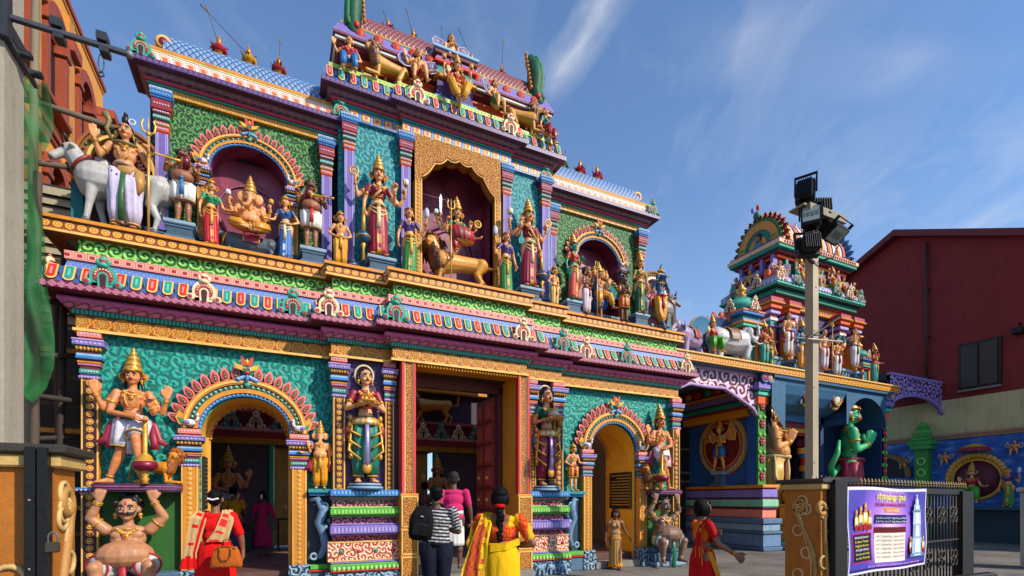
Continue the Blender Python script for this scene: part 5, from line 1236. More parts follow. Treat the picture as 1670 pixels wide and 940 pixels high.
def add_sash_over(t, H, col, pts, w=.03):
 m_ = MB(); m_.tube([tuple(A_(*p)*H) for p in pts], [w*H]*len(pts), col, 10, ripple=.1, rn=4, flat=.45, up=(0, 1, 0)); return m_.build('drape', ENAMEL, t)
# ---- animals
def beast(name, label, cat, loc, rz, kind, L=1.0, col=WHT, group=None, o={}):
 """four-legged animal, head toward local -X, body length L metres"""
 t = thing(name, label, cat, loc, rz, group); S = Skin(); g = o.get
 P = dict(bull=dict(h=.86, r=.20, ch=.23, leg=.055, neck=(.18, .22), head=.16), lion=dict(h=.60, r=.135, ch=.19, leg=.05, neck=(.10, .12), head=.15), eleph=dict(h=.82, r=.30, ch=.30, leg=.10, neck=(.16, .10), head=.22), rat=dict(h=.42, r=.17, ch=.17, leg=.045, neck=(.14, .02), head=.13))[kind]
 h, r, ch, lg = P['h'], P['r'], P['ch'], P['leg']; yo = r*.55; dk = tuple(c*.25 for c in col)
 shz = h-ch*.9; hiz = h-r*.9; fx, hx_ = -.34, .36
 S.c((fx, 0, shz), (.0, 0, h-r*1.05), ch, r*1.02, col); S.c((.0, 0, h-r*1.05), (hx_, 0, hiz), r*1.02, r*.95, col)
 S.e((fx-.03, 0, shz-.03), (ch*.8, ch*.78, ch*1.05), col); S.e((hx_+.02, 0, hiz+.02), (r*.9, r*.92, r*.95), col)
 if kind == 'bull': S.e((fx+.05, 0, h+.03), (.12, .06, .08), col)
 lift = g('lift', None)
 if not g('lying'):
  for i, (x, sg) in enumerate(((fx, -1), (fx, 1), (hx_, -1), (hx_, 1))):
   y = sg*yo; front = x < 0; k = .06*(-1 if sg < 0 else 1)*g('stride', 1)
   if kind == 'eleph':
    ft = (x+k, y, .05); S.c((x, y, shz), (x+k*.5, y, h*.38), lg*1.35, lg, col); S.c((x+k*.5, y, h*.38), ft, lg, lg*.95, col)
    if lift == i: S.p = S.p[:-2]; S.c((x, y, shz), (x-.16, y, h*.45), lg*1.3, lg, col); S.c((x-.16, y, h*.45), (x-.10, y, h*.18), lg, lg*.85, col)
   elif front:
    S.c((x, y, shz), (x+k*.4-.01, y, h*.36), lg*1.6, lg*.85, col); S.c((x+k*.4-.01, y, h*.36), (x+k, y, .07), lg*.8, lg*.6, col); S.c((x+k, y, .07), (x+k-.035, y, .025), lg*.85, lg*.7, dk if kind == 'bull' else col)
   else:
    S.c((x, y, hiz), (x-.05+k*.5, y, h*.50), lg*2.1, lg*1.2, col); S.c((x-.05+k*.5, y, h*.50), (x+.07+k, y, h*.30), lg*1.15, lg*.75, col); S.c((x+.07+k, y, h*.30), (x+.03+k, y, .07), lg*.7, lg*.55, col); S.c((x+.03+k, y, .07), (x-.01+k, y, .025), lg*.85, lg*.7, dk if kind == 'bull' else col)
 else:
  for sg in (-1, 1):
   y = sg*yo; S.c((fx, y, shz), (fx-.02, y*1.3, .14), lg*1.4, lg, col); S.c((fx-.02, y*1.3, .07), (fx-.30, y*1.3, .05), lg, lg*.9, col); S.e((fx-.32, y*1.3, .05), (.06, .05, .045), col)
   S.c((hx_, y, hiz), (hx_-.16, y*1.5, .16), lg*2, lg*1.3, col); S.c((hx_-.16, y*1.5, .10), (hx_+.02, y*1.5, .05), lg, lg*.8, col); S.c((hx_+.02, y*1.5, .05), (hx_-.12, y*1.6, .04), lg*.9, lg*.8, col)
 nx, nz = P['neck']; nz += .16 if kind == 'lion' and g('lying') else 0; hd = A_(fx-.10-nx, g('hy', 0.0), h-ch*.5+nz+(.12 if kind == 'lion' and not g('lying') else 0)); hr = P['head']
 S.c((fx-.05, 0, h-ch), hd+A_(.03, 0, 0), ch*(.6 if kind == 'lion' else .72), hr*.68, col)
 Rh = rotz(g('yaw', 0))@roty(g('pitch', 0)); q = lambda x, y, z: hd+Rh@(A_(x, y, z)*hr/.16)
 b2 = MB()
 if kind in ('bull',):
  S.e(q(0, 0, 0), (.085, .075, .085), col, Rh); S.c(q(-.03, 0, -.01), q(-.19, 0, -.10), .06, .047, col); S.e(q(-.205, 0, -.11), (.035, .048, .035), tuple(c*.35 for c in col), Rh); S.c(q(.08, 0, -.12), q(.12, 0, -.35), .04, .05, col)
  for sg in (-1, 1):
   S.e(q(.02, sg*.13, .0), (.035, .07, .022), col); b2.tube([q(0, sg*.05, .07), q(-.01, sg*.10, .12), q(-.02, sg*.10, .20)], [.026, .02, .005], BLK, 8); b2.ball(tuple(q(-.06, sg*.066, .02)), (.02, .012, .016), BLK, 8, 6)
 elif kind == 'lion':
  S.e(q(0, 0, 0), (.09, .085, .085), col, Rh); S.c(q(-.05, 0, -.02), q(-.12, 0, -.035), .055, .045, col); S.c(q(-.05, 0, -.075), q(-.10, 0, -.095), .035, .028, tuple(c*.8 for c in col))
  b2.ball(tuple(q(-.165, 0, -.015)), (.016, .024, .014), BLK, 8, 6); b2.ball(tuple(q(-.115, 0, -.066)), (.035, .03, .014), hx('#a02820'), 8, 6)
  for sg in (-1, 1): S.e(q(.02, sg*.075, .075), (.025, .02, .03), col); b2.ball(tuple(q(-.075, sg*.045, .03)), (.012, .014, .011), WHT, 8, 6); b2.ball(tuple(q(-.085, sg*.046, .03)), (.006, .007, .007), BLK, 6, 5)
 elif kind == 'eleph':
  S.e(q(0, 0, .02), (.15, .14, .16), col, Rh)
  T_ = g('trunk', [(-.10, 0, -.02), (-.20, 0, -.14), (-.25, 0, -.28), (-.24, 0, -.42), (-.29, 0, -.50), (-.35, 0, -.47)])
  for i in range(5): S.c(q(*T_[i]), q(*T_[i+1]), .075-.012*i, .065-.012*i, col)
  for sg in (-1, 1): S.e(q(.07, sg*.16, -.02), (.10, .03, .15), col, Rh@rotz(-sg*.5)); b2.tube([q(-.12, sg*.07, -.12), q(-.24, sg*.09, -.18), q(-.32, sg*.09, -.15)], [.022, .018, .005], WHT, 8); b2.ball(tuple(q(-.12, sg*.10, .04)), .014, BLK, 8, 6)
 else:
  S.c(q(0, 0, 0), q(-.16, 0, -.05), .09, .035, col); b2.ball(tuple(q(-.2, 0, -.05)), .02, hx('#b06a6a'), 6, 5)
  for sg in (-1, 1): S.e(q(.04, sg*.09, .08), (.02, .06, .06), col); b2.ball(tuple(q(-.09, sg*.05, .03)), .014, BLK, 6, 5)
 b = S.grow(max(.010, .013*L), 3, None, L); b.add([tuple(A_(*v)*L) for v in b2.v], b2.f, b2.c, True) if b2.v else None
 b.build('body', ENAMEL, t)
 tl = MB(); K = lambda *v: tuple(A_(*v)*L)
 tc = g('tailc', col)
 if kind == 'lion' and not g('lying'): tl.tube([K(hx_+.14, 0, hiz), K(hx_+.30, 0, hiz+.02), K(hx_+.33, 0, hiz+.25), K(hx_+.25, 0, hiz+.42), K(hx_+.36, 0, hiz+.5)], [.03*L, .024*L, .02*L, .018*L, .03*L], tc, 8)
 elif kind == 'rat': tl.tube([K(hx_+.12, 0, hiz), K(hx_+.22, 0, .2), K(hx_+.18, 0, .05)], [.025*L, .015*L, .006*L], tc, 8)
 else: tl.tube([K(hx_+.14, 0, hiz+.05), K(hx_+.22, 0, h*.5), K(hx_+.20, 0, h*.25 if not g('lying') else .06)], [.02*L, .014*L, .03*L], tc, 8)
 tl.build('tail', ENAMEL, t)
 if kind == 'lion':
  M_ = Skin(); mc = g('mane', hx('#8a4a14')); rd = random.Random(5)
  for i in range(120):
   a = rd.uniform(0, 2*PI); rr = rd.uniform(.8, 1.25); x = rd.uniform(-.03, .22)
   M_.c(q(x, math.cos(a)*(.11+.3*max(x, 0))*rr, math.sin(a)*(.115+.3*max(x, 0))*rr), q(x+.09, math.cos(a)*(.15+.3*max(x, 0))*rr, math.sin(a)*(.15+.3*max(x, 0))*rr-.08), .030, .012, mc if i % 3 else tuple(min(1, c*1.6) for c in mc))
  hb_ = A_(fx-.04, 0, h-ch*1.1); h0_ = q(.05, 0, -.03)
  for i in range(70):
   k = rd.uniform(.1, 1.05); a = rd.uniform(0, 2*PI); e = h0_*(1-k)+hb_*k; e = e+A_(-.5*abs(math.cos(a)), math.sin(a), .35*math.cos(a))*(.12+.06*k)
   M_.c(e, e+A_(.01, 0, -.09), .030, .012, mc if i % 3 else tuple(min(1, c*1.6) for c in mc))
  M_.c(q(.07, 0, -.02), A_(fx-.04, 0, h-ch*1.1), .115, .17, mc)
  M_.grow(max(.010, .012*L), 0, None, L).build('mane', ENAMEL, t)
 if g('trim'):
  tr = MB()
  if kind == 'bull': tr.ring(K(fx-.13, 0, h-.06), (-1, 0, .9), .155*L, .022*L, hx('#8c2a20'), 20, 6, ry=.17*L); tr.ball(K(fx-.25, 0, h-.22), .03*L, METG, 8, 6)
  if kind in ('eleph', 'rat'):
   bl = g('trim'); tr.add([K(x, math.sin(a)*(r+.04), hiz-.02+math.cos(a)*(r+.035)) for x in (-.12, .02, .16) for a in np.linspace(-1.7, 1.7, 13)], [(i, i+1, 14+i, 13+i) for i in range(12)]+[(13+i, 14+i, 27+i, 26+i) for i in range(12)], bl, True)
   for x in (-.12, .16): tr.tube([K(x, math.sin(a)*(r+.045), hiz-.02+math.cos(a)*(r+.04)) for a in np.linspace(-1.7, 1.7, 13)], .012*L, METG, 6)
   tr.ring(K(fx-.1, 0, h-ch*.8), (1, 0, -.4), ch*.82*L, .018*L, METG, 20, 6)
  tr.build('trappings', ENAMEL, t)
 return t
# ---- statues on the ledge
LZ = 5.49
STG = None
seatlegs = lambda w=.17, z=.40: [((-w, -.15, z), (.03, -.17, z-.045), (.9, -.3, 0)), ((w, -.15, z), (-.02, -.19, z-.03), (-.9, -.3, 0))]
beast('bull_statue', 'white bull statue with a red collar behind the trident-bearing figure, left end of the ledge', 'bull statue', (-2.02, 9.3, LZ), 0, 'bull', 1.12, hx('#b9b6b2'), o=dict(trim=1, pitch=-.25, yaw=.35, stride=1.3))
def it_shiva(t, H, K, T, hp, jew, S):
 trident(t, .30, -.10, 0, 1.72, 1.25)
 m_ = MB(); G1 = hx('#8a7a4a'); m_.tube([K(hp(-.075, .0, -.12)), K(hp(-.12, -.02, -.02)), K(hp(-.10, -.02, .05)), K(hp(-.13, -.03, .10))], [.02, .03, .035, .05], G1, 8)
 m_.ring(K(T(0, -.01, .80)), (0, -.3, 1), .075*H, .02, G1, 18, 6); m_.build('serpent', ENAMEL, t)
 m_ = MB(); m_.ball(K(hp(.0, .01, .10)), (.05, .05, .07), BLK, 10, 8); m_.ball(K(hp(0, .01, .15)), .03, hx('#3a2018'), 8, 6); m_.ring(K(hp(.05, -.02, .085)), (0, 1, 0), .04, .009, WHT, 12, 5); m_.build('topknot', ENAMEL, t)
 m_ = MB(); G2 = hx('#b98a4a'); m_.ball(K(T(.02, -.01, .53)), (.115*H, .088*H, .085*H), G2, 18, 10); m_.tube([K(T(.10, -.03, .54)), K(T(.115, -.05, .42)), K(T(.09, -.05, .33))], [.06*H, .045*H, .02*H], G2, 10)
 m_.ring(K(T(0, 0, .585)), (0, 0, 1), .09*H, .02*H, hx('#c49a80'), 20, 6, ry=.075*H)
 for i in range(14): m_.ball(K(T(random.uniform(-.1, .1), -.085, random.uniform(.47, .56))), .012, hx('#4a2c14'), 6, 4)
 m_.build('tiger_skin', ENAMEL, t)
 m_ = MB(); m_.tube([K(T(.0, -.085, .50)), K(T(-.012, -.10, .30)), K(T(-.01, -.09, .06))], [.02*H, .02*H, .03*H], hx('#3a6a34'), 8, flat=.4, up=(0, 1, 0)); m_.build('sash_panel', ENAMEL, t)
figure('deity_statue', 'bare-chested figure with topknot and serpent holding a gold trident in front of the white bull', 'statue', (-2.02, 9.16, LZ), 0, 1.60,
 dict(skin=hx('#d99a66'), arms=[arm(-1, 'bless', e=(-.19, 0, .66), w=(-.215, -.07, .765)), arm(1, 'staff')], lower='dhoti', lc=hx('#cfc4dc'), bc=GOLDL, cf=1.15, sash=False, hair='long', necklace=True, items=it_shiva, hs=1.12, legfat=1.1))
def it_guard(sd):
 def f(t, H, K, T, hp, jew, S):
  w = jew[0 if sd < 0 else 1][2]*H; mace(t, (w[0]+sd*.16, w[1]-.05, w[2]+.03), (w[0]-sd*.32, w[1]+.02, w[2]+.03), .75)
 return f
GUARD = dict(skin=FLESH, belly=.05, stout=1.2, mous=True, hair='curly', legfat=1.2, hs=1.25, lower='shorts', lc=WHT, bc=METG, fat=1.15)
figure('guardian_statue', 'pot-bellied brown guardian with moustache and blue sash shouldering a gold mace, left pedestal', 'statue', (-1.30, 9.18, 5.77), 0, 1.16, dict(GUARD, sc=hx('#3b7fb4'), arms=[arm(-1, 'holdup', e=(-.20, .0, .68), w=(-.17, -.09, .76)), arm(1, 'bless', m='mudra')], items=it_guard(-1)))
figure('guardian_statue', 'pot-bellied brown guardian with moustache and red sash holding a club, beside the left arched niche', 'statue', (.54, 9.18, 5.77), 0, 1.18, dict(GUARD, sc=RED, arms=[arm(-1, 'bless', m='mudra'), arm(1, 'holdup', e=(.2, 0, .66), w=(.17, -.1, .72))], items=it_guard(1)))
figure('lady_statue', 'small lady statue in a red sari with green blouse left of the elephant-headed god', 'statue', (-.92, 9.14, LZ), .25, 1.03, dict(fem=True, lower='sari', lc=hx('#c8202c'), top=hx('#1c8a60'), arms=[arm(-1, 'down'), arm(1, 'out')], crown='short', hair='bun', spots=True, sway=-.012))
figure('lady_statue', 'small lady statue in a blue and white sari right of the elephant-headed god', 'statue', (.14, 9.14, LZ), -.25, 1.05, dict(fem=True, lower='sari', lc=hx('#3a74b8'), top=hx('#2f5a9a'), bc=hx('#d8dce8'), arms=[arm(-1, 'out'), arm(1, 'hip')], crown='short', hair='bun', sc=hx('#e0d2a0'), sway=.012))
beast('rat_statue', 'grey rat statue with pink saddle cloth under the seated elephant-headed god', 'rat statue', (-.38, 9.3, 5.5), 0, 'rat', .82, hx('#59626c'), o=dict(trim=hx('#b0405a'), stride=.6))
def it_gan(t, H, K, T, hp, jew, S):
 lotus(t, tuple(jew[2][2]*H+A_(-.01, -.02, .1)), .9, WHT, 'conch'); lotus(t, tuple(jew[3][2]*H+A_(.01, -.02, .1)), .9, METG, 'goad')
figure('deity_statue', 'seated elephant-headed god with gold crown riding the grey rat in the left arched niche', 'statue', (-.38, 9.2, 5.5), 0, 1.22,
 dict(eleph=True, skin=hx('#e2a068'), belly=.05, stout=1.25, dz=-.155, hs=1.35, crown='tall', hair=None, arms=[arm(-1, 'front', dz=-.155, e=(-.17, 0, .62), w=(-.13, -.12, .64)), arm(1, 'bless', dz=-.155, w=(.15, -.12, .66), e=(.17, 0, .62)), arm(-1, 'holdup', dz=-.155, e=(-.21, .02, .68)), arm(1, 'holdup', dz=-.155, e=(.21, .02, .68))],
   legs=seatlegs(.19, .33), lower='dhoti', lc=hx('#d9961a'), sc=hx('#c07a1a'), items=it_gan, cf=.95, endf=[.7, .7], tail=.42, fat=1.15))
def goldboy(x, z, H, lab, rz=0, lc=hx('#e0a01c'), y=9.08): return figure('child_statue', lab, 'statue', (x, y, z), rz, H, dict(lower='dhoti', lc=lc, sc=METG, crown='short', arms=[arm(-1, 'hip'), arm(1, 'hip')], hs=1.3, hair='long', endf=[1, 1], necklace=True))
goldboy(1.0, LZ, .92, 'small golden crowned child statue in a yellow dhoti between lilac pilasters, left of the centre', y=9.02)
figure('child_statue', 'small bare-chested golden child statue right of the centre block, hand on hip', 'statue', (5.26, 9.06, LZ), .3, .86, dict(lower='dhoti', lc=hx('#d9b06a'), sc=METG, crown='short', arms=[arm(-1, 'hip'), arm(1, 'down')], hs=1.3, hair='long'))
def it_dur(sd):
 def f(t, H, K, T, hp, jew, S):
  w = jew[0][2]*H; x = w[0]; m_ = MB(); m_.tube([(x, w[1]-.02, w[2]+.03), (x+sd*.01, w[1]-.04, w[2]-.42)], [.028, .036], METG, 10); m_.ball((x+sd*.01, w[1]-.04, w[2]-.50), .115, hx('#2e5f7a'), 14, 10); m_.ring((x+sd*.01, w[1]-.04, w[2]-.50), (0, 0, 1), .115, .012, METG, 18, 6); m_.lathe([(.03, -.58, METG), (.045, -.62, METG), (.02, -.7, METG), (.03, -.88, METG), (0, -.9, METG)][::1], (x+sd*.01, w[1]-.04, w[2]), 10); m_.build('mace', GILT, t)
  wheel(t, tuple(jew[2][2]*H+A_(sd*.02, -.03, .16)), .07); lotus(t, tuple(jew[3][2]*H+A_(0, -.03, .17)), 1.3, hx('#e8d9b8'), 'conch')
  add_sash_over(t, H, METG, [T(-sd*.08, -.05, .78), T(0, -.085, .70), T(sd*.07, -.07, .61)], .014)
 return f
def durga(x, sd, lab, lc):
 return figure('goddess_statue', lab, 'statue', (x, 9.0, 5.77), sd*.06, 1.60, dict(fem=True, lower='sari', lc=lc, top=hx('#8c1c34'), sc=hx('#d8c490'), crown='tall', hair='long', hs=1.1, necklace=True, spots=True, flare=1.15, sway=sd*.01,
  arms=[arm(sd, 'down', m='grip'), arm(-sd, 'bless', m='mudra', e=(-sd*.17, 0, .64), w=(-sd*.16, -.1, .72)), arm(sd, 'holdup', e=(sd*.22, .02, .66), w=(sd*.25, -.03, .78)), arm(-sd, 'holdup', e=(-sd*.23, .02, .64), w=(-sd*.29, -.03, .74))], items=it_dur(sd)))
durga(1.64, -1, 'large four-armed goddess in a crimson sari with mace, left of the central niche', hx('#a01830'))
durga(4.62, 1, 'large four-armed goddess in a magenta sari with mace, right of the central niche', hx('#9a1640'))
def it_att(sd):
 def f(t, H, K, T, hp, jew, S): whisk(t, tuple(jew[0][2]*H+A_(0, -.03, .08)), .8)
 return f
for x, sd, lab in ((2.15, 1, 'attendant in green skirt raising a white fly whisk, left side of the central niche'), (4.06, -1, 'attendant in green skirt raising a white fly whisk, right side of the central niche')):
 figure('attendant_statue', lab, 'statue', (x, 8.86, LZ), -sd*.1, 1.24, dict(fem=True, lower='sari', lc=hx('#3c8a3a'), top=hx('#5c3f86'), bc=METG, arms=[arm(sd, 'holdup', e=(sd*.2, 0, .62), w=(sd*.24, -.06, .72)), arm(-sd, 'down')], crown='band', hair='bun', spots=True, items=it_att(sd), flare=1.15, sway=sd*.02, sash=True))
beast('lion_statue', 'tan lion statue with dark mane carrying the goddess in the central niche', 'lion statue', (3.2, 9.08, 5.5), 0, 'lion', 1.12, hx('#dc9a3c'), o=dict(yaw=1.0, mane=hx('#6a3a14'), stride=1.4))
def it_mid(t, H, K, T, hp, jew, S):
 trident(t, -.2, -.24, -.72, .98, 1.0); sword(t, tuple(jew[2][2]*H+A_(0, -.04, .03)), .34); wheel(t, tuple(jew[3][2]*H+A_(.02, -.03, .11)), .065); lotus(t, tuple(jew[4][2]*H+A_(-.02, -.03, .12)), 1.0, WHT);
 m_ = MB(); loft(m_, [(0.0, -.12*H, .42*H, .17*H, .10*H), (.02*H, -.15*H, .33*H, .20*H, .12*H), (.03*H, -.16*H, .20*H, .17*H, .10*H)], 48, lambda q, a: (METG if q > .85 else (hx('#b01c2c') if int(a*9) % 4 else hx('#1d7a4a'))), .1, 16); m_.build('pleated_skirt', ENAMEL, t)
figure('goddess_statue', 'many-armed goddess in red and green seated on the lion with trident and sword, central niche', 'statue', (3.12, 9.05, 6.08), 0, 1.24,
 dict(fem=True, dz=-.22, lower='dhoti', cf=.85, lc=hx('#b01c2c'), top=hx('#1d6a44'), crown='tall', hair='long', hs=1.25, necklace=True, legs=[((-.10, -.14, .28), (-.08, -.20, .02), (-.3, -1, -.2)), ((.18, -.14, .30), (.02, -.20, .22), (-1, -.2, 0))],
   arms=[arm(-1, 'staff', dz=-.22), arm(1, 'bless', dz=-.22, m='mudra'), arm(-1, 'holdup', dz=-.22, e=(-.22, .02, .70), w=(-.28, -.02, .80)), arm(1, 'holdup', dz=-.22, e=(.22, .02, .66), w=(.30, -.03, .72)), arm(-1, 'holdup', dz=-.22, e=(-.24, .03, .64), w=(-.33, -.02, .72)), arm(1, 'out', dz=-.22, e=(.2, .02, .6), w=(.29, -.05, .58))], items=it_mid))
figure('goddess_statue', 'green-faced goddess in an orange-red sari with gold crown on a slate pedestal right of centre', 'statue', (5.76, 9.12, 5.77), .2, 1.27, dict(fem=True, skin=hx('#2f9a84'), lower='sari', lc=hx('#d0482a'), top=hx('#b83224'), sc=hx('#e0c070'), crown='tall', hair='long', arms=[arm(-1, 'down', m='relax'), arm(1, 'front')], sway=.015, necklace=True))
def it_mur(t, H, K, T, hp, jew, S):
 m_ = MB(); sk = hx('#cf8a54')
 for sg in (-1, 1):
  for k in (1, 2):
   c = hp(sg*.09*k, .03*k, -.01*k)*H; m_.ball(tuple(c), (.055*H, .055*H, .068*H), sk, 12, 8)
   for e in (-1, 1): m_.ball((c[0]+e*.022*H+sg*.01*H, c[1]-.052*H, c[2]+.01*H), .006*H, BLK, 6, 4)
   m_.ball((c[0]+sg*.012*H, c[1]-.058*H, c[2]-.012*H), (.008*H, .012*H, .014*H), sk, 6, 5)
   m_.lathe([(.055*H, .03*H, METG), (.058*H, .045*H, METG), (.04*H, .08*H, METG), (.045*H, .085*H, METG), (.025*H, .13*H, METG), (.03*H, .135*H, METG), (0, .18*H, METG)], tuple(c), 12)
 m_.build('side_heads', ENAMEL, t); trident(t, -.19, -.2, -.1, 1.1, .8, 'spear')
figure('deity_statue', 'many-headed god with clustered gold crowns seated on a blue peacock in the right arched niche', 'statue', (6.5, 9.22, 5.6), 0, 1.12, dict(skin=hx('#cf8a54'), dz=-.10, lower='dhoti', lc=hx('#d99a2a'), sc=RED, crown='tall', hair=None, hs=1.15, necklace=True, legs=[((-.10, -.16, .36), (-.11, -.17, .13), (-.2, -1, -.1)), ((.18, -.10, .39), (.24, -.14, .17), (.3, -1, -.2))], tail=.38,
 arms=[arm(-1, 'staff', dz=-.1), arm(1, 'bless', dz=-.1), arm(-1, 'holdup', dz=-.1), arm(1, 'holdup', dz=-.1)], items=it_mur, endf=[.8, .8]))
def peacock(loc, s, lab):
 t = thing('peacock_statue', lab, 'peacock statue', loc); S = Skin(); B = hx('#1d5a9a')
 S.e((0, 0, .32), (.17, .12, .13), B); S.c((-.1, -.06, .38), (-.17, -.14, .62), .07, .035, B); S.c((-.17, -.14, .62), (-.19, -.17, .70), .04, .038, B); S.c((-.2, -.19, .70), (-.24, -.24, .68), .018, .006, GOLD)
 for sg in (-1, 1): S.c((.0, sg*.05, .22), (.01, sg*.05, .04), .025, .014, GOLD); S.c((.01, sg*.05, .02), (-.06, sg*.05, .015), .014, .01, GOLD)
 S.grow(.013, 2, None, s).build('body', ENAMEL, t)
 m_ = MB()
 for i in range(15):
  a = -1.1+2.2*i/14; e = (.12+.50*math.sin(a)*.9, .10, .42+.42*math.cos(a)); m_.tube([(.1*s, .05*s, .36*s), tuple(np.array(e)*s)], [.02*s, .06*s], hx('#1d7a4e') if i % 2 else hx('#2a6a8a'), 6, flat=.5, up=(0, 1, 0)); m_.ball((e[0]*s, (e[1]-.04)*s, e[2]*s), (.035*s, .012*s, .04*s), hx('#c9a02a'), 8, 5); m_.ball((e[0]*s, (e[1]-.055)*s, e[2]*s), (.018*s, .01*s, .02*s), hx('#16306e'), 6, 4)
 m_.build('tail_fan', ENAMEL, t); return t
peacock((6.56, 9.3, 5.5), 1.25, 'blue peacock statue with green fanned tail under the many-headed god')
figure('devotee_statue', 'brown bare-chested devotee statue in a white cloth standing left of the right arched niche', 'statue', (6.07, 9.08, LZ), .5, 1.02, dict(skin=hx('#8a5a48'), lower='dhoti', lc=hx('#d8c8cc'), sc=hx('#c04a3a'), hair='curly', arms=[arm(-1, 'front'), arm(1, 'pray')], hs=1.25, tail=.4))
figure('devotee_statue', 'dark bearded devotee statue in orange loincloth with hands pressed together, right of the right niche', 'statue', (7.06, 9.06, LZ), -.1, 1.02, dict(skin=hx('#7c4c38'), lower='shorts', lc=hx('#c8641c'), sc=METG, hair='curly', mous=True, arms=[arm(-1, 'pray'), arm(1, 'pray')], hs=1.25,
 extra=lambda S, hp: (S.c(hp(0, -.035, -.055), hp(0, -.045, -.11), .03, .012, BLK), S.e(hp(0, .01, .085), (.03, .03, .03), BLK))))
figure('goddess_statue', 'goddess statue in a green and gold sari with tall crown on the rightmost slate pedestal', 'statue', (7.56, 9.12, 5.77), -.15, 1.25, dict(fem=True, lower='sari', lc=hx('#1c6a42'), top=hx('#8a8a2a'), sc=hx('#d8b860'), crown='tall', hair='long', arms=[arm(-1, 'front', m='mudra'), arm(1, 'down')], spots=True, sway=-.015, necklace=True))
beast('cow_statue', 'grey cow statue with red collar behind the blue flute player, right end of ledge', 'cow statue', (8.22, 9.4, LZ), PI, 'bull', .95, hx('#8e8a88'), o=dict(trim=1, yaw=-.2, pitch=-.1))
def it_kri(t, H, K, T, hp, jew, S):
 m_ = MB(); m_.tube([K(hp(-.22, -.10, -.045)), K(hp(.10, -.085, -.03))], .013*H, METG, 8); m_.build('flute', GILT, t)
 m_ = MB(); m_.tube([K(hp(0, 0, .09)), K(hp(.01, 0, .15))], [.012, .03], hx('#2a8a6a'), 6); m_.ball(K(hp(.012, -.01, .16)), (.025, .01, .035), hx('#2a58a8'), 8, 6); m_.build('peacock_feather', ENAMEL, t)
 add_sash_over(t, H, hx('#a02840'), [T(-.13, .02, .60), T(-.17, .03, .5), T(-.16, .03, .36)], .03)
figure('deity_statue', 'blue-skinned flute player in yellow dhoti and gold crown standing with crossed legs before the cow', 'statue', (8.16, 9.12, LZ), -.1, 1.40, dict(skin=hx('#2a6f9e'), lower='dhoti', lc=hx('#d9941c'), sc=hx('#c03040'), crown='short', hair='long', necklace=True, yaw=.15,
 arms=[arm(-1, 'front', e=(-.18, -.02, .68), w=(-.13, -.11, .80), m='grip', d=(0, -.4, .8)), arm(1, 'front', e=(.15, -.02, .66), w=(-.0, -.12, .80), m='grip', d=(-.3, -.3, .8))], legs=[((-.04, -.02, .28), (.05, -.05, .045), (.4, -1, 0)), ((.055, 0, .28), (.0, .0, .045), (.3, -1, 0))], items=it_kri, endf=[.6, .6]))
# ---- top group
TZ = 9.06
sitdown = [((-.09, -.16, .42), (-.09, -.16, .2), (-.2, -1, -.2)), ((.09, -.16, .42), (.10, -.15, .2), (.2, -1, -.2))]
SIT = dict(dz=-.12)
figure('lady_statue', 'seated lady in blue skirt and pink blouse at the left corner of the top tier', 'statue', (1.16, 9.12, 8.72), -.15, 1.02, dict(fem=True, dz=-.12, legs=sitdown, lower='dhoti', cf=.85, lc=hx('#2c74b0'), top=hx('#c0303c'), hair='bun', arms=[arm(-1, 'high', dz=-.12), arm(1, 'hip', dz=-.12)], tail=.3, sash=False))
figure('lady_statue', 'seated lady in dark red skirt at the right corner of the top tier', 'statue', (5.06, 9.1, 8.72), .5, 1.05, dict(fem=True, dz=-.12, legs=sitdown, lower='dhoti', cf=.85, lc=hx('#9a1c2c'), top=hx('#1c7a78'), hair='bun', arms=[arm(-1, 'down', dz=-.12), arm(1, 'out', dz=-.12)], tail=.3, sash=False))
LG = 'pair of lions lying on the top tier'
beast('lion_statue', 'golden lion lying on the top tier facing left, near the left seated lady', 'lion statue', (1.88, 9.16, TZ-.02), .15, 'lion', .68, hx('#d09a42'), o=dict(lying=1, yaw=.3, mane=hx('#7a4a1c')))
beast('lion_statue', 'golden lion lying on the top tier facing right, near the right seated lady', 'lion statue', (4.54, 9.16, TZ-.02), PI-.15, 'lion', .68, hx('#c89038'), o=dict(lying=1, yaw=-.3, mane=hx('#7a4a1c')))
def wings(t, H, K, T, hp, jew, S):
 for sg in (-1, 1):
  m_ = MB(); P = [(0, 0), (sg*.12, .10), (sg*.26, .13), (sg*.33, .05), (sg*.30, -.05), (sg*.20, -.10), (sg*.06, -.08)]
  m_.plate([(a*H, b_*H) for a, b_ in P], K(T(sg*.05, .05, .74)), (1, 0, 0), (0, 0, 1), .02, hx('#7c6f9a'), hx('#d8d0e0'))
  m_.tube([K(T(sg*.05+p[0], .03, .74+p[1])) for p in P], .012*H, hx('#cfc6dc'), 6)
  for q in range(4): m_.tube([K(T(sg*(.08+.06*q), .03, .82)), K(T(sg*(.10+.06*q), .03, .69+.02*q))], [.012*H, .02*H], hx('#b8aecc') if q % 2 else hx('#5c5078'), 5, flat=.5, up=(0, 1, 0))
  m_.build('wing', ENAMEL, t)
CH = dict(hair='long', legs=[((-.10, -.16, .42), (-.11, -.16, .2), (-.2, -1, -.2)), ((.09, -.16, .44), (.14, -.14, .24), (.3, -1, -.2))], dz=-.12, hs=1.2, items=wings, lower='shorts', lc=hx('#b83028'), sash=False, fat=1.15, legfat=1.15)
figure('winged_statue', 'winged bare-chested child statue with spread arms sitting left of the top seated goddess', 'statue', (2.38, 9.08, 8.96), -.05, .98, dict(CH, arms=[arm(-1, 'high', dz=-.12), arm(1, 'out', dz=-.12)]))
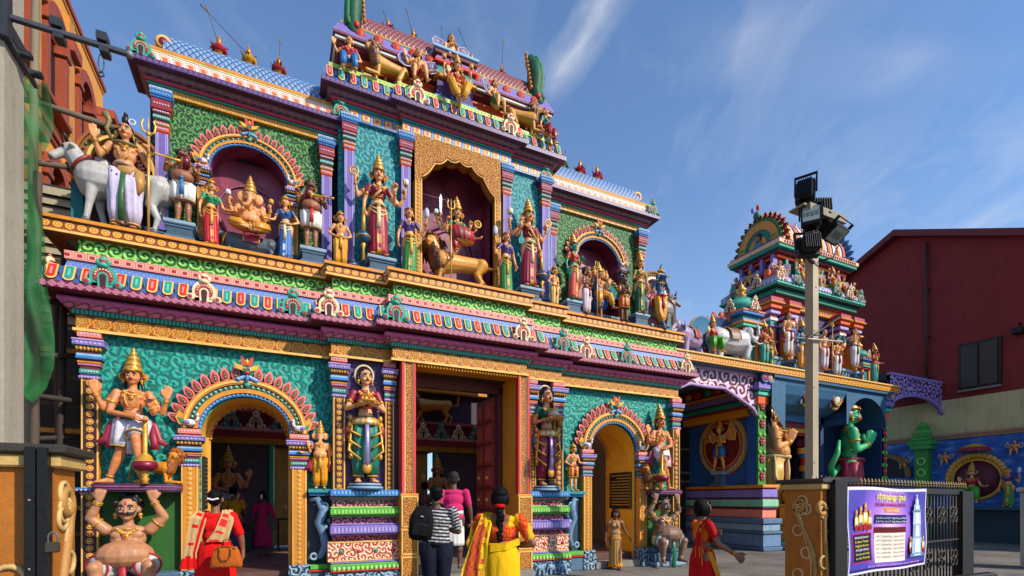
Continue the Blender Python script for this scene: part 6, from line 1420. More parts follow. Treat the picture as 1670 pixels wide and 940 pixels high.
figure('winged_statue', 'winged bare-chested child statue looking right, sitting right of the top seated goddess', 'statue', (3.92, 9.08, 8.96), .5, .95, dict(CH, lc=hx('#3a7a3a'), arms=[arm(-1, 'hip', dz=-.12), arm(1, 'out', dz=-.12)]))
figure('winged_statue', 'winged child statue with folded arms above the top seated goddess', 'statue', (3.05, 9.2, 9.60), 0, .98, dict(CH, legs=[((-.07, -.10, .40), (-.04, -.05, .34), (.9, -.3, 0)), ((.07, -.10, .40), (.04, -.06, .34), (-.9, -.3, 0))], arms=[arm(-1, 'front', dz=-.12), arm(1, 'front', dz=-.12)]))
def it_top(t, H, K, T, hp, jew, S):
 lotus(t, tuple(jew[2][2]*H+A_(0, -.02, .14)), 1.0, METG); lotus(t, tuple(jew[3][2]*H+A_(0, -.02, .14)), 1.0, METG)
figure('goddess_statue', 'seated four-armed goddess in yellow with red blouse at the centre of the top tier', 'statue', (3.10, 8.98, 8.82), 0, 1.12, dict(fem=True, dz=-.16, top=hx('#b82a24'), lower='dhoti', lc=hx('#e0a41c'), sc=METG, crown='tall', hair='long', hs=1.15, necklace=True, cf=.9, legs=[((-.15, -.14, .40), (-.05, -.17, .14), (-.1, -1, -.3)), ((.15, -.14, .40), (.05, -.17, .14), (.1, -1, -.3))], tail=.2,
 arms=[arm(-1, 'bless', dz=-.16), arm(1, 'front', dz=-.16), arm(-1, 'holdup', dz=-.16, e=(-.22, .02, .72), w=(-.24, -.01, .84)), arm(1, 'holdup', dz=-.16, e=(.22, .02, .72), w=(.24, -.01, .84))], items=it_top))
# ---- lower storey statues
def it_deity(sd):
 def f(t, H, K, T, hp, jew, S):
  m_ = MB(); x, y = sd*.20, -.28
  m_.lathe([(0, 0, METG), (.05, .0, METG), (.03, .04, METG), (.055, .07, METG), (.03, .10, METG), (.05, .13, METG), (.035, .16, METG), (.06, .18, hx('#7c1838')), (.15, .22, hx('#8c1c40')), (.165, .27, hx('#8c1c40')), (.14, .32, METG), (.10, .34, METG), (.08, .40, METG), (.03, .44, METG), (.035, .8, METG), (.025, .96, METG), (0, .97, METG)], (x, y, 0), 22); m_.build('mace', GILT, t)
 return f
def deity(x, sd, lab, y=9.02):
 return figure('deity_statue', lab, 'statue', (x, y, 1.735), 0, 1.72, dict(skin=hx('#dc8e58'), hs=1.12, crown='tall', hair='long', necklace=True, lower='shorts', lc=hx('#dcd6de'), bc=hx('#c9a24a'), sc=hx('#3b2a4a'), tc=hx('#d8d0dc'), tail=.25, streamer=hx('#9c2140'), legfat=1.05, vox=.012,
 legs=[((-.08, -.02, .28), (-.17, .02, .045), (-.9, -.5, 0)), ((.05, -.15, .38), (.07, -.14, .18), (.5, -1, -.1))] if sd > 0 else [((-.05, -.15, .38), (-.07, -.14, .18), (-.5, -1, -.1)), ((.08, -.02, .28), (.17, .02, .045), (.9, -.5, 0))],
 arms=[arm(-1, 'high', e=(-.20, 0, .63), w=(-.245, -.05, .75)), arm(1, 'high', e=(.21, 0, .62), w=(.25, -.06, .74)), arm(-sd, 'front', e=(-sd*.15, -.05, .60), w=(sd*.06, -.16, .55), m='relax', d=(sd*.6, -.5, -.4)), arm(sd, 'bless', m='mudra', e=(sd*.15, -.03, .61), w=(sd*.14, -.11, .66))], items=it_deity(sd)))
deity(-1.90, 1, 'large golden-crowned guardian god with foot on a mace, standing on the left purple shelf')
deity(8.06, -1, 'large golden-crowned guardian god with foot on a mace, standing on the right purple shelf')
beast('lion_statue', 'golden lion with open mouth lying on the left purple shelf beside the guardian god', 'lion statue', (-1.66, 9.04, 1.735), PI-.3, 'lion', .56, hx('#dd921e'), o=dict(lying=1, yaw=-1.35, mane=hx('#9a5a14'), pitch=-.1))
beast('lion_statue', 'golden lion lying on the right purple shelf beside the guardian god', 'lion statue', (7.92, 9.06, 1.735), .3, 'lion', .62, hx('#c98a2a'), o=dict(lying=1, yaw=.9, mane=hx('#7c4a18')))
def atlas(x, lab, lc, skin):
 return figure('atlas_statue', lab, 'statue', (x, 8.86, .10), 0, 2.0, dict(skin=skin, belly=.095, stout=1.18, mous=True, hair='curly', hs=1.28, legfat=1.2, fat=1.3, dz=-.285, lower='shorts', lc=hx('#d8cfcc'), bc=lc, sc=lc, tail=.1, tc=lc, vox=.013, smooth=3,
 legs=[((-.155, -.16, .24), (-.125, -.13, .045), (-.5, -1, 0)), ((.155, -.16, .24), (.125, -.13, .045), (.5, -1, 0))],
 arms=[arm(-1, 'high', e=(-.215, -.01, .575), w=(-.155, -.045, .70), d=(.1, -.05, 1), n=(0, 1, 0), m='grip', s=1.25), arm(1, 'high', e=(.215, -.01, .575), w=(.155, -.045, .70), d=(-.1, -.05, 1), n=(0, 1, 0), m='grip', s=1.25)], bc2=1))
atlas(-1.92, 'pot-bellied moustached giant with red sash squatting and lifting the left purple shelf with both hands', hx('#b82038'), hx('#c08a64'))
atlas(8.02, 'pot-bellied moustached giant with green sash squatting and lifting the right purple shelf with both hands', hx('#177a58'), hx('#8a6a58'))
def it_lady(kind):
 def f(t, H, K, T, hp, jew, S):
  m_ = MB(); c = (0, -.31, 1.34)
  if kind == 0:
   m_.lathe([(0, 0, METG), (.14, .0, METG), (.17, .03, METG), (.165, .04, METG), (.13, .015, METG)], c, 20)
   for i in range(9): a = 2*PI*i/9; m_.ball((c[0]+.1*math.cos(a), c[1]+.08*math.sin(a), c[2]+.06), (.035, .035, .045), (hx('#e0a41c'), hx('#e86a1c'), hx('#d9b03a'))[i % 3], 8, 6)
   m_.lathe([(.04, .03, METG), (.03, .1, METG), (.05, .12, METG), (.01, .22, hx('#f0c040')), (0, .26, hx('#f0c040'))], c, 10); m_.build('offering_tray', GILT, t)
  else:
   m_.lathe([(0, -.02, METG), (.06, -.02, METG), (.11, .04, hx('#c8c0a8')), (.12, .08, hx('#c8c0a8')), (.06, .14, METG), (.075, .17, METG), (0, .17, METG), (.02, .2, METG), (0, .26, METG)], c, 18); m_.build('water_pot', GILT, t)
  m_ = MB(); c = hp(0, .03, .02)*H; m_.ring(tuple(c), (0, 1, .1), .155, .02, hx('#e6d0b0'), 24, 6, ry=.17)
  m_.build('hair_garland', ENAMEL, t)
  m_ = MB()
  for sg in (-1, 1):
   for q in range(3): m_.tube([K(T(sg*.10, -.02, .56)), K(T(sg*(.125+.01*q), -.05, .44-.08*q)), K(T(sg*.05, -.085, .40-.1*q))], .011*H, METG, 6)
   for q in range(7): m_.ball(K(T(sg*(.125+.006*(q % 2)), -.02, .56-.055*q)), (.02*H, .016*H, .028*H), METG, 8, 6)
   m_.tube([K(T(sg*.12, 0, .56)), K(T(sg*.15, .0, .46)), K(T(sg*.135, 0, .35))], [.014*H, .024*H, .02*H], hx('#9c2140') if kind == 0 else hx('#2c62a0'), 8)
  m_.tube([K(T(0, -.085, .55)), K(T(0, -.11, .35)), K(T(0, -.10, .12))], [.02*H, .018*H, .026*H], hx('#b09ad0'), 8, flat=.5, up=(0, 1, 0)); m_.ball(K(T(0, -.095, .13)), (.04*H, .02*H, .05*H), METG, 10, 8)
  loft(m_, [(0, -.008*H, .565*H, .09*H, .075*H), (0, -.015*H, .53*H, .12*H, .092*H), (0, -.012*H, .50*H, .118*H, .09*H)], 32, lambda q, a: METG if int(a*6) % 2 else hx('#e8d2a0'), .05, 16)
  m_.build('gold_drapes', GILT, t)
 return f
LADY = dict(fem=True, skin=hx('#e2ac78'), hair='back', tilak=True, necklace=True, hs=1.08, arms=[arm(-1, 'front', e=(-.155, -.02, .635), w=(-.075, -.135, .655)), arm(1, 'front', e=(.155, -.02, .635), w=(.075, -.135, .655))], lower='dhoti', cf=.95, sash=False, vox=.013, yaw=.2)
figure('lady_statue', 'tall lady statue in magenta blouse and teal trousers carrying an offering tray, left plum niche', 'statue', (1.40, 8.92, 1.79), .0, 2.0, dict(LADY, lc=hx('#127a64'), top=hx('#a01c3a'), items=it_lady(0)))
figure('lady_statue', 'tall lady statue in green blouse and crimson trousers holding a water pot, right plum niche', 'statue', (4.99, 8.92, 1.79), .0, 2.0, dict(LADY, lc=hx('#8c1638'), top=hx('#0f6a4c'), skin=hx('#c89468'), items=it_lady(1)))
figure('deity_statue', 'small standing elephant-headed god in yellow on the shelf right of the left arch', 'statue', (.68, 9.06, 1.69), -.1, .98, dict(eleph=True, belly=.035, stout=1.12, hs=1.2, crown='tall', hair=None, lower='dhoti', lc=hx('#e09e14'), sc=METG, necklace=True, arms=[arm(-1, 'bless'), arm(1, 'down'), arm(-1, 'out', e=(-.19, .02, .64), w=(-.26, -.03, .62)), arm(1, 'out', e=(.19, .02, .64), w=(.24, -.03, .52))], streamer=hx('#b02038')))
figure('child_statue', 'small crowned youth statue in orange loincloth on the shelf left of the right arch', 'statue', (5.72, 9.06, 1.69), .1, .98, dict(crown='short', hair='long', lower='shorts', lc=hx('#d98a1a'), sc=hx('#c03020'), necklace=True, arms=[arm(-1, 'hip'), arm(1, 'out')], hs=1.15))
# ---- hall behind the gateway
hall = thing('prayer_hall', 'dim roofed hall seen through the gateway doors, with a painted inner shrine front', 'hall', (3.1, 14.0, 0), world=True)
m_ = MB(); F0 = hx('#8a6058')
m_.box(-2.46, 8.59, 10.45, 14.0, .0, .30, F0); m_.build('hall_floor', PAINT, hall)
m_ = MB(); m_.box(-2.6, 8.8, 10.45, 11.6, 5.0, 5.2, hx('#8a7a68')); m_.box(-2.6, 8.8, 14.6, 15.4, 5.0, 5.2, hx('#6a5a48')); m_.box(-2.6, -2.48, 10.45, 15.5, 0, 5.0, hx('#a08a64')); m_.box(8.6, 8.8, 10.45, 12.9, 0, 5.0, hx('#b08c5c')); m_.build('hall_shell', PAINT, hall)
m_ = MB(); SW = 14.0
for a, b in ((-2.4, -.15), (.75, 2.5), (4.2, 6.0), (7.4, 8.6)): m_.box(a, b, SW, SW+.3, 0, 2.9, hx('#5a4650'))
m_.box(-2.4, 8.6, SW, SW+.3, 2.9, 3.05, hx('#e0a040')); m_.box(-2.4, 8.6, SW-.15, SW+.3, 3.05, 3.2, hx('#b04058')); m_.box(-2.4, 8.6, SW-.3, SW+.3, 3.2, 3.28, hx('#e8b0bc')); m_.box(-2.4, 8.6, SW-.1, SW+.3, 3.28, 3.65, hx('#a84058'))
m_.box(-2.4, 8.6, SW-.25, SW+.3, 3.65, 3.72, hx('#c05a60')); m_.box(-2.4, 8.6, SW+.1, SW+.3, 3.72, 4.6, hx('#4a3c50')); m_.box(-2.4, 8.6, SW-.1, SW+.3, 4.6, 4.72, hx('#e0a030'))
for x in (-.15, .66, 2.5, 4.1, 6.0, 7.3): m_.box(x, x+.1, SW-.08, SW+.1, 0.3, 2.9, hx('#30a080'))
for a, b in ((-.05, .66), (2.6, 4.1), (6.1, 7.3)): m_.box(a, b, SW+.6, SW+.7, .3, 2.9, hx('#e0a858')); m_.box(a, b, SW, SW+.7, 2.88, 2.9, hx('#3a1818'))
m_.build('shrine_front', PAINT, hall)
for i, x in enumerate(np.arange(-2.0, 8.4, .52)):
 place_part(kc if i % 2 else kt, '', None, hall, (float(x), SW-.28, 3.26), 0, .95)
dth = [o for o in bpy.data.objects if o.get('label', '').startswith('large golden-crowned guardian god')]
seat = [o for o in bpy.data.objects if o.get('label', '').startswith('seated four-armed goddess')][0]
lady0 = [o for o in bpy.data.objects if o.get('label', '').startswith('small lady statue in a red')][0]
lionm = [o for o in bpy.data.objects if o.get('label', '').startswith('tan lion')][0]
dup(dth[0], (-1.0, 13.2, .75), 0, 'shadowy guardian god with mace inside the hall, seen through the left arch')
dup(dth[1], (4.05, 13.4, .75), 0, 'shadowy guardian god with mace inside the hall, seen through the main door')
dup(seat, (2.55, 13.9, 3.5), 0, 'dim seated goddess on the shrine cornice inside the hall')
dup(lady0, (3.15, 13.9, 3.72), 0, 'dim standing lady on the shrine cornice inside the hall')
dup(lionm, (4.1, 14.0, 3.72), 0, 'dim tan lion on the shrine cornice inside the hall')
dup(seat, (-.1, 13.9, 3.5), 0, 'dim seated goddess on the shrine cornice above the left arch view')
for x, lab in ((-1.05, 'slate plinth under the shadowy guardian in the left arch'), (4.0, 'slate plinth under the shadowy guardian in the main door')):
 m_ = MB(); m_.box(x-.45, x+.5, 12.95, 13.7, .3, .74, hx('#2d5a66'), .02); tag(m_.build('plinth', PAINT), lab, 'plinth')
# an offerings table with brass lamps in the hall
t = thing('offering_table', 'dark table with brass vessels inside the hall', 'table', (.45, 13.4, .3)); m_ = MB(); m_.box(-.45, .45, -.25, .25, .72, .76, hx('#3a2a22'), .01); m_.build('tabletop', PAINT, t)
for sx in (-.4, .4):
 for sy in (-.2, .2): m_ = MB(); m_.box(sx-.025, sx+.025, sy-.025, sy+.025, 0, .72, hx('#3a2a22')); m_.build('leg', PAINT, t)
for i, x in enumerate((-.25, .02, .26)): m_ = MB(); m_.lathe([(0, 0, METG), (.07, 0, METG), (.02, .05, METG), (.03, .2, METG), (.08, .24, METG), (.05, .26, METG), (.01, .38, METG), (0, .4, METG)], (0, 0, 0), 14); tag(m_.build('brass_lamp', GILT, loc=(0, 0, 0)), ('left', 'middle', 'right')[i]+'most brass lamp on the dark table inside the hall' if i != 1 else 'brass lamp in the middle of the dark hall table', 'lamp').location = (.45+x, 13.4, 1.06)
# ---- right-hand shrine and tower
shr = thing('side_shrine', 'side shrine with deep blue walls and gold ledge right of the gateway', 'shrine', (16.2, 10.3, 0), world=True)
X0, X1, YF, YBk = 13.1, 19.5, 10.3, 13.2
m_ = MB(); NB = hx('#2a64a8'); SB = hx('#2a5c7c')
m_.box(X0, X0+.3, YF+.35, YBk, 1.95, 4.35, NB); m_.build('navy_wall', PAINT, shr)
def corner_plinth(x0, x1, y0, y1):
 m_ = MB()
 for z0, z1, o, c in ((0, .12, .32, GBL), (.12, .5, .26, hx('#6f8cae')), (.5, .58, .31, GBL), (.58, .8, .24, GBLL), (.8, .96, .30, hx('#5f7fa0')), (.96, 1.24, .13, SALM), (1.24, 1.3, .2, hx('#5a2036')), (1.3, 1.52, .2, hx('#8fc8a4')), (1.52, 1.58, .13, MAR), (1.58, 1.82, .17, LAV), (1.82, 1.86, .12, RED), (1.86, 1.96, .2, GOLD)):
  m_.box(x0-o, x1+o*.3, y0-o, y1, z0, z1, c, .02)
 return m_
corner_plinth(X0, X0+.42, YF, YBk).build('stepped_plinth', PAINT, shr)
# blue block behind carries a flowered column at the corner
def flower_col(x0, x1, y, zb=1.96, zt=4.7):
 m_ = MB(); m_.box(x0, x1, y, y+.06, zb, zt, hx('#3f8a2c')); m_.box(x0+.01, x1-.01, y+.06, y+.4, zb, zt, hx('#2a64a8')); cx = (x0+x1)/2; w = (x1-x0)/2
 n_ = int((zt-zb)/.42)
 for i in range(n_):
  z = zb+.25+(zt-zb-.3)*i/(n_-1)
  for k in range(6): a = PI*k/3; m_.ball((cx+.07*math.cos(a), y-.02, z+.09*math.sin(a)), (.05, .03, .055), hx('#b32c50'), 6, 5)
  m_.ball((cx, y-.045, z), .035, hx('#e8a0a8'), 8, 5)
  for sg in (-1, 1): m_.ball((cx+sg*.1, y-.01, z+.2), (.07, .03, .06), hx('#7cc24a'), 6, 5)
 return m_
for x0, x1 in ((12.95, 13.28), (19.2, 19.5)):
 flower_col(x0, x1, YF, 1.96 if x0 < 15 else .5, 4.35).build('flower_column', PAINT, shr)
 m_ = MB()
 for z0, z1, o, c in ((4.35, 4.6, .05, ORG), (4.6, 4.72, .1, TQ), (4.72, 4.78, .14, hx('#0f6a58')), (4.78, 4.98, .16, LAV), (4.98, 5.0, .05, RED)): m_.box(x0-o, x1+o, YF-o, YF+.4, z0, z1, c, .02)
 for sg in (-1, 1): m_.ball(((x0+x1)/2+sg*.12, YF-.16, 5.1), (.12, .08, .13), (hx('#b8304c'), hx('#e8a060'))[sg > 0], 10, 7); m_.ring(((x0+x1)/2+sg*.12, YF-.2, 5.1), (0, 1, 0), .13, .03, hx('#4a8ac0'), 14, 5)
 m_.build('capital', PAINT, shr)
m_ = MB()   # banded beam along the left wall top
for z0, z1, o, c in ((4.05, 4.28, .02, GOLD), (4.28, 4.36, .06, hx('#a02030')), (4.36, 4.5, .14, TEAL), (4.5, 4.56, .05, MAR), (4.56, 4.76, .1, LAV), (4.76, 4.84, .14, GOLD), (4.84, 5.2, .04, hx('#7a2a44'))): m_.box(X0-.25-o, X0-.0, YF+.3, YBk+.6, z0, z1, c, .015)
for y in np.arange(YF+.5, YBk, .42): m_.ball((X0-.32, y, 5.0), (.05, .15, .12), (TEAL, RED, GOLD)[int(y*3) % 3], 10, 6)
m_.build('wall_beam', PAINT, shr)
m_ = MB()   # roof slab and gold ledge
m_.box(9.0, 19.6, 10.05, 13.6, 5.24, 5.42, hx('#5a7488')); m_.build('roof_slab', PAINT, shr)
DISC2 = band('gold_stud_band', .2, 5.24, .2, [(.0, hx('#f0b850')), (.2, hx('#d8902a')), (.3, hx('#8a4a10')), (.42, hx('#e8a83a')), (.8, hx('#d09028'))], 'box')
m_ = MB(); m_.box(8.9, 19.65, 9.99, 10.06, 5.24, 5.42, GOLD); m_.build('gold_ledge', DISC2, shr)
m_ = MB(); m_.box(8.9, 19.68, 9.95, 10.1, 5.42, 5.47, GOLDL, .01); m_.box(13.3, 19.3, 10.02, 10.3, 5.14, 5.24, SB); m_.build('ledge_trim', PAINT, shr)
# coved blue soffit over the shrine opening
m_ = MB()
def cove(x0, x1, off=0.0):
 P = [(10.08, 5.2), (10.12, 5.0), (10.22, 4.75), (10.42, 4.5), (10.7, 4.36), (11.0, 4.3)]; P = [(y, z-off) for y, z in P]
 for (a, b), (c, d) in zip(P[:-1], P[1:]): m_.quad((x0, a, b), (x1, a, b), (x1, c, d), (x0, c, d), hx('#3a7092'))
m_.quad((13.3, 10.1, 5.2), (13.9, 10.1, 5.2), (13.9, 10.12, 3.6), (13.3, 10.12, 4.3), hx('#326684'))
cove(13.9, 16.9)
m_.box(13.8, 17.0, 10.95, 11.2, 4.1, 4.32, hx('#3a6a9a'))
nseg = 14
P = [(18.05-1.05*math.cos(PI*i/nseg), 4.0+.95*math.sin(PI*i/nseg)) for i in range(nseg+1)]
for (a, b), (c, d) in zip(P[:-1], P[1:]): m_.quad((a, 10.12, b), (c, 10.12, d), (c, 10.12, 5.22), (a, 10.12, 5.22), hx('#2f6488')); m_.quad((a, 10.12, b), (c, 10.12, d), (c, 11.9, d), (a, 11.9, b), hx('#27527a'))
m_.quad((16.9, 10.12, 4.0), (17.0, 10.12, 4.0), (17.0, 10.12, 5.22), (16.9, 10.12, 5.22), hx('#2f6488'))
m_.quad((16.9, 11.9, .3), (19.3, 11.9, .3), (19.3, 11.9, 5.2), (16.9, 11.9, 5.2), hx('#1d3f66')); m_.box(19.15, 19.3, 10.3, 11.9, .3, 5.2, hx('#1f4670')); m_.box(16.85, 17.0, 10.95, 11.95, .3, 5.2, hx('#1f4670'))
m_.build('blue_vault', PAINT, shr)
for cx, kind in ((15.1, 0), (16.55, 1)):
 m_ = MB(); c1 = hx('#c9a02a')
 m_.ball((cx, 10.22, 4.82), (.16, .05, .2), hx('#b8304c') if kind == 0 else hx('#d8d0c0'), 12, 8); m_.ring((cx, 10.2, 4.82), (0, 1, 0), .19, .03, c1, 18, 6, ry=.24)
 for i in range(9): a = PI*(-.1+1.2*i/8); m_.ball((cx+.25*math.cos(a), 10.2, 4.82+.29*math.sin(a)), .035, (hx('#b8304c'), c1)[i % 2], 6, 5)
 m_.ball((cx, 10.3, 4.50), (.15, .05, .06), c1, 8, 5); m_.ball((cx, 10.2, 5.1), (.06, .04, .08), RED, 8, 5)
 for sg in (-1, 1): m_.ball((cx+sg*.2, 10.3, 4.6), (.04, .03, .09), (WHT, hx('#d87a8a'))[kind], 6, 5)
 m_.build('wall_emblem', PAINT, shr)
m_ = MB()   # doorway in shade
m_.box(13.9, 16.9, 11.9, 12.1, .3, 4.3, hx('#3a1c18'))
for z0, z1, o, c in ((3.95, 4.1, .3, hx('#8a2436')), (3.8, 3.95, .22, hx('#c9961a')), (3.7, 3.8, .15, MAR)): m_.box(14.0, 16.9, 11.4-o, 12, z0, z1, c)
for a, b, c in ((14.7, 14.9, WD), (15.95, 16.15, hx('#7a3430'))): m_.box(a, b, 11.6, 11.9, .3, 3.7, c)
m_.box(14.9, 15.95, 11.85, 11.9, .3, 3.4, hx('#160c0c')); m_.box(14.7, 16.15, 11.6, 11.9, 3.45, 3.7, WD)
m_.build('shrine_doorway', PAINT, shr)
for x in (14.35, 16.6):
 m_ = MB(); k = 0
 for z0, z1, w, c in ((.3, .9, .22, GBL), (.9, 1.1, .26, TEAL), (1.1, 2.5, .15, hx('#1a6a66')), (2.5, 2.7, .2, GOLD), (2.7, 2.95, .16, RED), (2.95, 3.1, .22, hx('#3c7ab0')), (3.1, 3.3, .26, GOLDL)): m_.lathe([(w, z0, c), (w*1.05, (z0+z1)/2, c), (w, z1, c)], (x, 11.3, 0), 14)
 for i in range(7): a = 2*PI*i/7; m_.ball((x+.2*math.cos(a), 11.3+.2*math.sin(a), 3.48), (.13, .13, .16), hx('#6f2440'), 8, 6)
 m_.build('lotus_column', PAINT, shr)
m_ = MB(); m_.box(13.4, 19.3, 10.3, 12, 0, .3, hx('#55504c'), .02); m_.build('shrine_floor', PAINT, shr)
# medallion on the left wall (faces -X)
med = thing('wall_medallion', 'round wall medallion ringed with red flames on the navy shrine wall', 'medallion', (X0-.02, 11.72, 3.26), -PI/2)
m_ = MB()
for r0, r1, d, c in ((0, .70, .01, hx('#8a2428')), (.70, .75, .05, GOLD), (.75, .81, .04, hx('#b02838')), (.81, .88, .05, hx('#8fb9a4')), (.88, .93, .06, GOLD), (.93, .95, .03, hx('#e8b060'))): arch_band(m_, 0, 0, r0, r0, r1, r1, -d, 0.0, c, 48, 0, 2*PI)
m_.build('disc', PAINT, med)
m_ = MB()
for i in range(28):
 a = 2*PI*i/28; u = Vector((math.cos(a), 0, math.sin(a))); m_.plate([(-.045, 0), (.045, 0), (.03, .07), (0, .13), (-.03, .07)], u*.94, (-u.z, 0, u.x), u, .03, hx('#d06050'))
m_.build('flame_rim', PAINT, med)
m_ = MB()
for sg in (-1, 1):
 for k in range(3): a = PI/2+sg*(2*PI*k/3); m_.tube([(.66*math.cos(a), -.03, .66*math.sin(a)), (.66*math.cos(a+2*PI/3), -.03, .66*math.sin(a+2*PI/3))], .012, hx('#8a5a1c'), 5)
m_.build('star_lines', PAINT, med)
def it_many(t, H, K, T, hp, jew, S):
 m_ = MB(); sk = hx('#f0a850')
 for sg in (-1, 1):
  for q in range(7):
   a = -.35+1.25*q/6; e = T(sg*.10, .03, .76)+A_(sg*.17*math.cos(a), .0, .17*math.sin(a)-.03); w = T(sg*.10, .03, .76)+A_(sg*.30*math.cos(a), -.02, .30*math.sin(a)+.02)
   m_.tube([K(T(sg*.09, .02, .77)), K(e), K(w)], [.028*H, .024*H, .018*H], sk, 7); m_.ball(K(w), (.028*H, .022*H, .034*H), sk, 8, 6)
   if q % 2 == 0: m_.tube([K(w), K(w+A_(sg*.05, 0, .07))], [.012*H, .006*H], METG, 5)
 for i in range(9): a = PI*i/8; m_.ball(K(hp(.07*math.cos(a), .02, .09+.06*math.sin(a))), (.02*H, .015*H, .05*H), hx('#c02418'), 6, 5)
 m_.build('extra_arms', ENAMEL, t)
figure('deity_statue', 'sixteen-armed golden deity striding inside the round flame-ringed medallion', 'statue', (X0-.16, 11.72, 2.42), -PI/2, 1.48, dict(skin=hx('#f0ac54'), crown='tall', hair='long', hs=1.15, lower='shorts', lc=hx('#3a74b0'), sc=METG, necklace=True, items=it_many, arms=[arm(-1, 'bless', m='mudra'), arm(1, 'front')], legs=[((-.09, -.02, .28), (-.15, 0, .045), (-.6, -1, 0)), ((.09, -.02, .28), (.13, 0, .045), (.6, -1, 0))]))
m_ = MB(); m_.box(X0-.35, X0, 11.5, 11.94, 1.96, 2.04, GBL, .01); m_.box(X0-.25, X0, 11.57, 11.87, 2.04, 2.32, GBL, .01); m_.box(X0-.32, X0, 11.5, 11.94, 2.32, 2.42, GBLL, .01); m_.build('medallion_bracket', PAINT, shr)
m_ = MB()
for yy in (10.85, 12.75):
 for zz in (2.15, 4.0):
  for q in range(4): m_.ring((X0-.01, yy+.12*(q-1.5), zz+.05*math.sin(q*2)), (1, 0, 0), .06+.02*(q % 2), .012, hx('#4d7ca8'), 14, 4)
m_.build('corner_scrollwork', PAINT, shr)
# fretwork arches
def fret(parent, x0, x1, y, zt, zf, mat, rim, name='fretwork_arch'):
 m_ = MB(); n_ = 40; P = [(x0+(x1-x0)*i/n_, zf(i/n_)) for i in range(n_+1)]
 for (a, b), (c, d) in zip(P[:-1], P[1:]):
  m_.quad((a, y, b), (c, y, d), (c, y, zt), (a, y, zt), MAR); m_.quad((a, y, b), (c, y, d), (c, y+.12, d), (a, y+.12, b), MAR); m_.quad((a, y+.12, b), (c, y+.12, d), (c, y+.12, zt), (a, y+.12, zt), MAR)
 o = m_.build(name, mat, parent)
 r = MB(); r.tube([(a, y, b) for a, b in P], .05, rim, 6); r.box(x0, x1, y-.03, y+.13, zt-.08, zt, rim); q = r.build('arch_rim', PAINT); q.data.transform(Matrix.Translation(-Vector(parent.get('_w')))); q.parent = o
fret(shr, 8.95, 12.95, 10.35, 5.24, lambda t: 4.02+.75*math.sin(PI*t)**.6-.08*abs(math.sin(t*PI*3)), M_FRET, hx('#b79ac8'))
fret(shr, 19.5, 22.9, 10.2, 6.0, lambda t: 4.75+.55*math.sin(PI*t)**.5, M_FRETP, hx('#9a86cc'))
m_ = MB(); m_.box(19.5, 22.9, 10.32, 12, 5.75, 6.02, hx('#33485c')); m_.build('side_roof', PAINT, shr)
m_ = MB(); m_.quad((8.6, 13.2, 0), (13.1, 13.2, 0), (13.1, 13.2, 5.2), (8.6, 13.2, 5.2), hx('#2a1c20'));
for z in (1.2, 2.1, 2.4, 3.2): m_.box(9.4, 12.9, 12.9, 13.0, z, z+.07, hx('#6a5a4a'))
for x in np.arange(9.6, 12.9, .5): m_.box(x, x+.05, 12.88, 12.95, .0, 2.2, hx('#2c2a2a'))
m_.build('passage_back', PAINT, shr)
# tower
TW = thing('shrine_tower', 'multi-tiered painted shrine tower with gabled barrel roof above the side shrine', 'tower', (16.25, 11.6, 5.42), world=True)
def tbox(m, x0, x1, y0, y1, z0, z1, c, bev=.02): m.box(x0, x1, y0, y1, z0, z1, c, bev)
m_ = MB(); tbox(m_, 14.45, 18.05, 10.95, 12.3, 5.42, 8.0, hx('#4a2438')); m_.build('tower_core', M_PLUM, TW)
def box_layers(m, x0, x1, y0, y1, L):
 for z0, z1, o, c in L: m.box(x0-o, x1+o, y0-o, y1+o, z0, z1, c, min(.02, (z1-z0)*.3))
m_ = MB(); box_layers(m_, 14.4, 18.1, 10.85, 12.3, ((7.72, 7.98, .02, hx('#d8943a')), (7.98, 8.02, .1, hx('#c03a5a')), (8.02, 8.2, .22, hx('#17806a')), (8.2, 8.24, .36, hx('#0d5a4c')), (8.24, 8.32, .40, TQ), (8.32, 8.5, .36, LAVL), (8.5, 8.56, .3, hx('#c890b0')), (8.56, 8.62, .22, TEAL)))
for x in np.arange(14.1, 18.5, .14): m_.ball((x, 10.46, 8.36), (.05, .03, .045), hx('#e4dcf0'), 6, 5); m_.ball((x, 10.83, 7.85), (.04, .02, .06), hx('#c8583a'), 6, 5)
for y in np.arange(10.5, 12.6, .14): m_.ball((14.02, y, 8.36), (.03, .05, .045), hx('#e4dcf0'), 6, 5)
m_.build('main_cornice', PAINT, TW)
for i, (x, y, r) in enumerate([(14.2, 10.5, 0), (14.9, 10.44, 0), (15.6, 10.44, 0), (16.9, 10.44, 0), (17.6, 10.44, 0), (18.3, 10.5, 0), (14.02, 11.2, -PI/2), (14.02, 12.1, -PI/2)]):
 place_part(kt if i % 2 else kc, '', None, TW, (x, y, 8.34), r, 1.0)
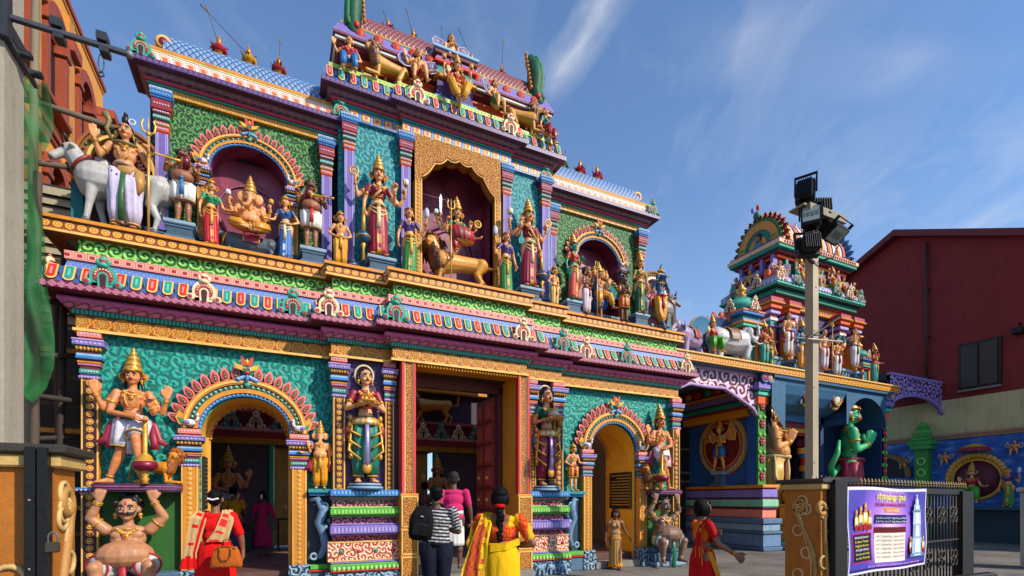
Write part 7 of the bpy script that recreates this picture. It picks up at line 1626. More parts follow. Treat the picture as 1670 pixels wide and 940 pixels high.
for x in (14.0, 14.85, 17.45, 18.2):    # columns on the front of the tower
 m_ = MB(); y = 10.7
 m_.box(x-.2, x+.28, y-.25, 11.0, 5.42, 5.55, GBLL, .02); m_.box(x-.16, x+.24, y-.2, 11.0, 5.55, 5.85, GBL, .02); m_.box(x-.2, x+.28, y-.24, 11.0, 5.85, 5.95, GBLL, .02)
 m_.box(x-.08, x+.16, y-.06, 11.0, 5.95, 6.9, hx('#d8862a'))
 for z0, z1, o, c in ((6.9, 6.98, .05, LAV), (6.98, 7.1, .02, TEAL), (7.1, 7.2, .05, WHT), (7.2, 7.3, .03, MAG), (7.3, 7.4, .1, LAVL), (7.4, 7.46, .04, LAV), (7.46, 7.6, .13, ORG), (7.6, 7.66, .2, GOLD), (7.66, 7.8, .16, hx('#b84a5a'))): m_.box(x-.08-o, x+.16+o, y-.06-o, 11.0, z0, z1, c, .015)
 for q in range(6): m_.ball((x+.04, y-.065, 6.1+.14*q), (.06, .015, .05), hx('#f0c068'), 6, 5)
 m_.build('column', PAINT, TW)
for y in (11.4, 12.1):
 m_ = MB(); m_.box(14.2, 14.5, y-.1, y+.1, 5.5, 7.7, hx('#c8803a'), .02); m_.box(14.12, 14.5, y-.16, y+.16, 7.3, 7.5, LAV, .02); m_.build('column', PAINT, TW)
# second tier
m_ = MB(); box_layers(m_, 14.6, 17.95, 10.92, 12.2, ((8.6, 8.72, .2, hx('#6aa83a')), (8.72, 9.3, .0, hx('#7a2a3a')), (9.3, 9.4, .1, ORG), (9.4, 9.5, .2, hx('#8a2440')), (9.5, 9.6, .32, TEAL), (9.6, 9.74, .36, hx('#e8c8a0')), (9.74, 9.82, .3, MAG)))
for x in np.arange(14.9, 17.7, .45): m_.box(x, x+.12, 10.82, 10.93, 8.72, 9.3, (LAV, ORG, TEAL)[int(x*7) % 3], .01)
for x in np.arange(14.5, 18.1, .12): m_.ball((x, 10.55, 9.67), (.04, .02, .04), hx('#b8402c'), 6, 5)
m_.build('second_tier', PAINT, TW)
m_ = MB(); n_ = 16; R = .86; yc, zc = 11.55, 9.86
P = [(yc-R*math.cos(a), zc+.92*math.sin(a)) for a in np.linspace(0, PI, n_+1)]; xs = np.linspace(14.75, 17.75, 23)
for i in range(22):
 c = (hx('#c03a3a'), hx('#e2b04a'), hx('#d8cfe0'))[i % 3]; k = 1.0+.03*(i % 2)
 m_.add([(xs[i], yc+(y-yc)*k, zc+(z-zc)*k) for y, z in P]+[(xs[i+1], yc+(y-yc)*k, zc+(z-zc)*k) for y, z in P], [(j, j+1, n_+2+j, n_+1+j) for j in range(n_)], c)
m_.build('barrel_roof', PAINT, TW)
def gable(x, sg, blue):   # horseshoe gable facing +-X
 m_ = MB(); C = ((hx('#12603c'), 0, .2), (hx('#d89a3a'), .2, .45), (hx('#158066'), .45, .7), (hx('#e0923a'), .7, 1.0), (hx('#3a7a3a'), 1.0, 1.12)) if not blue else ((hx('#2a5a8a'), 0, .6), (hx('#3f88b8'), .6, 1.12))
 for i, (c, a, b) in enumerate(C): arch_band(m_, 0, 0, a*.92, a*1.05, b*.92, b*1.05, -.08-.03*(i % 2), .1, c, 30)
 m_.box(-1.15, 1.15, -.12, .12, -.12, 0, hx('#e0b080'), .01)
 n_ = 17
 for i in range(n_):
  a = -.05+(PI+.1)*i/(n_-1); u = Vector((math.cos(a), 0, math.sin(a)*1.12)); nn = u.normalized(); m_.plate([(-.1, 0), (.1, 0), (.09, .14), (0, .26), (-.09, .14)], u*1.05, (-nn.z, 0, nn.x), nn, .08, hx('#b8443c') if not blue else hx('#3a80ac'))
  m_.ball(tuple(u*1.12+Vector((0, -.09, 0))), .03, GOLDL, 6, 5)
 if not blue:
  m_.ball((0, -.14, .36), (.13, .08, .16), hx('#a8683c'), 12, 8); m_.ball((0, -.1, .42), (.19, .08, .2), BLK, 12, 8); m_.ball((0, -.2, .34), (.1, .05, .12), hx('#b87848'), 12, 8); m_.ball((0, -.12, .1), (.22, .08, .18), hx('#2a8a9a'), 10, 7)
  for s2 in (-1, 1): m_.ball((s2*.035, -.245, .37), .014, BLK, 6, 4); m_.ring((s2*.72, -.1, .15), (0, 1, 0), .12, .05, hx('#5aa048'), 12, 6)
 return place_part(m_, 'gable_face', PAINT, TW, (x, yc, zc), -PI/2 if sg < 0 else PI/2, .82)
gable(14.6, -1, False); gable(17.95, 1, True)
for x in np.arange(14.2, 18.5, .36): m_ = MB(); m_.box(x, x+.16, 10.62, 10.86, 8.56, 8.72, (GRN, ORG, LAV)[int(x*9) % 3], .01); m_.build('tier_block', PAINT, TW)
for y in np.arange(10.9, 12.4, .4): m_ = MB(); m_.box(14.2, 14.42, y, y+.18, 8.56, 8.9, (MAG, ORG, TEAL)[int(y*7) % 3], .02); m_.box(14.4, 14.6, y, y+.1, 8.7, 9.4, LAV, .01); m_.build('tier_block', PAINT, TW)
for i, x in enumerate((14.9, 15.6, 16.4, 17.1)):
 finial(x, yc, 10.74, 1.0, hx('#c88a20'), 'gilt pot finial on the side tower roof, %s from the left gable' % ('first', 'second', 'third', 'fourth')[i])
m_ = MB(); m_.ball((14.45, yc, 10.95), (.1, .12, .14), hx('#2a7a5a'), 10, 7); m_.ball((14.38, yc-.1, 11.15), (.05, .06, .1), RED, 8, 5); m_.ball((14.38, yc+.1, 11.15), (.05, .06, .1), LAV, 8, 5); m_.build('gable_crest', PAINT, TW)
# small domed pavilions beside the tower
def kiosk(x, y, s, lab, zb=5.42):
 t = thing('domed_kiosk', lab, 'kiosk', (x, y, zb)); m_ = MB()
 m_.box(-.42, .42, -.42, .42, 0, .2, GBL, .02); m_.box(-.3, .3, -.3, .3, .2, 1.15, hx('#1f7a78'))
 for a in (-1, 1):
  for b in (-1, 1): m_.box(a*.3-.07, a*.3+.07, b*.3-.07, b*.3+.07, .2, 1.15, hx('#d88a3a'))
 for z0, z1, w, c in ((1.15, 1.25, .42, RED), (1.25, 1.35, .5, TQ), (1.35, 1.42, .55, hx('#d8a04a')), (1.42, 1.52, .44, LAV), (1.52, 1.66, .36, TEAL), (1.66, 1.74, .48, BLU), (1.74, 1.8, .5, SALM)): m_.box(-w, w, -w, w, z0, z1, c, .015)
 m_.build('base', PAINT, t)
 m_ = MB(); m_.lathe([(.46, 1.8, TEAL), (.54, 1.9, hx('#2a9a84')), (.53, 2.02, hx('#58b8a0')), (.42, 2.18, hx('#2a9a84')), (.25, 2.3, TQ), (.1, 2.36, GOLD), (0, 2.38, GOLD)], (0, 0, 0), 20); m_.build('dome', PAINT, t)
 m_ = MB(); m_.lathe([(.1, 2.36, METG), (.16, 2.42, RED), (.06, 2.48, METG), (.15, 2.56, METG), (.16, 2.62, METG), (.05, 2.7, METG), (.08, 2.74, METG), (.02, 2.8, METG), (0, 2.92, METG)], (0, 0, 0), 14); m_.build('finial', GILT, t)
 for i, (a, b, r) in enumerate(((0, -.5, 0), (-.5, 0, -PI/2))):
  o = kc.copy(); COLL.objects.link(o); o.parent = t; o.location = (a, b, 1.8); o.rotation_euler = (0, 0, r); o.scale = (1, 1, 1)
 t.scale = (s, s, s); return t
kiosk(12.72, 10.7, .93, 'small green-domed kiosk with gold finial at the left foot of the tower')
kiosk(18.95, 10.9, .62, 'small green-domed kiosk at the right foot of the tower')
# statues standing round the tower
def find(s): return [o for o in bpy.data.objects if o.get('label', '').startswith(s)][0]
figure('deity_statue', 'red-skinned four-armed god with raised hand on the shrine ledge beside the kiosk', 'statue', (13.12, 10.22, 5.48), 0, 1.2, dict(skin=hx('#b8402c'), lower='dhoti', lc=hx('#3f9a8a'), sc=METG, crown='tall', hair='long', necklace=True, arms=[arm(-1, 'bless'), arm(1, 'out'), arm(1, 'high')]))
figure('deity_statue', 'man statue in white dhoti with crimson sash before the tower columns', 'statue', (14.32, 10.32, 5.95), 0, 1.35, dict(lower='dhoti', lc=hx('#d8d0c8'), sc=hx('#9a1c38'), streamer=hx('#9a1c38'), hair='long', necklace=True, arms=[arm(-1, 'down'), arm(1, 'high')]))
def MBbow(t):
 m_ = MB(); m_.tube([(.28+.12*math.cos(a), -.12, .62+.62*math.sin(a)) for a in np.linspace(-PI/2, PI/2, 14)], .02, METG, 6); return m_.build('bow', GILT, t)
figure('deity_statue', 'blue-skinned bowman statue with golden bow left of the light pole', 'statue', (14.85, 10.25, 5.55), 0, 1.42, dict(skin=hx('#3a86b0'), lower='dhoti', lc=hx('#d8942a'), sc=METG, crown='tall', hair='long', arms=[arm(-1, 'down'), arm(1, 'staff')], items=lambda t, H, K, T, hp, jew, S: MBbow(t)))
figure('deity_statue', 'orange-clad figure with staff right of the light pole on the tower', 'statue', (16.1, 10.35, 5.7), 0, 1.35, dict(lower='dhoti', lc=hx('#cfc4cc'), bc=ORG, sc=ORG, hair='curly', arms=[arm(-1, 'down'), arm(1, 'staff')], items=lambda t, H, K, T, hp, jew, S: trident(t, .27, -.1, 0, 1.6, .8, 'spear')))
figure('deity_statue', 'man statue in green sash and white dhoti shouldering a staff, right tower columns', 'statue', (17.68, 10.32, 5.95), 0, 1.35, dict(lower='dhoti', lc=hx('#d8d0d0'), sc=hx('#1c7a5a'), hair='curly', arms=[arm(-1, 'holdup', e=(-.18, 0, .66), w=(-.16, -.09, .78)), arm(1, 'hip')], items=lambda t, H, K, T, hp, jew, S: mace(t, (-.32, -.12, 1.2), (.30, -.1, 1.0), .6)))
dd = dup(find('red-skinned four-armed god'), (18.5, 10.15, 5.48), .2, 'red-skinned four-armed god statue at the right end of the shrine ledge')
G4 = 'small seated figures round the second tier of the tower'
c1, c2, c3 = find('winged bare-chested child statue with spread'), find('winged bare-chested child statue looking'), find('seated four-armed goddess')
for i, (src, x, y, r, lab) in enumerate(((c1, 14.5, 10.75, -.5, 'small winged figure at the front left corner of the tower second tier'), (c3, 15.3, 10.6, 0, 'small yellow seated goddess left of the light pole on the tower second tier'), (c2, 16.2, 10.6, 0, 'small seated figure half behind the light pole on the tower'), (c3, 16.95, 10.6, 0, 'small yellow seated goddess right of the light pole on the tower second tier'), (c1, 17.6, 10.65, 0, 'small winged figure near the right end of the tower second tier'), (c2, 18.25, 10.7, .4, 'small seated figure at the right corner of the tower second tier'), (c2, 14.2, 11.6, -PI/2, 'small seated figure on the left face of the tower second tier'), (c1, 14.3, 12.25, -PI/2-.3, 'small winged figure at the back left corner of the tower second tier'))):
 dup(src, (x, y, 8.36), r, lab, G4, (.9, .9, .9))
for i, (src, x, y, z, r, k, lab) in enumerate(((find('blue-skinned bowman'), 15.45, 10.5, 5.5, 0, .95, 'second blue-skinned bowman statue deeper between the tower columns'), (find('man statue in white dhoti'), 16.85, 10.4, 5.6, -.1, .95, 'white-clad statue with crimson sash right of the light pole on the tower'), (find('red-skinned four-armed god'), 14.1, 11.9, 5.5, -PI/2, 1.1, 'red-skinned god statue on the left face of the tower'), (find('goddess statue in a green and gold sari'), 13.75, 10.5, 5.5, -.2, .9, 'goddess in green sari between the kiosk and the first tower column'))): dup(src, (x, y, z), r, lab, None, (k, k, k))
for i, x in enumerate((14.75, 15.75, 16.55, 17.3)): dup((c1, c3)[i % 2], (x, 10.75, 9.62), 0, ('small figure on the roof edge of the tower, nearest its left gable', 'small yellow figure on the tower roof edge left of the pole', 'small figure on the tower roof edge right of the pole', 'small yellow figure on the tower roof edge near its right gable')[i], 'small figures on the tower roof edge', (.55, .55, .55))
# goddess between two elephants, on the ledge between gateway and shrine
beast('elephant_statue', 'lilac elephant statue raising its trunk left of the green-clad seated goddess', 'elephant statue', (10.3, 10.45, 5.47), .3, 'eleph', .95, hx('#a88fb0'), o=dict(trim=hx('#b04a5a')))
beast('elephant_statue', 'white elephant statue in gold harness raising its trunk, left of the domed kiosk', 'elephant statue', (11.75, 10.35, 5.47), PI-.1, 'eleph', 1.12, hx('#c9c4c4'), o=dict(lift=1, trunk=[(-.10, 0, -.02), (-.22, 0, -.08), (-.30, 0, .02), (-.30, 0, .16), (-.24, 0, .26), (-.18, 0, .24)], trim=hx('#8a6a5a')))
figure('goddess_statue', 'seated goddess in green skirt and red blouse between the two elephants', 'statue', (11.0, 10.2, 5.47), -.1, 1.22, dict(fem=True, dz=-.16, legs=[((-.11, -.16, .38), (-.12, -.16, .14), (-.2, -1, -.2)), ((.12, -.16, .38), (.14, -.14, .14), (.3, -1, -.2))], top=hx('#b8383a'), lower='dhoti', lc=hx('#4aa01c'), sc=METG, crown='tall', hair='long', cf=1.1, arms=[arm(-1, 'bless', dz=-.16), arm(1, 'out', dz=-.16)], tail=.2))
m_ = MB(); m_.box(9.55, 9.66, 10.2, 11.4, 5.42, 6.75, hx('#3a1c28'), .02); m_.build('end_fin', PAINT, shr); m_ = MB(); m_.lathe([(0, .04, hx('#1c4a7a')), (.66, .04, hx('#1c4a7a')), (.7, .07, hx('#b84a4a')), (.74, .04, hx('#b84a4a')), (.75, -.04, MAR)], (11.9, 10.75, 6.2), 24, 'Y')
for i in range(9): a = PI*i/8; m_.ball((11.9+.76*math.cos(a), 10.72, 6.2+.76*math.sin(a)), (.1, .06, .12), hx('#c0584a'), 8, 6)
m_.build('halo_disc', PAINT, shr); m_ = MB(); m_.lathe([(0, .04, hx('#2f7aa0')), (.42, .04, hx('#2f7aa0')), (.46, .06, GOLD), (.48, 0, GOLD)], (11.0, 10.6, 6.3), 20, 'Y'); m_.build('halo_disc', PAINT, shr)
# giant praying figures in the shrine
def it_hanu(t, H, K, T, hp, jew, S):
 m_ = MB(); m_.tube([K(T(-.05, .08, .50)), K(T(-.12, .14, .44)), K(T(-.18, .16, .50)), K(T(-.20, .12, .60)), K(T(-.16, .10, .70))], [.026*H, .024*H, .022*H, .02*H, .01*H], S.p[0][5], 10); m_.build('tail', ENAMEL, t)
figure('monkey_god_statue', 'giant green monkey-faced god with gold crown and pressed hands in the blue alcove', 'statue', (17.85, 10.6, .45), .75, 4.35, dict(skin=hx('#3cb476'), vox=.022, crown='short', hair='back', haircol=hx('#1d6a40'), necklace=False, lower='dhoti', lc=hx('#a02440'), bc=hx('#e0d8e0'), sc=hx('#a02440'), arms=[arm(-1, 'pray'), arm(1, 'pray')], tilak=False, items=it_hanu, fat=1.15, hs=1.05,
 extra=lambda S, hp: (S.e(hp(0, -.042, -.03), (.036, .034, .030), hx('#a8584a')), )))
figure('eagle_god_statue', 'giant golden figure with serpent and pressed hands beside the flowered column', 'statue', (14.25, 10.8, .75), .75, 3.8, dict(skin=hx('#d99a5a'), vox=.022, crown='tall', hair='long', necklace=True, lower='dhoti', lc=hx('#c9a24a'), bc=RED, sc=hx('#d8c490'), arms=[arm(-1, 'pray'), arm(1, 'pray')], belly=.03, fat=1.2, stout=1.1, streamer=hx('#c8a860')))
t = thing('carved_pedestal', 'orange and gold carved pedestal at the foot of the golden praying figure', 'pedestal', (14.25, 10.1, 0)); m_ = MB()
for z0, z1, w, c in ((0, .25, .52, GBLL), (.25, .75, .34, hx('#e09a3a')), (.75, .82, .4, GOLD), (.82, 1.3, .32, hx('#e09a3a')), (1.3, 1.38, .38, GOLD)): m_.box(-w, w, -w*.7, w*.7, z0, z1, c, .02)
m_.lathe([(.2, 1.38, GOLD), (.3, 1.5, hx('#d8862a')), (.32, 1.7, hx('#d8862a')), (.2, 1.85, GOLD), (.26, 1.95, GOLD), (0, 1.96, GOLD)], (0, 0, 0), 16); m_.ball((0, -.3, 1.62), (.09, .04, .11), hx('#c02848'), 10, 7); m_.build('block', PAINT, t)
m_ = MB()
for z in (.5, 1.06): m_.box(-.28, .28, -.25, -.245, z-.17, z+.17, GOLD)
m_.build('scroll_inlay', M_GOLDSC, t)
# ---- red building and mural court on the right
rb = thing('red_building', 'dark red gabled building with small window behind the mural wall', 'building', (20, 10, 0), world=True)
REDW = simple('red_render', hx('#8a2a26'), .85, bs=12, amt=.8); CREAMW = simple('cream_render', hx('#c4b484'), .85, bs=12, amt=.7)
m_ = MB(); m_.add([(20, 3, 4.78), (20, 16.5, 4.78), (20, 16.5, 8.0), (20, 10.2, 10.95), (20, 3, 7.55)], [(0, 1, 2, 3, 4)], MAR); m_.quad((20, 3, 4.78), (34, 3, 4.78), (34, 3, 7.55), (20, 3, 7.55), MAR); m_.build('gable_wall', REDW, rb)
m_ = MB()
for ya, za, yb, zb in ((2.6, 7.45, 10.2, 11.05), (10.2, 11.05, 16.9, 7.95)): m_.add([(19.7, ya, za), (19.7, yb, zb), (34, yb, zb), (34, ya, za), (19.7, ya, za-.22), (19.7, yb, zb-.22), (34, yb, zb-.22), (34, ya, za-.22)], [(0, 1, 2, 3), (0, 1, 5, 4), (4, 5, 6, 7)], hx('#7a201e'))
m_.build('roof', PAINT, rb)
m_ = MB(); WF = hx('#24201e')
m_.box(19.93, 20.0, 7.38, 8.43, 5.02, 6.5, WF)
wn_ = m_.build('window', IRON, rb)
m_ = MB()
for y in (7.45, 7.93): m_.box(19.9, 19.94, y+.02, y+.43, 5.1, 6.42, hx('#4a4038'))
g_ = m_.build('pane', IRON); g_.data.transform(Matrix.Translation(-Vector(rb['_w']))); g_.parent = wn_
m_ = MB(); m_.tube([(19.9, 9.3, 4.8), (19.9, 9.3, 10.2)], .05, hx('#5a2420'), 8)
for z in (5.6, 7.0, 8.6): m_.box(19.85, 20, 9.22, 9.38, z, z+.05, hx('#3a2420'))
m_.build('drainpipe', PAINT, rb)
m_ = MB(); m_.box(19.86, 19.93, 7.36, 8.45, 4.96, 5.02, hx('#8a8078')); m_.build('window_sill', PAINT, rb)
t = thing('wall_lamp', 'small black lamp high on the red building wall at the right edge', 'lamp', (22.8, 8.0, 7.25)); m_ = MB(); m_.box(-.12, .2, -.14, .14, -.1, .1, BLK, .02); m_.tube([(0, 0, .1), (.1, 0, .3), (.2, 0, .25)], .02, BLK, 6); m_.build('housing', IRON, t)
wl = thing('mural_wall', 'cream boundary wall with a blue cloud mural and arched niche', 'wall', (19.9, 10, 0), world=True)
m_ = MB(); m_.box(19.9, 20.2, 2, 16, 3.65, 4.78, CRM); m_.build('cream_band', CREAMW, wl)
mm, nt_, b_ = newmat('mural_sky_paint'); n = N(nt_); p_ = n.pos(); x_, y_, z_ = n.xyz(p_)
nn_ = n.noise(n.comb(n.m('MULTIPLY', y_, .8), n.m('MULTIPLY', z_, 2.6)), 1.6, 6, .6)
n.put(b_.inputs['Base Color'], n.ramp(nn_, [(.4, hx('#2452a0')), (.55, hx('#3b6fb8')), (.7, hx('#8aaed8'))])); b_.inputs['Roughness'].default_value = .7
m_ = MB(); m_.box(19.92, 20.2, 2, 16, 1.3, 3.5, BLU); m_.build('mural', mm, wl)
m_ = MB()
for z0, z1, o in ((3.5, 3.56, .06), (3.56, 3.6, .1), (3.6, 3.66, .14)): m_.box(19.92-o, 20.2, 2, 16, z0, z1, hx('#b58a72'))
m_.box(19.5, 20.2, 2, 16, 1.2, 1.3, hx('#1f5a6a')); m_.box(19.75, 20.2, 2, 16, 0, 1.2, hx('#1c3a48')); m_.build('wall_mouldings', PAINT, wl)
m_ = MB(); m_.box(19.6, 20, 9.08, 9.64, 0, .6, hx('#2f7a3a'), .02); m_.box(19.7, 20, 9.16, 9.56, .6, 3.3, hx('#3f8f3a'), .02)
for z0, z1, w in ((3.2, 3.35, .3), (3.35, 3.5, .36), (3.5, 3.62, .28), (3.62, 3.75, .22)): m_.box(19.6, 20, 9.36-w, 9.36+w, z0, z1, hx('#4aa04a'), .02)
m_.lathe([(.2, 3.75, GRN), (.22, 3.85, hx('#3f8f3a')), (.12, 4.0, GRN), (.14, 4.04, GRN), (0, 4.16, GRN)], (19.8, 9.36, 0), 12)
for q in range(6): m_.ring((19.69, 9.36, .9+.38*q), (1, 0, 0), .11, .025, GRNL, 14, 5)
m_.build('green_pilaster', PAINT, wl)
m_ = MB(); arch_band(m_, 0, 0, .0, .0, .62, .7, -.02, 0, hx('#1a1420'), 24); arch_band(m_, 0, 0, .62, .7, .78, .86, -.12, 0, hx('#8a6a2a'), 24);
q = place_part(m_, 'gold_arch', PAINT, wl, (19.9, 10.5, 2.3), -PI/2)
m_ = MB()
for i in range(22): a = -.3+(PI+.6)*i/21; m_.ball((.72*math.cos(a), -.08, .85+.75*math.sin(a)), (.09, .05, .09), METG, 8, 5)
m_.ring((0, -.05, .85), (0, 1, 0), .62, .05, METG, 28, 6); m_.lathe([(0, .02, hx('#6a2036')), (.6, .02, hx('#6a2036')), (.6, 0, MAR)], (0, -.02, .85), 26, 'Y')
m_.lathe([(.42, 1.72, hx('#a02038')), (.34, 1.84, hx('#c9a02a')), (.1, 1.95, METG), (0, 1.98, METG)], (0, -.2, 0), 18)
place_part(m_, 'throne_arch', PAINT, wl, (19.9, 7.95, 1.3), -PI/2)
dup(find('seated goddess in green skirt'), (22.5, 9.14, 1.27), -PI/2, 'seated goddess under a small parasol in front of the blue mural', None, (1.32, 1.32, 1.32))
for i, (y, z) in enumerate(((9.95, 3.05), (8.75, 3.1), (7.05, 3.3))):
 dup(c1, (22.84, y*1.15, (z-.55)*1.15-.22), -PI/2, ('winged cherub on the blue mural left of the green pilaster', 'winged cherub on the blue mural right of the green pilaster', 'winged cherub on the blue mural at the right edge')[i], 'cherubs on the mural', (.71, .71, .71))
dup(find('attendant in green skirt raising a white fly whisk, left'), (22.54, 8.17, 1.27), -PI/2, 'attendant with fly whisk beside the mural throne', None, (1.09, 1.09, 1.09))
for q, l_ in ((rb, (23.0, 11.5, -.22)), (wl, (22.9, 11.5, -.22))): q.location = l_; q.scale = (1.15, 1.15, 1.15)
# low pale pier at the right edge
m_ = MB(); m_.box(14.9, 15.5, 4.6, 5.2, 0, 1.68, hx('#8a8578'), .03); m_.box(14.85, 15.55, 4.55, 5.25, 1.68, 1.78, hx('#98928a'), .02); tag(m_.build('pier', simple('weathered_pier', hx('#b0aa9c'), .85)), 'pale weathered concrete pier at the right edge', 'pier')
# ---- gate line in front
def gate_pier(x0, x1, y0, y1, zt, lab):
 t = thing('gate_pier', lab, 'gate pier', ((x0+x1)/2, (y0+y1)/2, 0), world=True)
 m_ = MB(); m_.box(x0, x1, y0, y1, 0, zt-.12, hx('#b5701a')); m_.build('shaft', PAINT, t)
 m_ = MB(); m_.box(x0-.04, x1+.04, y0-.04, y1+.04, zt-.12, zt-.05, hx('#c9a868'), .01); m_.box(x0-.07, x1+.07, y0-.07, y1+.07, zt-.05, zt, hx('#3a342c'), .01); m_.build('cap', PAINT, t)
 m_ = MB(); cx = (x0+x1)/2; c = hx('#b98a4a')
 for k, (r, o) in enumerate(((.028, 0), (.018, .045), (.014, .08))):
  P = []
  for i in range(40):
   q = i/39; z = .1+(zt-.45)*q; x = cx+(.22-o)*(x1-x0)*.9*math.sin(q*4.6+.6)*(1 if q < .82 else 1)
   P.append((x, y0-.005, z))
  for i in range(18): a = 2.2*PI*i/17*.8; P.append((P[39][0]-(.10-.004*i)*(1-math.cos(a))*.9, y0-.008, P[39][2]+(.10-.004*i)*math.sin(a)))
  m_.tube(P, r, c if k == 0 else hx('#d8b478'), 6)
 for q in range(5): m_.ring((cx+(.12 if q % 2 else -.12)*(x1-x0)*2, y0-.005, .25+.28*q), (0, 1, 0), .07, .016, hx('#d8b478'), 14, 5)
 m_.build('scroll_relief', PAINT, t)
 m_ = MB()  # same scroll on the inner side
 for xs_, n_ in ((x1+.005, 1), (x0-.005, -1)):
  cy = (y0+y1)/2; W = (y1-y0)*.36
  for k, (r, o) in enumerate(((.026, 0), (.013, .04), (.011, -.045))):
   P = [(xs_, cy+(W-abs(o))*math.sin(2.6+4.4*i/39), .1+o+(zt-.42)*i/39) for i in range(40)]
   e = P[-1]; q0 = 1 if P[-1][1] > cy else -1
   P += [(xs_, e[1]-q0*(.11-.006*j)*(1-math.cos(.42*j)), e[2]+(.11-.006*j)*math.sin(.42*j)) for j in range(1, 14)]
   m_.tube(P, r, c if k == 0 else hx('#d8b478'), 6)
  for q in range(5): m_.ring((xs_, (y0+y1)/2+(.05 if q % 2 else -.05), .4+.25*q), (1, 0, 0), .06, .014, hx('#d8b478'), 14, 5)
 m_.build('side_scroll', PAINT, t); return t
gate_pier(-1.75, -1.06, 3.42, 3.72, 1.79, 'orange gate pier with cream scroll relief at the left edge')
gate_pier(5.45, 5.62, 3.54, 3.97, 1.74, 'orange gate pier with tall scroll relief right of centre')
t = thing('gate_post', 'black steel gate posts with padlock against the left gate pier', 'gate post', (-1.2, 3.36, 0), world=True)
for x0, x1 in ((-1.15, -1.107), (-1.10, -1.06)): m_ = MB(); m_.box(x0, x1, 3.33, 3.40, 0, 1.77, hx('#131210'), .004); m_.build('upright', IRON, t);
m_ = MB(); m_.ring((-1.04, 3.34, 1.30), (0, 1, 0), .022, .006, hx('#6a6a6a'), 14, 5, ry=.035); m_.box(-1.067, -1.013, 3.325, 3.35, 1.23, 1.285, hx('#4a4436'), .005); m_.build('padlock', IRON, t)
m_ = MB()
for z in (.6, .95, 1.15, 1.5): m_.ball((-1.13, 3.33, z), .006, hx('#a09a8a'), 6, 4)
m_.build('rivets', IRON, t)
t = thing('gate_post', 'black steel hinge posts between the orange pier and the banner gate', 'gate post', (5.72, 3.62, 0), world=True)
for x0, x1, y in ((5.55, 5.66, 3.44), (5.70, 5.86, 3.5), (5.92, 6.1, 3.7)): m_ = MB(); m_.box(x0, x1, y, y+.09, 0, 1.73, hx('#16130f'), .004); m_.build('upright', IRON, t)
m_ = MB(); m_.box(5.5, 6.15, 3.52, 3.6, 1.70, 1.76, hx('#16130f'), .004); m_.build('lintel', IRON, t)
# iron gate with the festival banner
ga = Vector((6.2, 4.17, 0)); gb_ = Vector((11.44, 4.69, 0)); gd = (gb_-ga); GL = gd.length; ang = math.atan2(gd.y, gd.x)
gt = thing('iron_gate', 'dark iron gate with gilt spearheads and scrolled bars right of the orange pier', 'gate', tuple(ga), ang)
IR = hx('#1b1714')
m_ = MB(); m_.box(0, .09, -.04, .04, 0, 1.70, IR); m_.box(.16, .30, -.05, .05, 0, 1.72, IR); m_.box(GL-.5, GL, -.07, .07, 0, 1.66, hx('#15110f')); m_.box(0, GL-.4, -.03, .03, 1.60, 1.69, hx('#241d18')); m_.box(0, GL, -.03, .03, .06, .14, IR); m_.box(.3, GL-.5, -.02, .02, .80, .83, hx('#3a342e')); m_.build('frame', IRON, gt)
m_ = MB()
for x in np.arange(.38, GL-.5, .13): m_.tube([(x, 0, .1), (x, 0, 1.62)], .011, hx('#2c2722'), 6)
m_.build('bars', IRON, gt)['kind'] = 'stuff'
m_ = MB()
for x in np.arange(.06, GL-.1, .105): m_.lathe([(.010, 1.69, IR), (.010, 1.72, hx('#8a7a52')), (.017, 1.74, hx('#b8a06a')), (.011, 1.75, IR), (.02, 1.765, hx('#b8a06a')), (.0, 1.82, hx('#c8b47a'))], (x, 0, 0), 6)
m_.build('spearheads', IRON, gt)['kind'] = 'stuff'
for x in np.arange(3.0, GL-.6, .52):
 for z in (.5, 1.25):
  m_ = MB()
  for a in (-1, 1):
   for b in (-1, 1): m_.ring((x+a*.075, -.01, z+b*.075), (0, 1, 0), .06, .010, hx('#4a423a'), 12, 5)
  m_.ball((x, -.02, z), .028, hx('#6a5e50'), 8, 6); m_.build('scroll_ornament', IRON, gt)
# left gate leaf's hinge of the same gate, low steel kerb in front
m_ = MB(); m_.box(7.6, 10.8, 4.05, 4.2, .0, .30, hx('#2b2624'), .02); m_.add([(7.0, 4.0, .0), (7.7, 4.0, .0), (7.7, 4.0, .42), (7.35, 4.0, .40)], [(0, 1, 2, 3)], hx('#5c5650')); tag(m_.build('steel_barrier', IRON), 'low dark steel barrier at the foot of the iron gate', 'barrier')
# ---- festival banner (hangs from the gate)
bn = thing('festival_banner', 'purple festival banner in Tamil and English tied to the iron gate', 'banner', tuple(ga+gd.normalized()*.72+Vector((gd.normalized().y, -gd.normalized().x, 0))*.09+Vector((0, 0, .289))), ang)
bn.scale = (1.057, 1, .852)
BWd, BZ0, BZ1 = 2.30, .22, 1.63
m_, nt_, b_ = newmat('banner_print'); n = N(nt_); o_ = n.obj(); x_, y_, z_ = n.xyz(o_)
rr = n.m('SQRT', n.m('ADD', n.m('POWER', n.m('MULTIPLY', n.m('SUBTRACT', x_, 1.15), .9), 2.0), n.m('POWER', n.m('SUBTRACT', z_, 1.0), 2.0)))
cc = n.ramp(n.m('ADD', rr, n.m('MULTIPLY', n.noise(o_, 3, 3), .3)), [(.15, hx('#f0cdf2')), (.5, hx('#c48ae0')), (.8, hx('#8a5ccc')), (1.0, hx('#5040ac'))])
n.put(b_.inputs['Base Color'], cc); b_.inputs['Roughness'].default_value = .38; b_.inputs['Specular IOR Level'].default_value = .5
BANM = m_
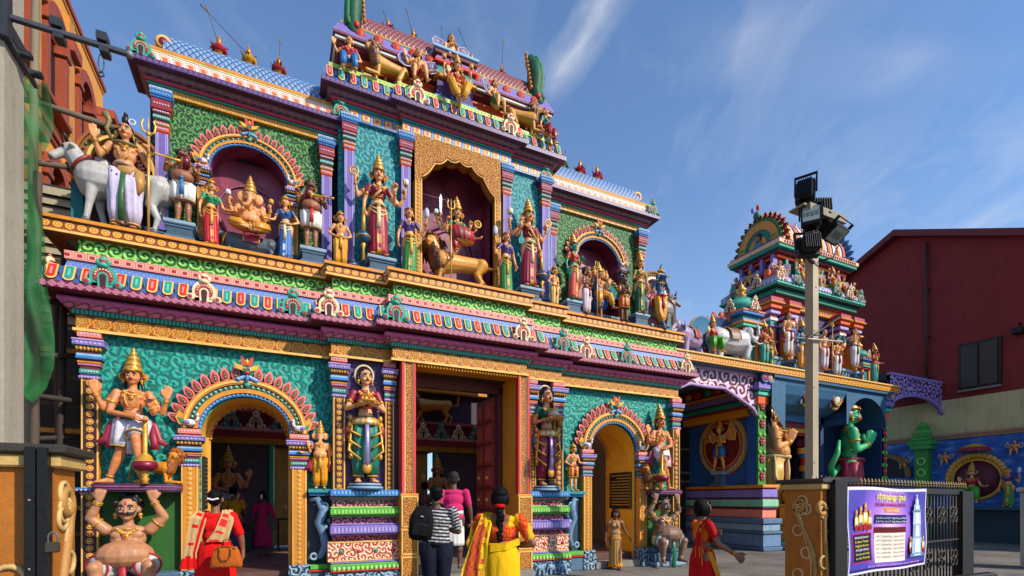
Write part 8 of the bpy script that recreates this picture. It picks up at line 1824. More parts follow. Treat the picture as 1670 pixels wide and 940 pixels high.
def sheet(mb, x0, x1, z0, z1, off, col, nx=24, nz=14):
 vs = []; f = lambda x, z: off-.012*math.sin(x*5+z*2.2)-.02*math.sin((x+z)*2.6)*math.sin(z*3)
 for j in range(nz+1):
  for i in range(nx+1): x = x0+(x1-x0)*i/nx; z = z0+(z1-z0)*j/nz; vs.append((x, f(x, z), z+.012*math.sin(x*2.9)))
 mb.add(vs, [(j*(nx+1)+i, j*(nx+1)+i+1, (j+1)*(nx+1)+i+1, (j+1)*(nx+1)+i) for j in range(nz) for i in range(nx)], col, True)
m_ = MB(); sheet(m_, 0, BWd, BZ0, BZ1, 0, WHT); m_.build('cloth_sheet', BANM, bn)
m_ = MB()
for a in ((0, BWd, BZ1-.05, BZ1, hx('#dcd8ea')), (0, BWd, BZ0, BZ0+.035, hx('#dcd8ea')), (0.0, .03, BZ0, BZ1, hx('#c8c4dc')), (BWd-.03, BWd, BZ0, BZ1, hx('#c8c4dc')), (.1, .68, .40, .88, hx('#b8306a')), (.12, .66, .42, .86, hx('#1c1440')), (.72, 1.72, 1.02, 1.17, hx('#1c1c66')), (.76, 1.66, .36, .86, hx('#e6dccc')), (.74, 1.68, .86, .96, hx('#6a1424')), (.98, 1.5, 1.21, 1.29, hx('#e08a1c')), (.04, BWd-.04, .26, .29, hx('#2a1c6a'))):
 sheet(m_, a[0], a[1], a[2], a[3], -.004-(.003 if a[4] == hx('#1c1440') else 0), a[4], max(2, int((a[1]-a[0])*10)), max(1, int((a[3]-a[2])*8)))
m_.build('printed_panels', CLOTH, bn)
def text(s, x, z, size, col, name='lettering', bold=.0, maxw=None):
 cu = bpy.data.curves.new('t', 'FONT'); cu.body = s; cu.size = size; cu.align_x = 'LEFT'; cu.extrude = .0; cu.offset = bold; cu.resolution_u = 2
 ob = bpy.data.objects.new('t', cu); COLL.objects.link(ob); dg = bpy.context.evaluated_depsgraph_get(); me = bpy.data.meshes.new_from_object(ob.evaluated_get(dg))
 bpy.data.objects.remove(ob); V_ = [(v.co.x, v.co.y) for v in me.vertices]; F_ = [tuple(p.vertices) for p in me.polygons]; bpy.data.meshes.remove(me)
 if not V_: return None
 w = max(v[0] for v in V_); k = (maxw/w) if maxw else 1
 f = lambda X, Z: -.016-.012*math.sin(X*5+Z*2.2)-.02*math.sin((X+Z)*2.6)*math.sin(Z*3)
 mb = MB(); mb.add([(x+a*k, f(x+a*k, z+b), z+b+.012*math.sin((x+a*k)*2.9)) for a, b in V_], F_, col); return mb
L_ = MB()
def put(mb):
 if mb: b0 = len(L_.v); L_.v += mb.v; L_.f += [[k+b0 for k in f] for f in mb.f]; L_.c += mb.c; L_.sm += mb.sm
put(text('SRI RAMA NAVAMI MAHA FESTIVAL', .72, 1.315, .085, hx('#9a1030'), maxw=1.0, bold=.002))
put(text('ஸ்ரீ ராம நவமி மஹா உற்சவம்', .74, 1.43, .13, hx('#e8e01c'), maxw=.96, bold=.004))
put(text('5.4.2017 to 15.4.2017', 1.02, 1.225, .06, hx('#f4f0e0'), maxw=.44))
for z in (1.12, 1.06): put(text('5.4.17 to 14.4.17  Daily Pooja at 6.30pm', .75, z-.02, .045, WHT, maxw=.94))
for i in range(6): put(text('%d.4.17   Sri Rama Pooja' % (5+i), .80, .79-.07*i, .045, hx('#1c1c40'), maxw=.42)); put(text('Sponsor Family', 1.28, .79-.07*i, .045, hx('#b03040'), maxw=.34))
for i in range(6): put(text(('PRASADAM', 'Sri Rama Temple', 'Nightly Service', 'POOJA (Daily)', 'Devotees are invited', 'to the Festival')[i], .15, .79-.065*i, .05, WHT if i in (0, 3) else hx('#f0e020'), maxw=.42))
put(text('All are welcome to attend and receive blessings', .5, .30, .045, hx('#f0b0d0'), maxw=1.6)); put(text('Temple Committee of Management', .9, 1.55, .04, hx('#f0c0a0'), maxw=.75))
L_.build('lettering', CLOTH, bn)
I_ = MB()   # printed pictures: garlanded deities left, silver shrine tower right
for cx, zc, s_, c_ in ((.22, 1.10, .9, hx('#c8b080')), (.34, 1.13, 1.05, hx('#3a74b0')), (.46, 1.16, 1.2, hx('#e0b23a')), (.58, 1.1, .9, hx('#3f8a4a')), (1.80, .62, .8, hx('#c83a2c')), (2.16, .62, .8, hx('#d88a2c')), (1.98, .6, .7, hx('#2c7a8a'))):
 f0 = -.035-.012*math.sin(cx*5+zc*2.2)-.02*math.sin((cx+zc)*2.6)*math.sin(zc*3)
 for dx, dz_, rx, rz_, col in ((0, -.05, .055, .13, c_), (0, .08, .03, .035, hx('#c88a5a')), (0, .14, .026, .045, METG), (0, .0, .035, .07, hx('#f0ece0')), (0, -.14, .05, .05, hx('#b01c2c')), (-.04, -.02, .012, .08, hx('#e8c020')), (.04, -.02, .012, .08, hx('#e8c020'))):
  I_.plate([(q[0], q[1]) for q in cyl_pts(rx*s_, 12, rz_*s_)], (cx+dx*s_, f0+.014-.001*(dx != 0), zc+dz_*s_), (1, 0, 0), (0, 0, 1), .002+.001*(rz_ < .1)+.001*(rz_ < .06), col)
I_.build('printed_deities', CLOTH, bn); I_ = MB()
f0 = -.05
for z0, z1, w, c in ((.40, .46, .24, hx('#6a86a8')), (.46, .74, .17, hx('#a8bcd4')), (.74, .98, .14, hx('#8ca4c4')), (.98, 1.2, .13, hx('#b8c8dc')), (1.2, 1.24, .15, hx('#6a86a8')), (1.24, 1.34, .10, hx('#a8bcd4')), (1.34, 1.44, .05, hx('#c8d4e4')), (1.44, 1.52, .015, hx('#dfe6f0'))):
 I_.plate([(-w, 0), (w, 0), (w*.9, z1-z0), (-w*.9, z1-z0)], (1.98, f0+.028, z0), (1, 0, 0), (0, 0, 1), .003, c); I_.plate([(-w*.5, .02), (w*.5, .02), (w*.4, z1-z0-.02), (-w*.4, z1-z0-.02)], (1.98, f0+.024, z0), (1, 0, 0), (0, 0, 1), .003, hx('#e0e8f4'))
I_.build('printed_tower', CLOTH, bn)
# ---- light pole with floodlights
pl = thing('light_pole', 'square cream steel light pole with black floodlights at its head', 'light pole', (7.8, 5.2, 0), world=True)
m_ = MB(); m_.box(7.72, 7.855, 5.14, 5.275, 0, 6.1, hx('#b8aa90'), .008);
for z in (1.2, 2.1, 3.3, 4.2, 4.9, 5.3, 5.7): m_.ball((7.75+.04*(int(z*10) % 3), 5.137, z), .012, hx('#3a2c22'), 6, 4)
m_.build('post', simple('cream_steel', hx('#b0a084'), .55, amt=.45), pl)
m_ = MB(); m_.box(7.42, 8.4, 5.08, 5.34, 6.1, 6.125, hx('#a89a80')); m_.box(7.45, 8.35, 5.0, 5.08, 5.98, 6.1, hx('#8a7c64')); m_.build('cross_plate', PAINT, pl)
m_ = MB(); m_.tube([(7.2, 5.05, 3.9), (7.75, 5.1, 4.15), (8.5, 5.2, 4.55)], .012, hx('#4a4238'), 6); m_.tube([(7.2, 5.1, 4.0), (8.4, 5.1, 4.1)], .015, hx('#b8b0a0'), 6)
m_.ring((7.78, 5.2, 4.1), (0, 0, 1), .15, .012, hx('#5a5248'), 16, 5); m_.build('cable_ties', IRON, pl)
def flood(x, y, z, rx, rz, w=.42, h=.32, lit=False):
 m_ = MB(); B = hx('#0c0c0e')
 m_.box(-w/2, w/2, -.04, .06, -h/2, h/2, B, .02); m_.box(-w/2*.8, w/2*.8, .05, .17, -h/2*.8, h/2*.8, B, .03)
 for q in np.linspace(-w*.34, w*.34, 8): m_.box(q-.005, q+.005, .16, .2, -h*.36, h*.36, B)
 m_.box(-w/2-.03, -w/2-.005, -.0, .04, -.02, h*.75, B); m_.box(w/2+.005, w/2+.03, -.0, .04, -.02, h*.75, B); m_.box(-w/2-.03, w/2+.03, .0, .04, h*.72, h*.77, B)
 o = m_.build('floodlight', IRON); M_ = Matrix.Rotation(rz, 4, 'Z') @ Matrix.Rotation(rx, 4, 'X'); o.parent = pl; o.location = Vector((x, y, z))-Vector((7.8, 5.2, 0)); o.rotation_euler = M_.to_euler()
 g_ = MB(); g_.box(-w/2*.82, w/2*.82, -.048, -.038, -h/2*.78, h/2*.78, hx('#9aa098'));
 for q in range(4): g_.box(-.12+.06*q, -.08+.06*q, -.052, -.047, -.05, .05, hx('#6a7068'))
 k = g_.build('lens', IRON); k.parent = o
flood(7.56, 5.15, 6.34, .1, PI/2+.5, .26, .38); flood(7.72, 5.3, 6.31, .1, PI/2+1.0, .2, .33)
flood(7.46, 5.0, 5.88, -.45, -.95, .27, .38); flood(8.12, 5.35, 6.30, .12, PI-.45, .40, .28)
flood(8.04, 5.15, 5.98, 1.1, .2, .27, .2); flood(7.97, 4.95, 5.70, .95, .15, .42, .28); flood(7.44, 5.05, 5.40, .2, PI-.5, .32, .33)
m_ = MB(); m_.tube([(7.78, 5.1, 5.9), (8.15, 5.0, 5.6), (8.0, 5.0, 5.35), (7.8, 5.1, 5.3)], .015, BLK, 6); m_.tube([(7.6, 5.1, 6.1), (7.6, 5.0, 5.6), (7.7, 5.1, 5.4)], .012, BLK, 6); m_.tube([(7.45, 5.1, 5.33), (7.75, 5.15, 5.28)], .03, hx('#3a3a3a'), 6); m_.build('cabling', IRON, pl)
# ---- left edge: pole, scaffold, netting, buildings
cp = thing('concrete_pole', 'grey concrete pole with steel clamp arms at the left edge', 'pole', (-1.95, 5.1, 0), world=True)
m_ = MB(); m_.box(-2.25, -1.83, 4.98, 5.3, 0, 9, hx('#7c776c'), .02)
m_.build('shaft', simple('stained_concrete', hx('#a89f8e'), .85, bs=18, amt=.45), cp)
m_ = MB(); D = hx('#34383e'); m_.box(-2.26, -1.82, 4.96, 5.32, 5.02, 5.14, D, .01); m_.box(-1.85, -1.79, 4.92, 5.0, 4.92, 5.26, D, .005)
m_.box(-1.84, -1.08, 4.96, 5.0, 5.09, 5.125, hx('#4c5057'), .004); m_.ball((-1.07, 4.98, 5.108), .028, hx('#8a8c90'), 8, 6)
for x in (-1.56, -1.28): m_.box(x, x+.07, 4.94, 5.03, 5.13, 5.2, D, .004); m_.box(x+.02, x+.08, 4.94, 5.03, 5.04, 5.09, D, .004)
m_.box(-1.82, -1.79, 5.0, 5.45, 4.92, 4.96, hx('#4c5057'), .004)
for y in (5.1, 5.3): m_.box(-1.86, -1.72, y, y+.05, 4.94, 4.98, D, .004)
m_.ring((-1.255, 4.98, 4.97), (0, 1, 0), .018, .005, D, 12, 5, ry=.07); m_.ring((-1.255, 4.98, 4.88), (0, 1, 0), .018, .006, D, 10, 5)
m_.build('clamp_arms', IRON, cp)
bd = 'bamboo scaffold poles beside the gateway'
BAM = paint('bamboo', .75, .5, .5)
for i, (x, y, z0, z1, lean, c, r) in enumerate(((-3.16, 9.2, 0, 9.2, .12, '#8a7a62', .05), (-3.02, 9.0, 0, 6.0, .06, '#5a4a3c', .05), (-2.95, 9.6, 0, 5.2, .1, '#3f332a', .045), (-3.05, 10.2, 0, 5.0, -.1, '#4a3a2c', .05))):
 m_ = MB(); n_ = int((z1-z0)/.35)
 m_.tube([(lean*q/n_, 0, (z1-z0)*q/n_) for q in range(n_+1)], [r*(1.15 if q % 2 else .95) for q in range(n_+1)], hx(c), 8)
 tag(m_.build('bamboo_pole', BAM, loc=(0, 0, 0)), ('tall pale upright bamboo pole behind the green net', 'dark upright bamboo pole in front of the grey siding', 'dark bamboo pole just left of the corner pilaster', 'rearmost dark bamboo pole near the corner pilaster')[i], 'bamboo pole', bd).location = (x, y, z0)
for i, (z, y, x0, x1) in enumerate(((7.15, 9.35, -3.9, -2.2), (6.3, 9.3, -3.9, -2.6), (4.4, 9.4, -4.2, -2.7), (3.6, 9.5, -4.2, -2.65), (3.0, 9.4, -4.2, -2.6), (2.4, 9.6, -4.2, -2.7), (1.9, 9.4, -4.2, -2.7), (1.3, 9.5, -4.2, -2.7), (5.2, 9.3, -3.9, -3.0))):
 m_ = MB(); m_.tube([(x0-x0, 0, 0), ((x1-x0)/2, 0, .03*(-1)**i), (x1-x0, 0, -.05*(-1)**i)], .04, hx('#6a5c4c') if i < 2 else hx('#3a2f28'), 8)
 tag(m_.build('scaffold_rail', BAM, loc=(0, 0, 0)), ('top scaffold rail crossing behind the bull statue', 'second scaffold rail behind the bull statue', 'scaffold rail level with the upper capital, left edge', 'scaffold rail level with the corner capital, left edge', 'scaffold rail below the corner capital, left edge', 'scaffold rail level with the statue shoulders, left edge', 'lower scaffold rail level with the lion, left edge', 'lowest scaffold rail above the gate pier, left edge', 'short scaffold rail at the ledge height, left edge')[i], 'scaffold rail').location = (x0, y, z)
mn, nt_, b_ = newmat('green_net_mesh'); n = N(nt_); p_ = n.pos(); wv = n.noise(p_, 3, 4)
n.put(b_.inputs['Base Color'], n.mix(n.m('GREATER_THAN', n.m('FRACT', n.m('MULTIPLY', n.xyz(p_)[2], 40)), .6), n.ramp(wv, [(.35, hx('#06401a')), (.65, hx('#0f6a2c'))]), hx('#14803a'))); b_.inputs['Roughness'].default_value = .7; n.put(b_.inputs['Alpha'], n.m('ADD', .25, n.m('MULTIPLY', wv, .75)))
tr_ = b_.inputs.get('Transmission Weight')
m_ = MB(); vs = []; nx_, nz_ = 14, 40
for j in range(nz_+1):
 z = 3.05+4.1*j/nz_; w = .60+.10*math.sin(z*1.9+.7)+.05*math.sin(z*4.1); w = w*(1 if j > 3 else .55+.15*j)
 for i in range(nx_+1): q = i/nx_; vs.append((-3.16+w*.62*q, 8.75+.05*math.sin(q*9+z*1.3)+.05*math.sin(z*5+q*6), z-.25*q*(1 if j < 3 else .3)))
m_.add(vs, [(j*(nx_+1)+i, j*(nx_+1)+i+1, (j+1)*(nx_+1)+i+1, (j+1)*(nx_+1)+i) for j in range(nz_) for i in range(nx_)], GRN, True)
tag(m_.build('safety_net', mn), 'torn green construction safety net hanging on the scaffold at the left edge', 'safety net')
ob = thing('orange_building', 'orange-yellow building with red-brown arched windows and cornices, upper left', 'building', (-4.6, 14, 0), world=True)
OW = simple('orange_render', hx('#e09c44'), .85, bs=14, amt=.2); RB = hx('#a44a26')
m_ = MB(); m_.box(-8, -4.6, 9.5, 18.4, 0, 13.6, hx('#d08a2c')); m_.build('wall', OW, ob)
m_ = MB()
for z0, z1, o in ((13.4, 13.5, .03), (13.5, 13.66, .07)): m_.box(-8, -4.6+o, 9.4, 18.4+o, z0, z1, RB if z0 > 13.45 else hx('#d08a2c'), .02)
for z0, z1, o in ((11.9, 12.1, .15), (12.1, 12.35, .3), (12.35, 12.6, .45)): m_.box(-5, -4.6+o, 17.7, 18.5, z0, z1, RB, .02)
for z0, z1, o in ((9.6, 9.72, .05), (9.72, 9.86, .1)): m_.box(-8, -4.6+o, 9.4, 18.4+o*.5, z0, z1, RB, .015)
for z0, z1, o in ((6.4, 6.55, .06), (11.9, 12.0, .05)): m_.box(-8, -4.6+o, 9.4, 18.4+o*.5, z0, z1, RB, .015)
m_.build('cornice', PAINT, ob)
for zb in (7.0, 10.3):
 for y in (10.6, 12.5, 14.4, 16.3):
  m_ = MB(); cy = y
  m_.box(-4.6, -4.38, cy-.62, cy-.44, zb, zb+1.5, RB, .02); m_.box(-4.6, -4.38, cy+.44, cy+.62, zb, zb+1.5, RB, .02); m_.box(-4.6, -4.34, cy-.68, cy-.38, zb+1.4, zb+1.52, RB, .02); m_.box(-4.6, -4.34, cy+.38, cy+.68, zb+1.4, zb+1.52, RB, .02); m_.box(-4.6, -4.36, cy-.75, cy+.75, zb-.14, zb, RB, .02)
  for i in range(12): a, b_2 = PI*i/12, PI*(i+1)/12; m_.add([(-4.36, cy+r*math.cos(q), zb+1.5+r*.95*math.sin(q)) for r, q in ((.4, a), (.4, b_2), (.66, b_2), (.66, a))]+[(-4.6, cy+r*math.cos(q), zb+1.5+r*.95*math.sin(q)) for r, q in ((.4, a), (.4, b_2), (.66, b_2), (.66, a))], [(0, 1, 2, 3), (3, 2, 6, 7), (0, 1, 5, 4)], RB)
  wo = m_.build('window', PAINT, ob)
  m_ = MB(); m_.box(-4.62, -4.585, cy-.45, cy+.45, zb, zb+1.7, hx('#141414')); pn = m_.build('pane', IRON); pn.data.transform(Matrix.Translation(-Vector(ob['_w']))); pn.parent = wo
for y in (11.55, 13.45, 15.35):
 m_ = MB(); m_.box(-4.6, -4.42, y-.16, y+.16, 6.55, 9.6, hx('#d2923a'), .02); m_.box(-4.6, -4.32, y-.24, y+.24, 9.0, 9.3, RB, .02); m_.box(-4.6, -4.42, y-.16, y+.16, 9.86, 13.0, hx('#d2923a'), .02); m_.box(-4.6, -4.3, y-.26, y+.26, 12.1, 12.4, RB, .02); m_.build('pilaster', PAINT, ob)
sd = thing('clapboard_shed', 'shed with grey slatted siding behind the scaffold, left of the ledge', 'shed', (-3.6, 11.5, 0), world=True)
SIDE = simple('grey_siding', hx('#a0967c'), .85, amt=.3)
for nm, z0, z1 in (('siding', 4.4, 6.9),):
 m_ = MB(); z = z0
 while z < z1: m_.add([(-7, 11.2, z), (-2.3, 11.2, z), (-2.3, 11.28, z+.17), (-7, 11.28, z+.17)], [(0, 1, 2, 3)], hx('#8a8068')); z += .17
 m_.build(nm, SIDE, sd)
m_ = MB(); m_.box(-7, -2.5, 10.9, 11.15, 0, 4.4, hx('#1c1712')); m_.box(-7, -2.3, 11.3, 11.5, 4.4, 7.0, hx('#2a2218')); m_.build('dark_bay', PAINT, sd)
m_ = MB(); random.seed(11)
for i in range(9): z = .5+.42*i; m_.box(-4.3+random.uniform(-.3, .3), -2.75, 10.2+random.uniform(0, .3), 10.32+random.uniform(0, .3), z, z+.07, (hx('#4a3a28'), hx('#6a5a40'), hx('#c98a2a'))[i % 3])
m_.build('stored_planks', BAM, sd)
# ---- people
def ribbon(mb, P, W, colf, n=40, m=10, fold=.012):
 """a strip of cloth along P (list of points) with width vectors W, folded lengthwise"""
 P = [A_(*p) for p in P]; W = [A_(*w) for w in W]; k = len(P)
 vs = []; fs = []; cs = []
 for i in range(n+1):
  q = i/n*(k-1); a = min(int(q), k-2); t = q-a; t2 = t*t*(3-2*t)
  p = P[a]*(1-t2)+P[a+1]*t2; w = W[a]*(1-t2)+W[a+1]*t2
  d = U_(P[a+1]-P[a]); nn = U_(np.cross(d, w))
  for j in range(m+1):
   s = j/m*2-1; vs.append(p+w*s+nn*fold*math.sin(s*8+i*.15)*(.4+.6*i/n))
 for i in range(n):
  for j in range(m): fs.append((i*(m+1)+j, i*(m+1)+j+1, (i+1)*(m+1)+j+1, (i+1)*(m+1)+j)); cs.append(colf(i/n, j/m))
 mb.add(vs, fs, cs, True)
SK1, SK2 = hx('#8a5a40'), hx('#6e4632')
HAIRM = paint('hair', .5, .1, .2, spec=.12)
n_ = N(HAIRM.node_tree); b_ = [q for q in HAIRM.node_tree.nodes if q.type == 'BSDF_PRINCIPLED'][0]; o_ = n_.obj(); x_, y_, z_ = n_.xyz(o_)
n_.put(b_.inputs['Normal'], n_.bump(n_.noise(n_.comb(n_.m('MULTIPLY', x_, 160), n_.m('MULTIPLY', y_, 160), n_.m('MULTIPLY', z_, 14)), 1.0, 4), .8, .01))
PP = dict(bmat=SKINM, cmat=CLOTH, hmat=HAIRM, hs=1.0, vox=.009, jewel=False, tilak=False, sash=False)
def H_(H, v): return tuple(A_(*v)*H)
R1 = hx('#d81410')
def it_redw(t, H, K, T, hp, jew, S):
 m_ = MB(); BG = hx('#c4a070')
 cf = lambda q, s: (R1 if (abs(s-.15) < .1 or (q > .86)) else (R1 if (int(q*26) % 5 == 2 and .3 < s < .8) else BG))
 ribbon(m_, [H_(H, p) for p in ((.075, -.07, .74), (.085, .0, .825), (.10, .07, .76), (.13, .075, .62), (.155, .07, .50), (.17, .06, .38))], [H_(H, p) for p in ((.035, 0, 0), (.04, .01, 0), (.05, .0, .02), (.05, .0, 0), (.045, .0, 0), (.06, .0, 0))], cf, fold=.01)
 ribbon(m_, [H_(H, p) for p in ((-.08, -.07, .74), (-.085, .0, .83), (-.095, .075, .76), (-.065, .095, .66), (-.03, .10, .585))], [H_(H, p) for p in ((.03, 0, 0), (.035, .01, 0), (.045, .0, .02), (.05, .0, .02), (.075, .0, 0))], lambda q, s: (hx('#d8342c') if (int(q*22) % 4 < 2 and .3 < s < .85) else BG), fold=.01)
 m_.build('scarf', CLOTH, t)
 m_ = MB()
 for i in range(7): c = hp((i-3)*.011, .098, -.004+.004*math.cos(i)); m_.ball(tuple(c*H), .008*H, WHT, 6, 5)
 m_.build('hair_flowers', CLOTH, t)
figure('person', 'woman in bright red tunic and beige scarf, seen from behind before the left arch', 'person', (-.71, 7.5, 0), PI-.1, 1.66, dict(PP, fem=True, stout=1.2, fat=1.2, skin=SK1, hair='bun', top=R1, topl=.42, sleeve=.85, tw=1.08, lower='skirt', lc=R1, bc=R1, hem=.24, rx=.118, ry=.09, flare=1.25, rip=.03,
arms=[arm(1, 'down', e=(.165, .0, .61)), arm(-1, 'down', e=(-.175, -.01, .62), w=(-.185, -.04, .50))], items=it_redw), 'people in front of the gateway')
t = thing('handbag', 'tan orange leather handbag hanging at the hip of the woman in red', 'handbag', (-.56, 7.16, .66), -.1)
t.scale = (1.15, 1.15, 1.25); OR = hx('#b5601c')
m_ = MB(); vs = []
for z, w, d in ((0, .15, .045), (.02, .158, .06), (.08, .15, .06), (.16, .125, .045), (.205, .10, .02), (.21, .095, .012)):
 for i in range(24): a = 2*PI*i/24; cx = math.copysign(abs(math.cos(a))**.55, math.cos(a)); sy = math.copysign(abs(math.sin(a))**.7, math.sin(a)); vs.append((w*cx, d*sy+.006*math.sin(a*5+z*40), z+.004*math.sin(a*3)))
m_.add(vs, [(r*24+i, r*24+(i+1) % 24, (r+1)*24+(i+1) % 24, (r+1)*24+i) for r in range(5) for i in range(24)]+[tuple(range(24))[::-1]], OR, True); m_.build('pouch', CLOTH, t)
m_ = MB()
for y, c in ((-.055, hx('#7a3c10')), (.03, hx('#7a3c10'))): m_.tube([(-.055, y, .19), (-.06, y-.015, .12), (-.03, y-.02, .075), (.02, y-.02, .075), (.05, y-.015, .12), (.05, y, .19)] if y < 0 else [(-.05, y, .20), (-.03, y, .27), (.03, y, .28), (.05, y, .20)], .006, c, 6)
m_.tube([(-.1, -.045, .19), (0, -.03, .215), (.1, -.045, .19)], .005, hx('#7a3c10'), 5); m_.build('handles', CLOTH, t)
m_ = MB()
for x in (-.055, .05): m_.ring((x, -.052, .185), (0, 1, 0), .009, .003, METG, 10, 5)
m_.build('buckles', GILT, t)
def stripes(co, col):
 z = co[:, 2]+co[:, 0]*.10*np.sign(-co[:, 1]); a = np.abs(co[:, 0]) > .125
 ph = (z+np.where(a, co[:, 0]*.5, 0))/.026; s = (ph-np.floor(ph)) < .30
 out = np.tile(A_(.012, .012, .016), (len(co), 1)); out[s] = (.62, .62, .62); return out
figure('person', 'man in black and white striped polo shirt and dark jeans, walking away with a backpack', 'person', (1.98, 6.61, 0), PI-.35, 1.73, dict(PP, stout=1.12, fat=1.15, skin=SK2, hair='short', top=BLK, topl=.50, sleeve=.8, tw=1.08, topfn=stripes, lower='jeans', lc=hx('#10182c'), cf=1.12, yaw=.0, vox=.0085,
arms=[arm(1, 'front', e=(.17, .02, .64), w=(.09, -.12, .72)), arm(-1, 'front', e=(-.17, -.03, .62), w=(-.08, -.15, .63))], legs=[((-.055, -.02, .28), (-.06, .03, .045), (-.1, -1, 0)), ((.055, .0, .28), (.07, -.05, .045), (.1, -1, 0))]), 'people in front of the gateway')
t = thing('backpack', 'black backpack slung on the left shoulder of the man in the striped shirt', 'backpack', (1.66, 6.28, .99), -.3); t.rotation_euler = (0, .12, -.3)
m_ = MB(); B_ = hx('#0b0b0d'); vs = []
for z, w, d in ((0, .10, .05), (.02, .14, .08), (.12, .155, .095), (.26, .15, .09), (.36, .125, .075), (.42, .08, .05), (.44, .03, .02)):
 for i in range(28): a = 2*PI*i/28; vs.append((w*math.copysign(abs(math.cos(a))**.6, math.cos(a)), d*math.copysign(abs(math.sin(a))**.6, math.sin(a)), z+.004*math.sin(a*4)))
m_.add(vs, [(r*28+i, r*28+(i+1) % 28, (r+1)*28+(i+1) % 28, (r+1)*28+i) for r in range(6) for i in range(28)]+[tuple(range(28))[::-1], tuple(range(168, 196))], B_, True); m_.build('main_bag', CLOTH, t)
m_ = MB(); m_.box(-.10, .10, -.135, -.08, .05, .21, hx('#131316'), .025); m_.tube([(-.10, -.138, .20), (0, -.145, .215), (.10, -.138, .20)], .004, hx('#3a3a3e'), 5); m_.box(-.02, .02, -.103, -.098, .30, .315, hx('#a8a8a8')); m_.build('front_pocket', CLOTH, t)
m_ = MB(); ribbon(m_, [(.08, .03, .36), (.12, .05, .46), (.20, .14, .50), (.26, .26, .44)], [(.02, .0, 0)]*4, lambda q, s: hx('#18181b'), 20, 4, .002); m_.tube([(-.03, 0, .43), (0, -.02, .47), (.03, 0, .43)], .008, B_, 6); m_.tube([(.09, .0, .05), (.12, .05, -.10), (.10, .02, -.22)], .008, B_, 5); m_.build('straps', CLOTH, t)
PK = hx('#c8306c')
def it_pink(t, H, K, T, hp, jew, S):
 m_ = MB(); loft(m_, [(0, .0, .60*H, .094*H, .076*H), (0, .0, .555*H, .102*H, .082*H)], 32, lambda q, a: hx('#e0dcd8'), .02); m_.build('waist_cloth', CLOTH, t)
 m_ = MB(); loft(m_, [(0, .0, .553*H, .104*H, .083*H), (0, .0, .50*H, .106*H, .084*H)], 32, lambda q, a: PK, .02); m_.build('shirt_tail', CLOTH, t)
figure('person', 'barefoot man in pink shirt and white dhoti climbing the main door steps', 'person', (2.74, 8.13, .33), PI-.25, 1.68, dict(PP, stout=1.1, skin=SK2, hair='short', haircol=hx('#3a3632'), top=PK, topl=.56, sleeve=.7, tw=.98, lower='skirt', lc=hx('#d8d2cc'), bc=hx('#d8a89a'), hem=.24, rx=.098, ry=.08, flare=1.08, rip=.05,
arms=[arm(1, 'down'), arm(-1, 'down', e=(-.165, .01, .61), w=(-.18, -.01, .49), m='grip', d=(0, 0, -1))], legs=[((-.055, 0, .28), (-.06, .02, .045), (-.3, -1, 0)), ((.055, -.03, .29), (.07, .14, .13), (.1, -.5, -.8))], items=it_pink), 'people in front of the gateway')
t = thing('plastic_bag', 'bulging yellow plastic bag hanging from the hand of the man in pink', 'bag', (3.06, 8.05, .66)); YB_ = hx('#e0a408')
S_ = Skin(); S_.e((0, 0, .14), (.105, .06, .13), YB_); S_.e((-.06, -.01, .10), (.07, .05, .09), YB_); S_.e((.055, .01, .20), (.06, .045, .13), YB_); S_.c((-.03, 0, .26), (-.02, 0, .40), .035, .015, YB_); S_.c((.04, 0, .28), (.0, 0, .41), .035, .015, YB_)
S_.grow(.012, 2).build('sack', paint('thin_plastic', .3, .1, 1.0, coat=.3), t)
m_ = MB(); m_.ring((-.015, 0, .42), (1, .3, 0), .035, .008, YB_, 14, 6, ry=.05); m_.build('handles', CLOTH, t)
YS = hx('#e6b60c');
def blouse_y(co, col):
 out = np.tile(A_(*hx('#d4441c')), (len(co), 1)); n1 = np.sin(co[:, 0]*150+co[:, 2]*90+3*np.sin(co[:, 2]*55))*np.sin(co[:, 2]*170-co[:, 0]*120+2*np.sin(co[:, 0]*70))
 out[n1 > .3] = hx('#dc6a1c'); out[n1 > .75] = hx('#e09a24'); out[n1 < -.55] = hx('#b8241c')
 sh = (co[:, 2] > .735)&(np.abs(co[:, 0]) > .055)&(np.abs(co[:, 0]) < .115); out[sh] = YS
 sl = np.abs(co[:, 0]) > .175; out[sl] = hx('#d8a81c')
 scoop = (co[:, 1] > .0)&(((co[:, 0]/.064)**2+((co[:, 2]-.81)/.085)**2) < 1); out[scoop] = SK1; return out
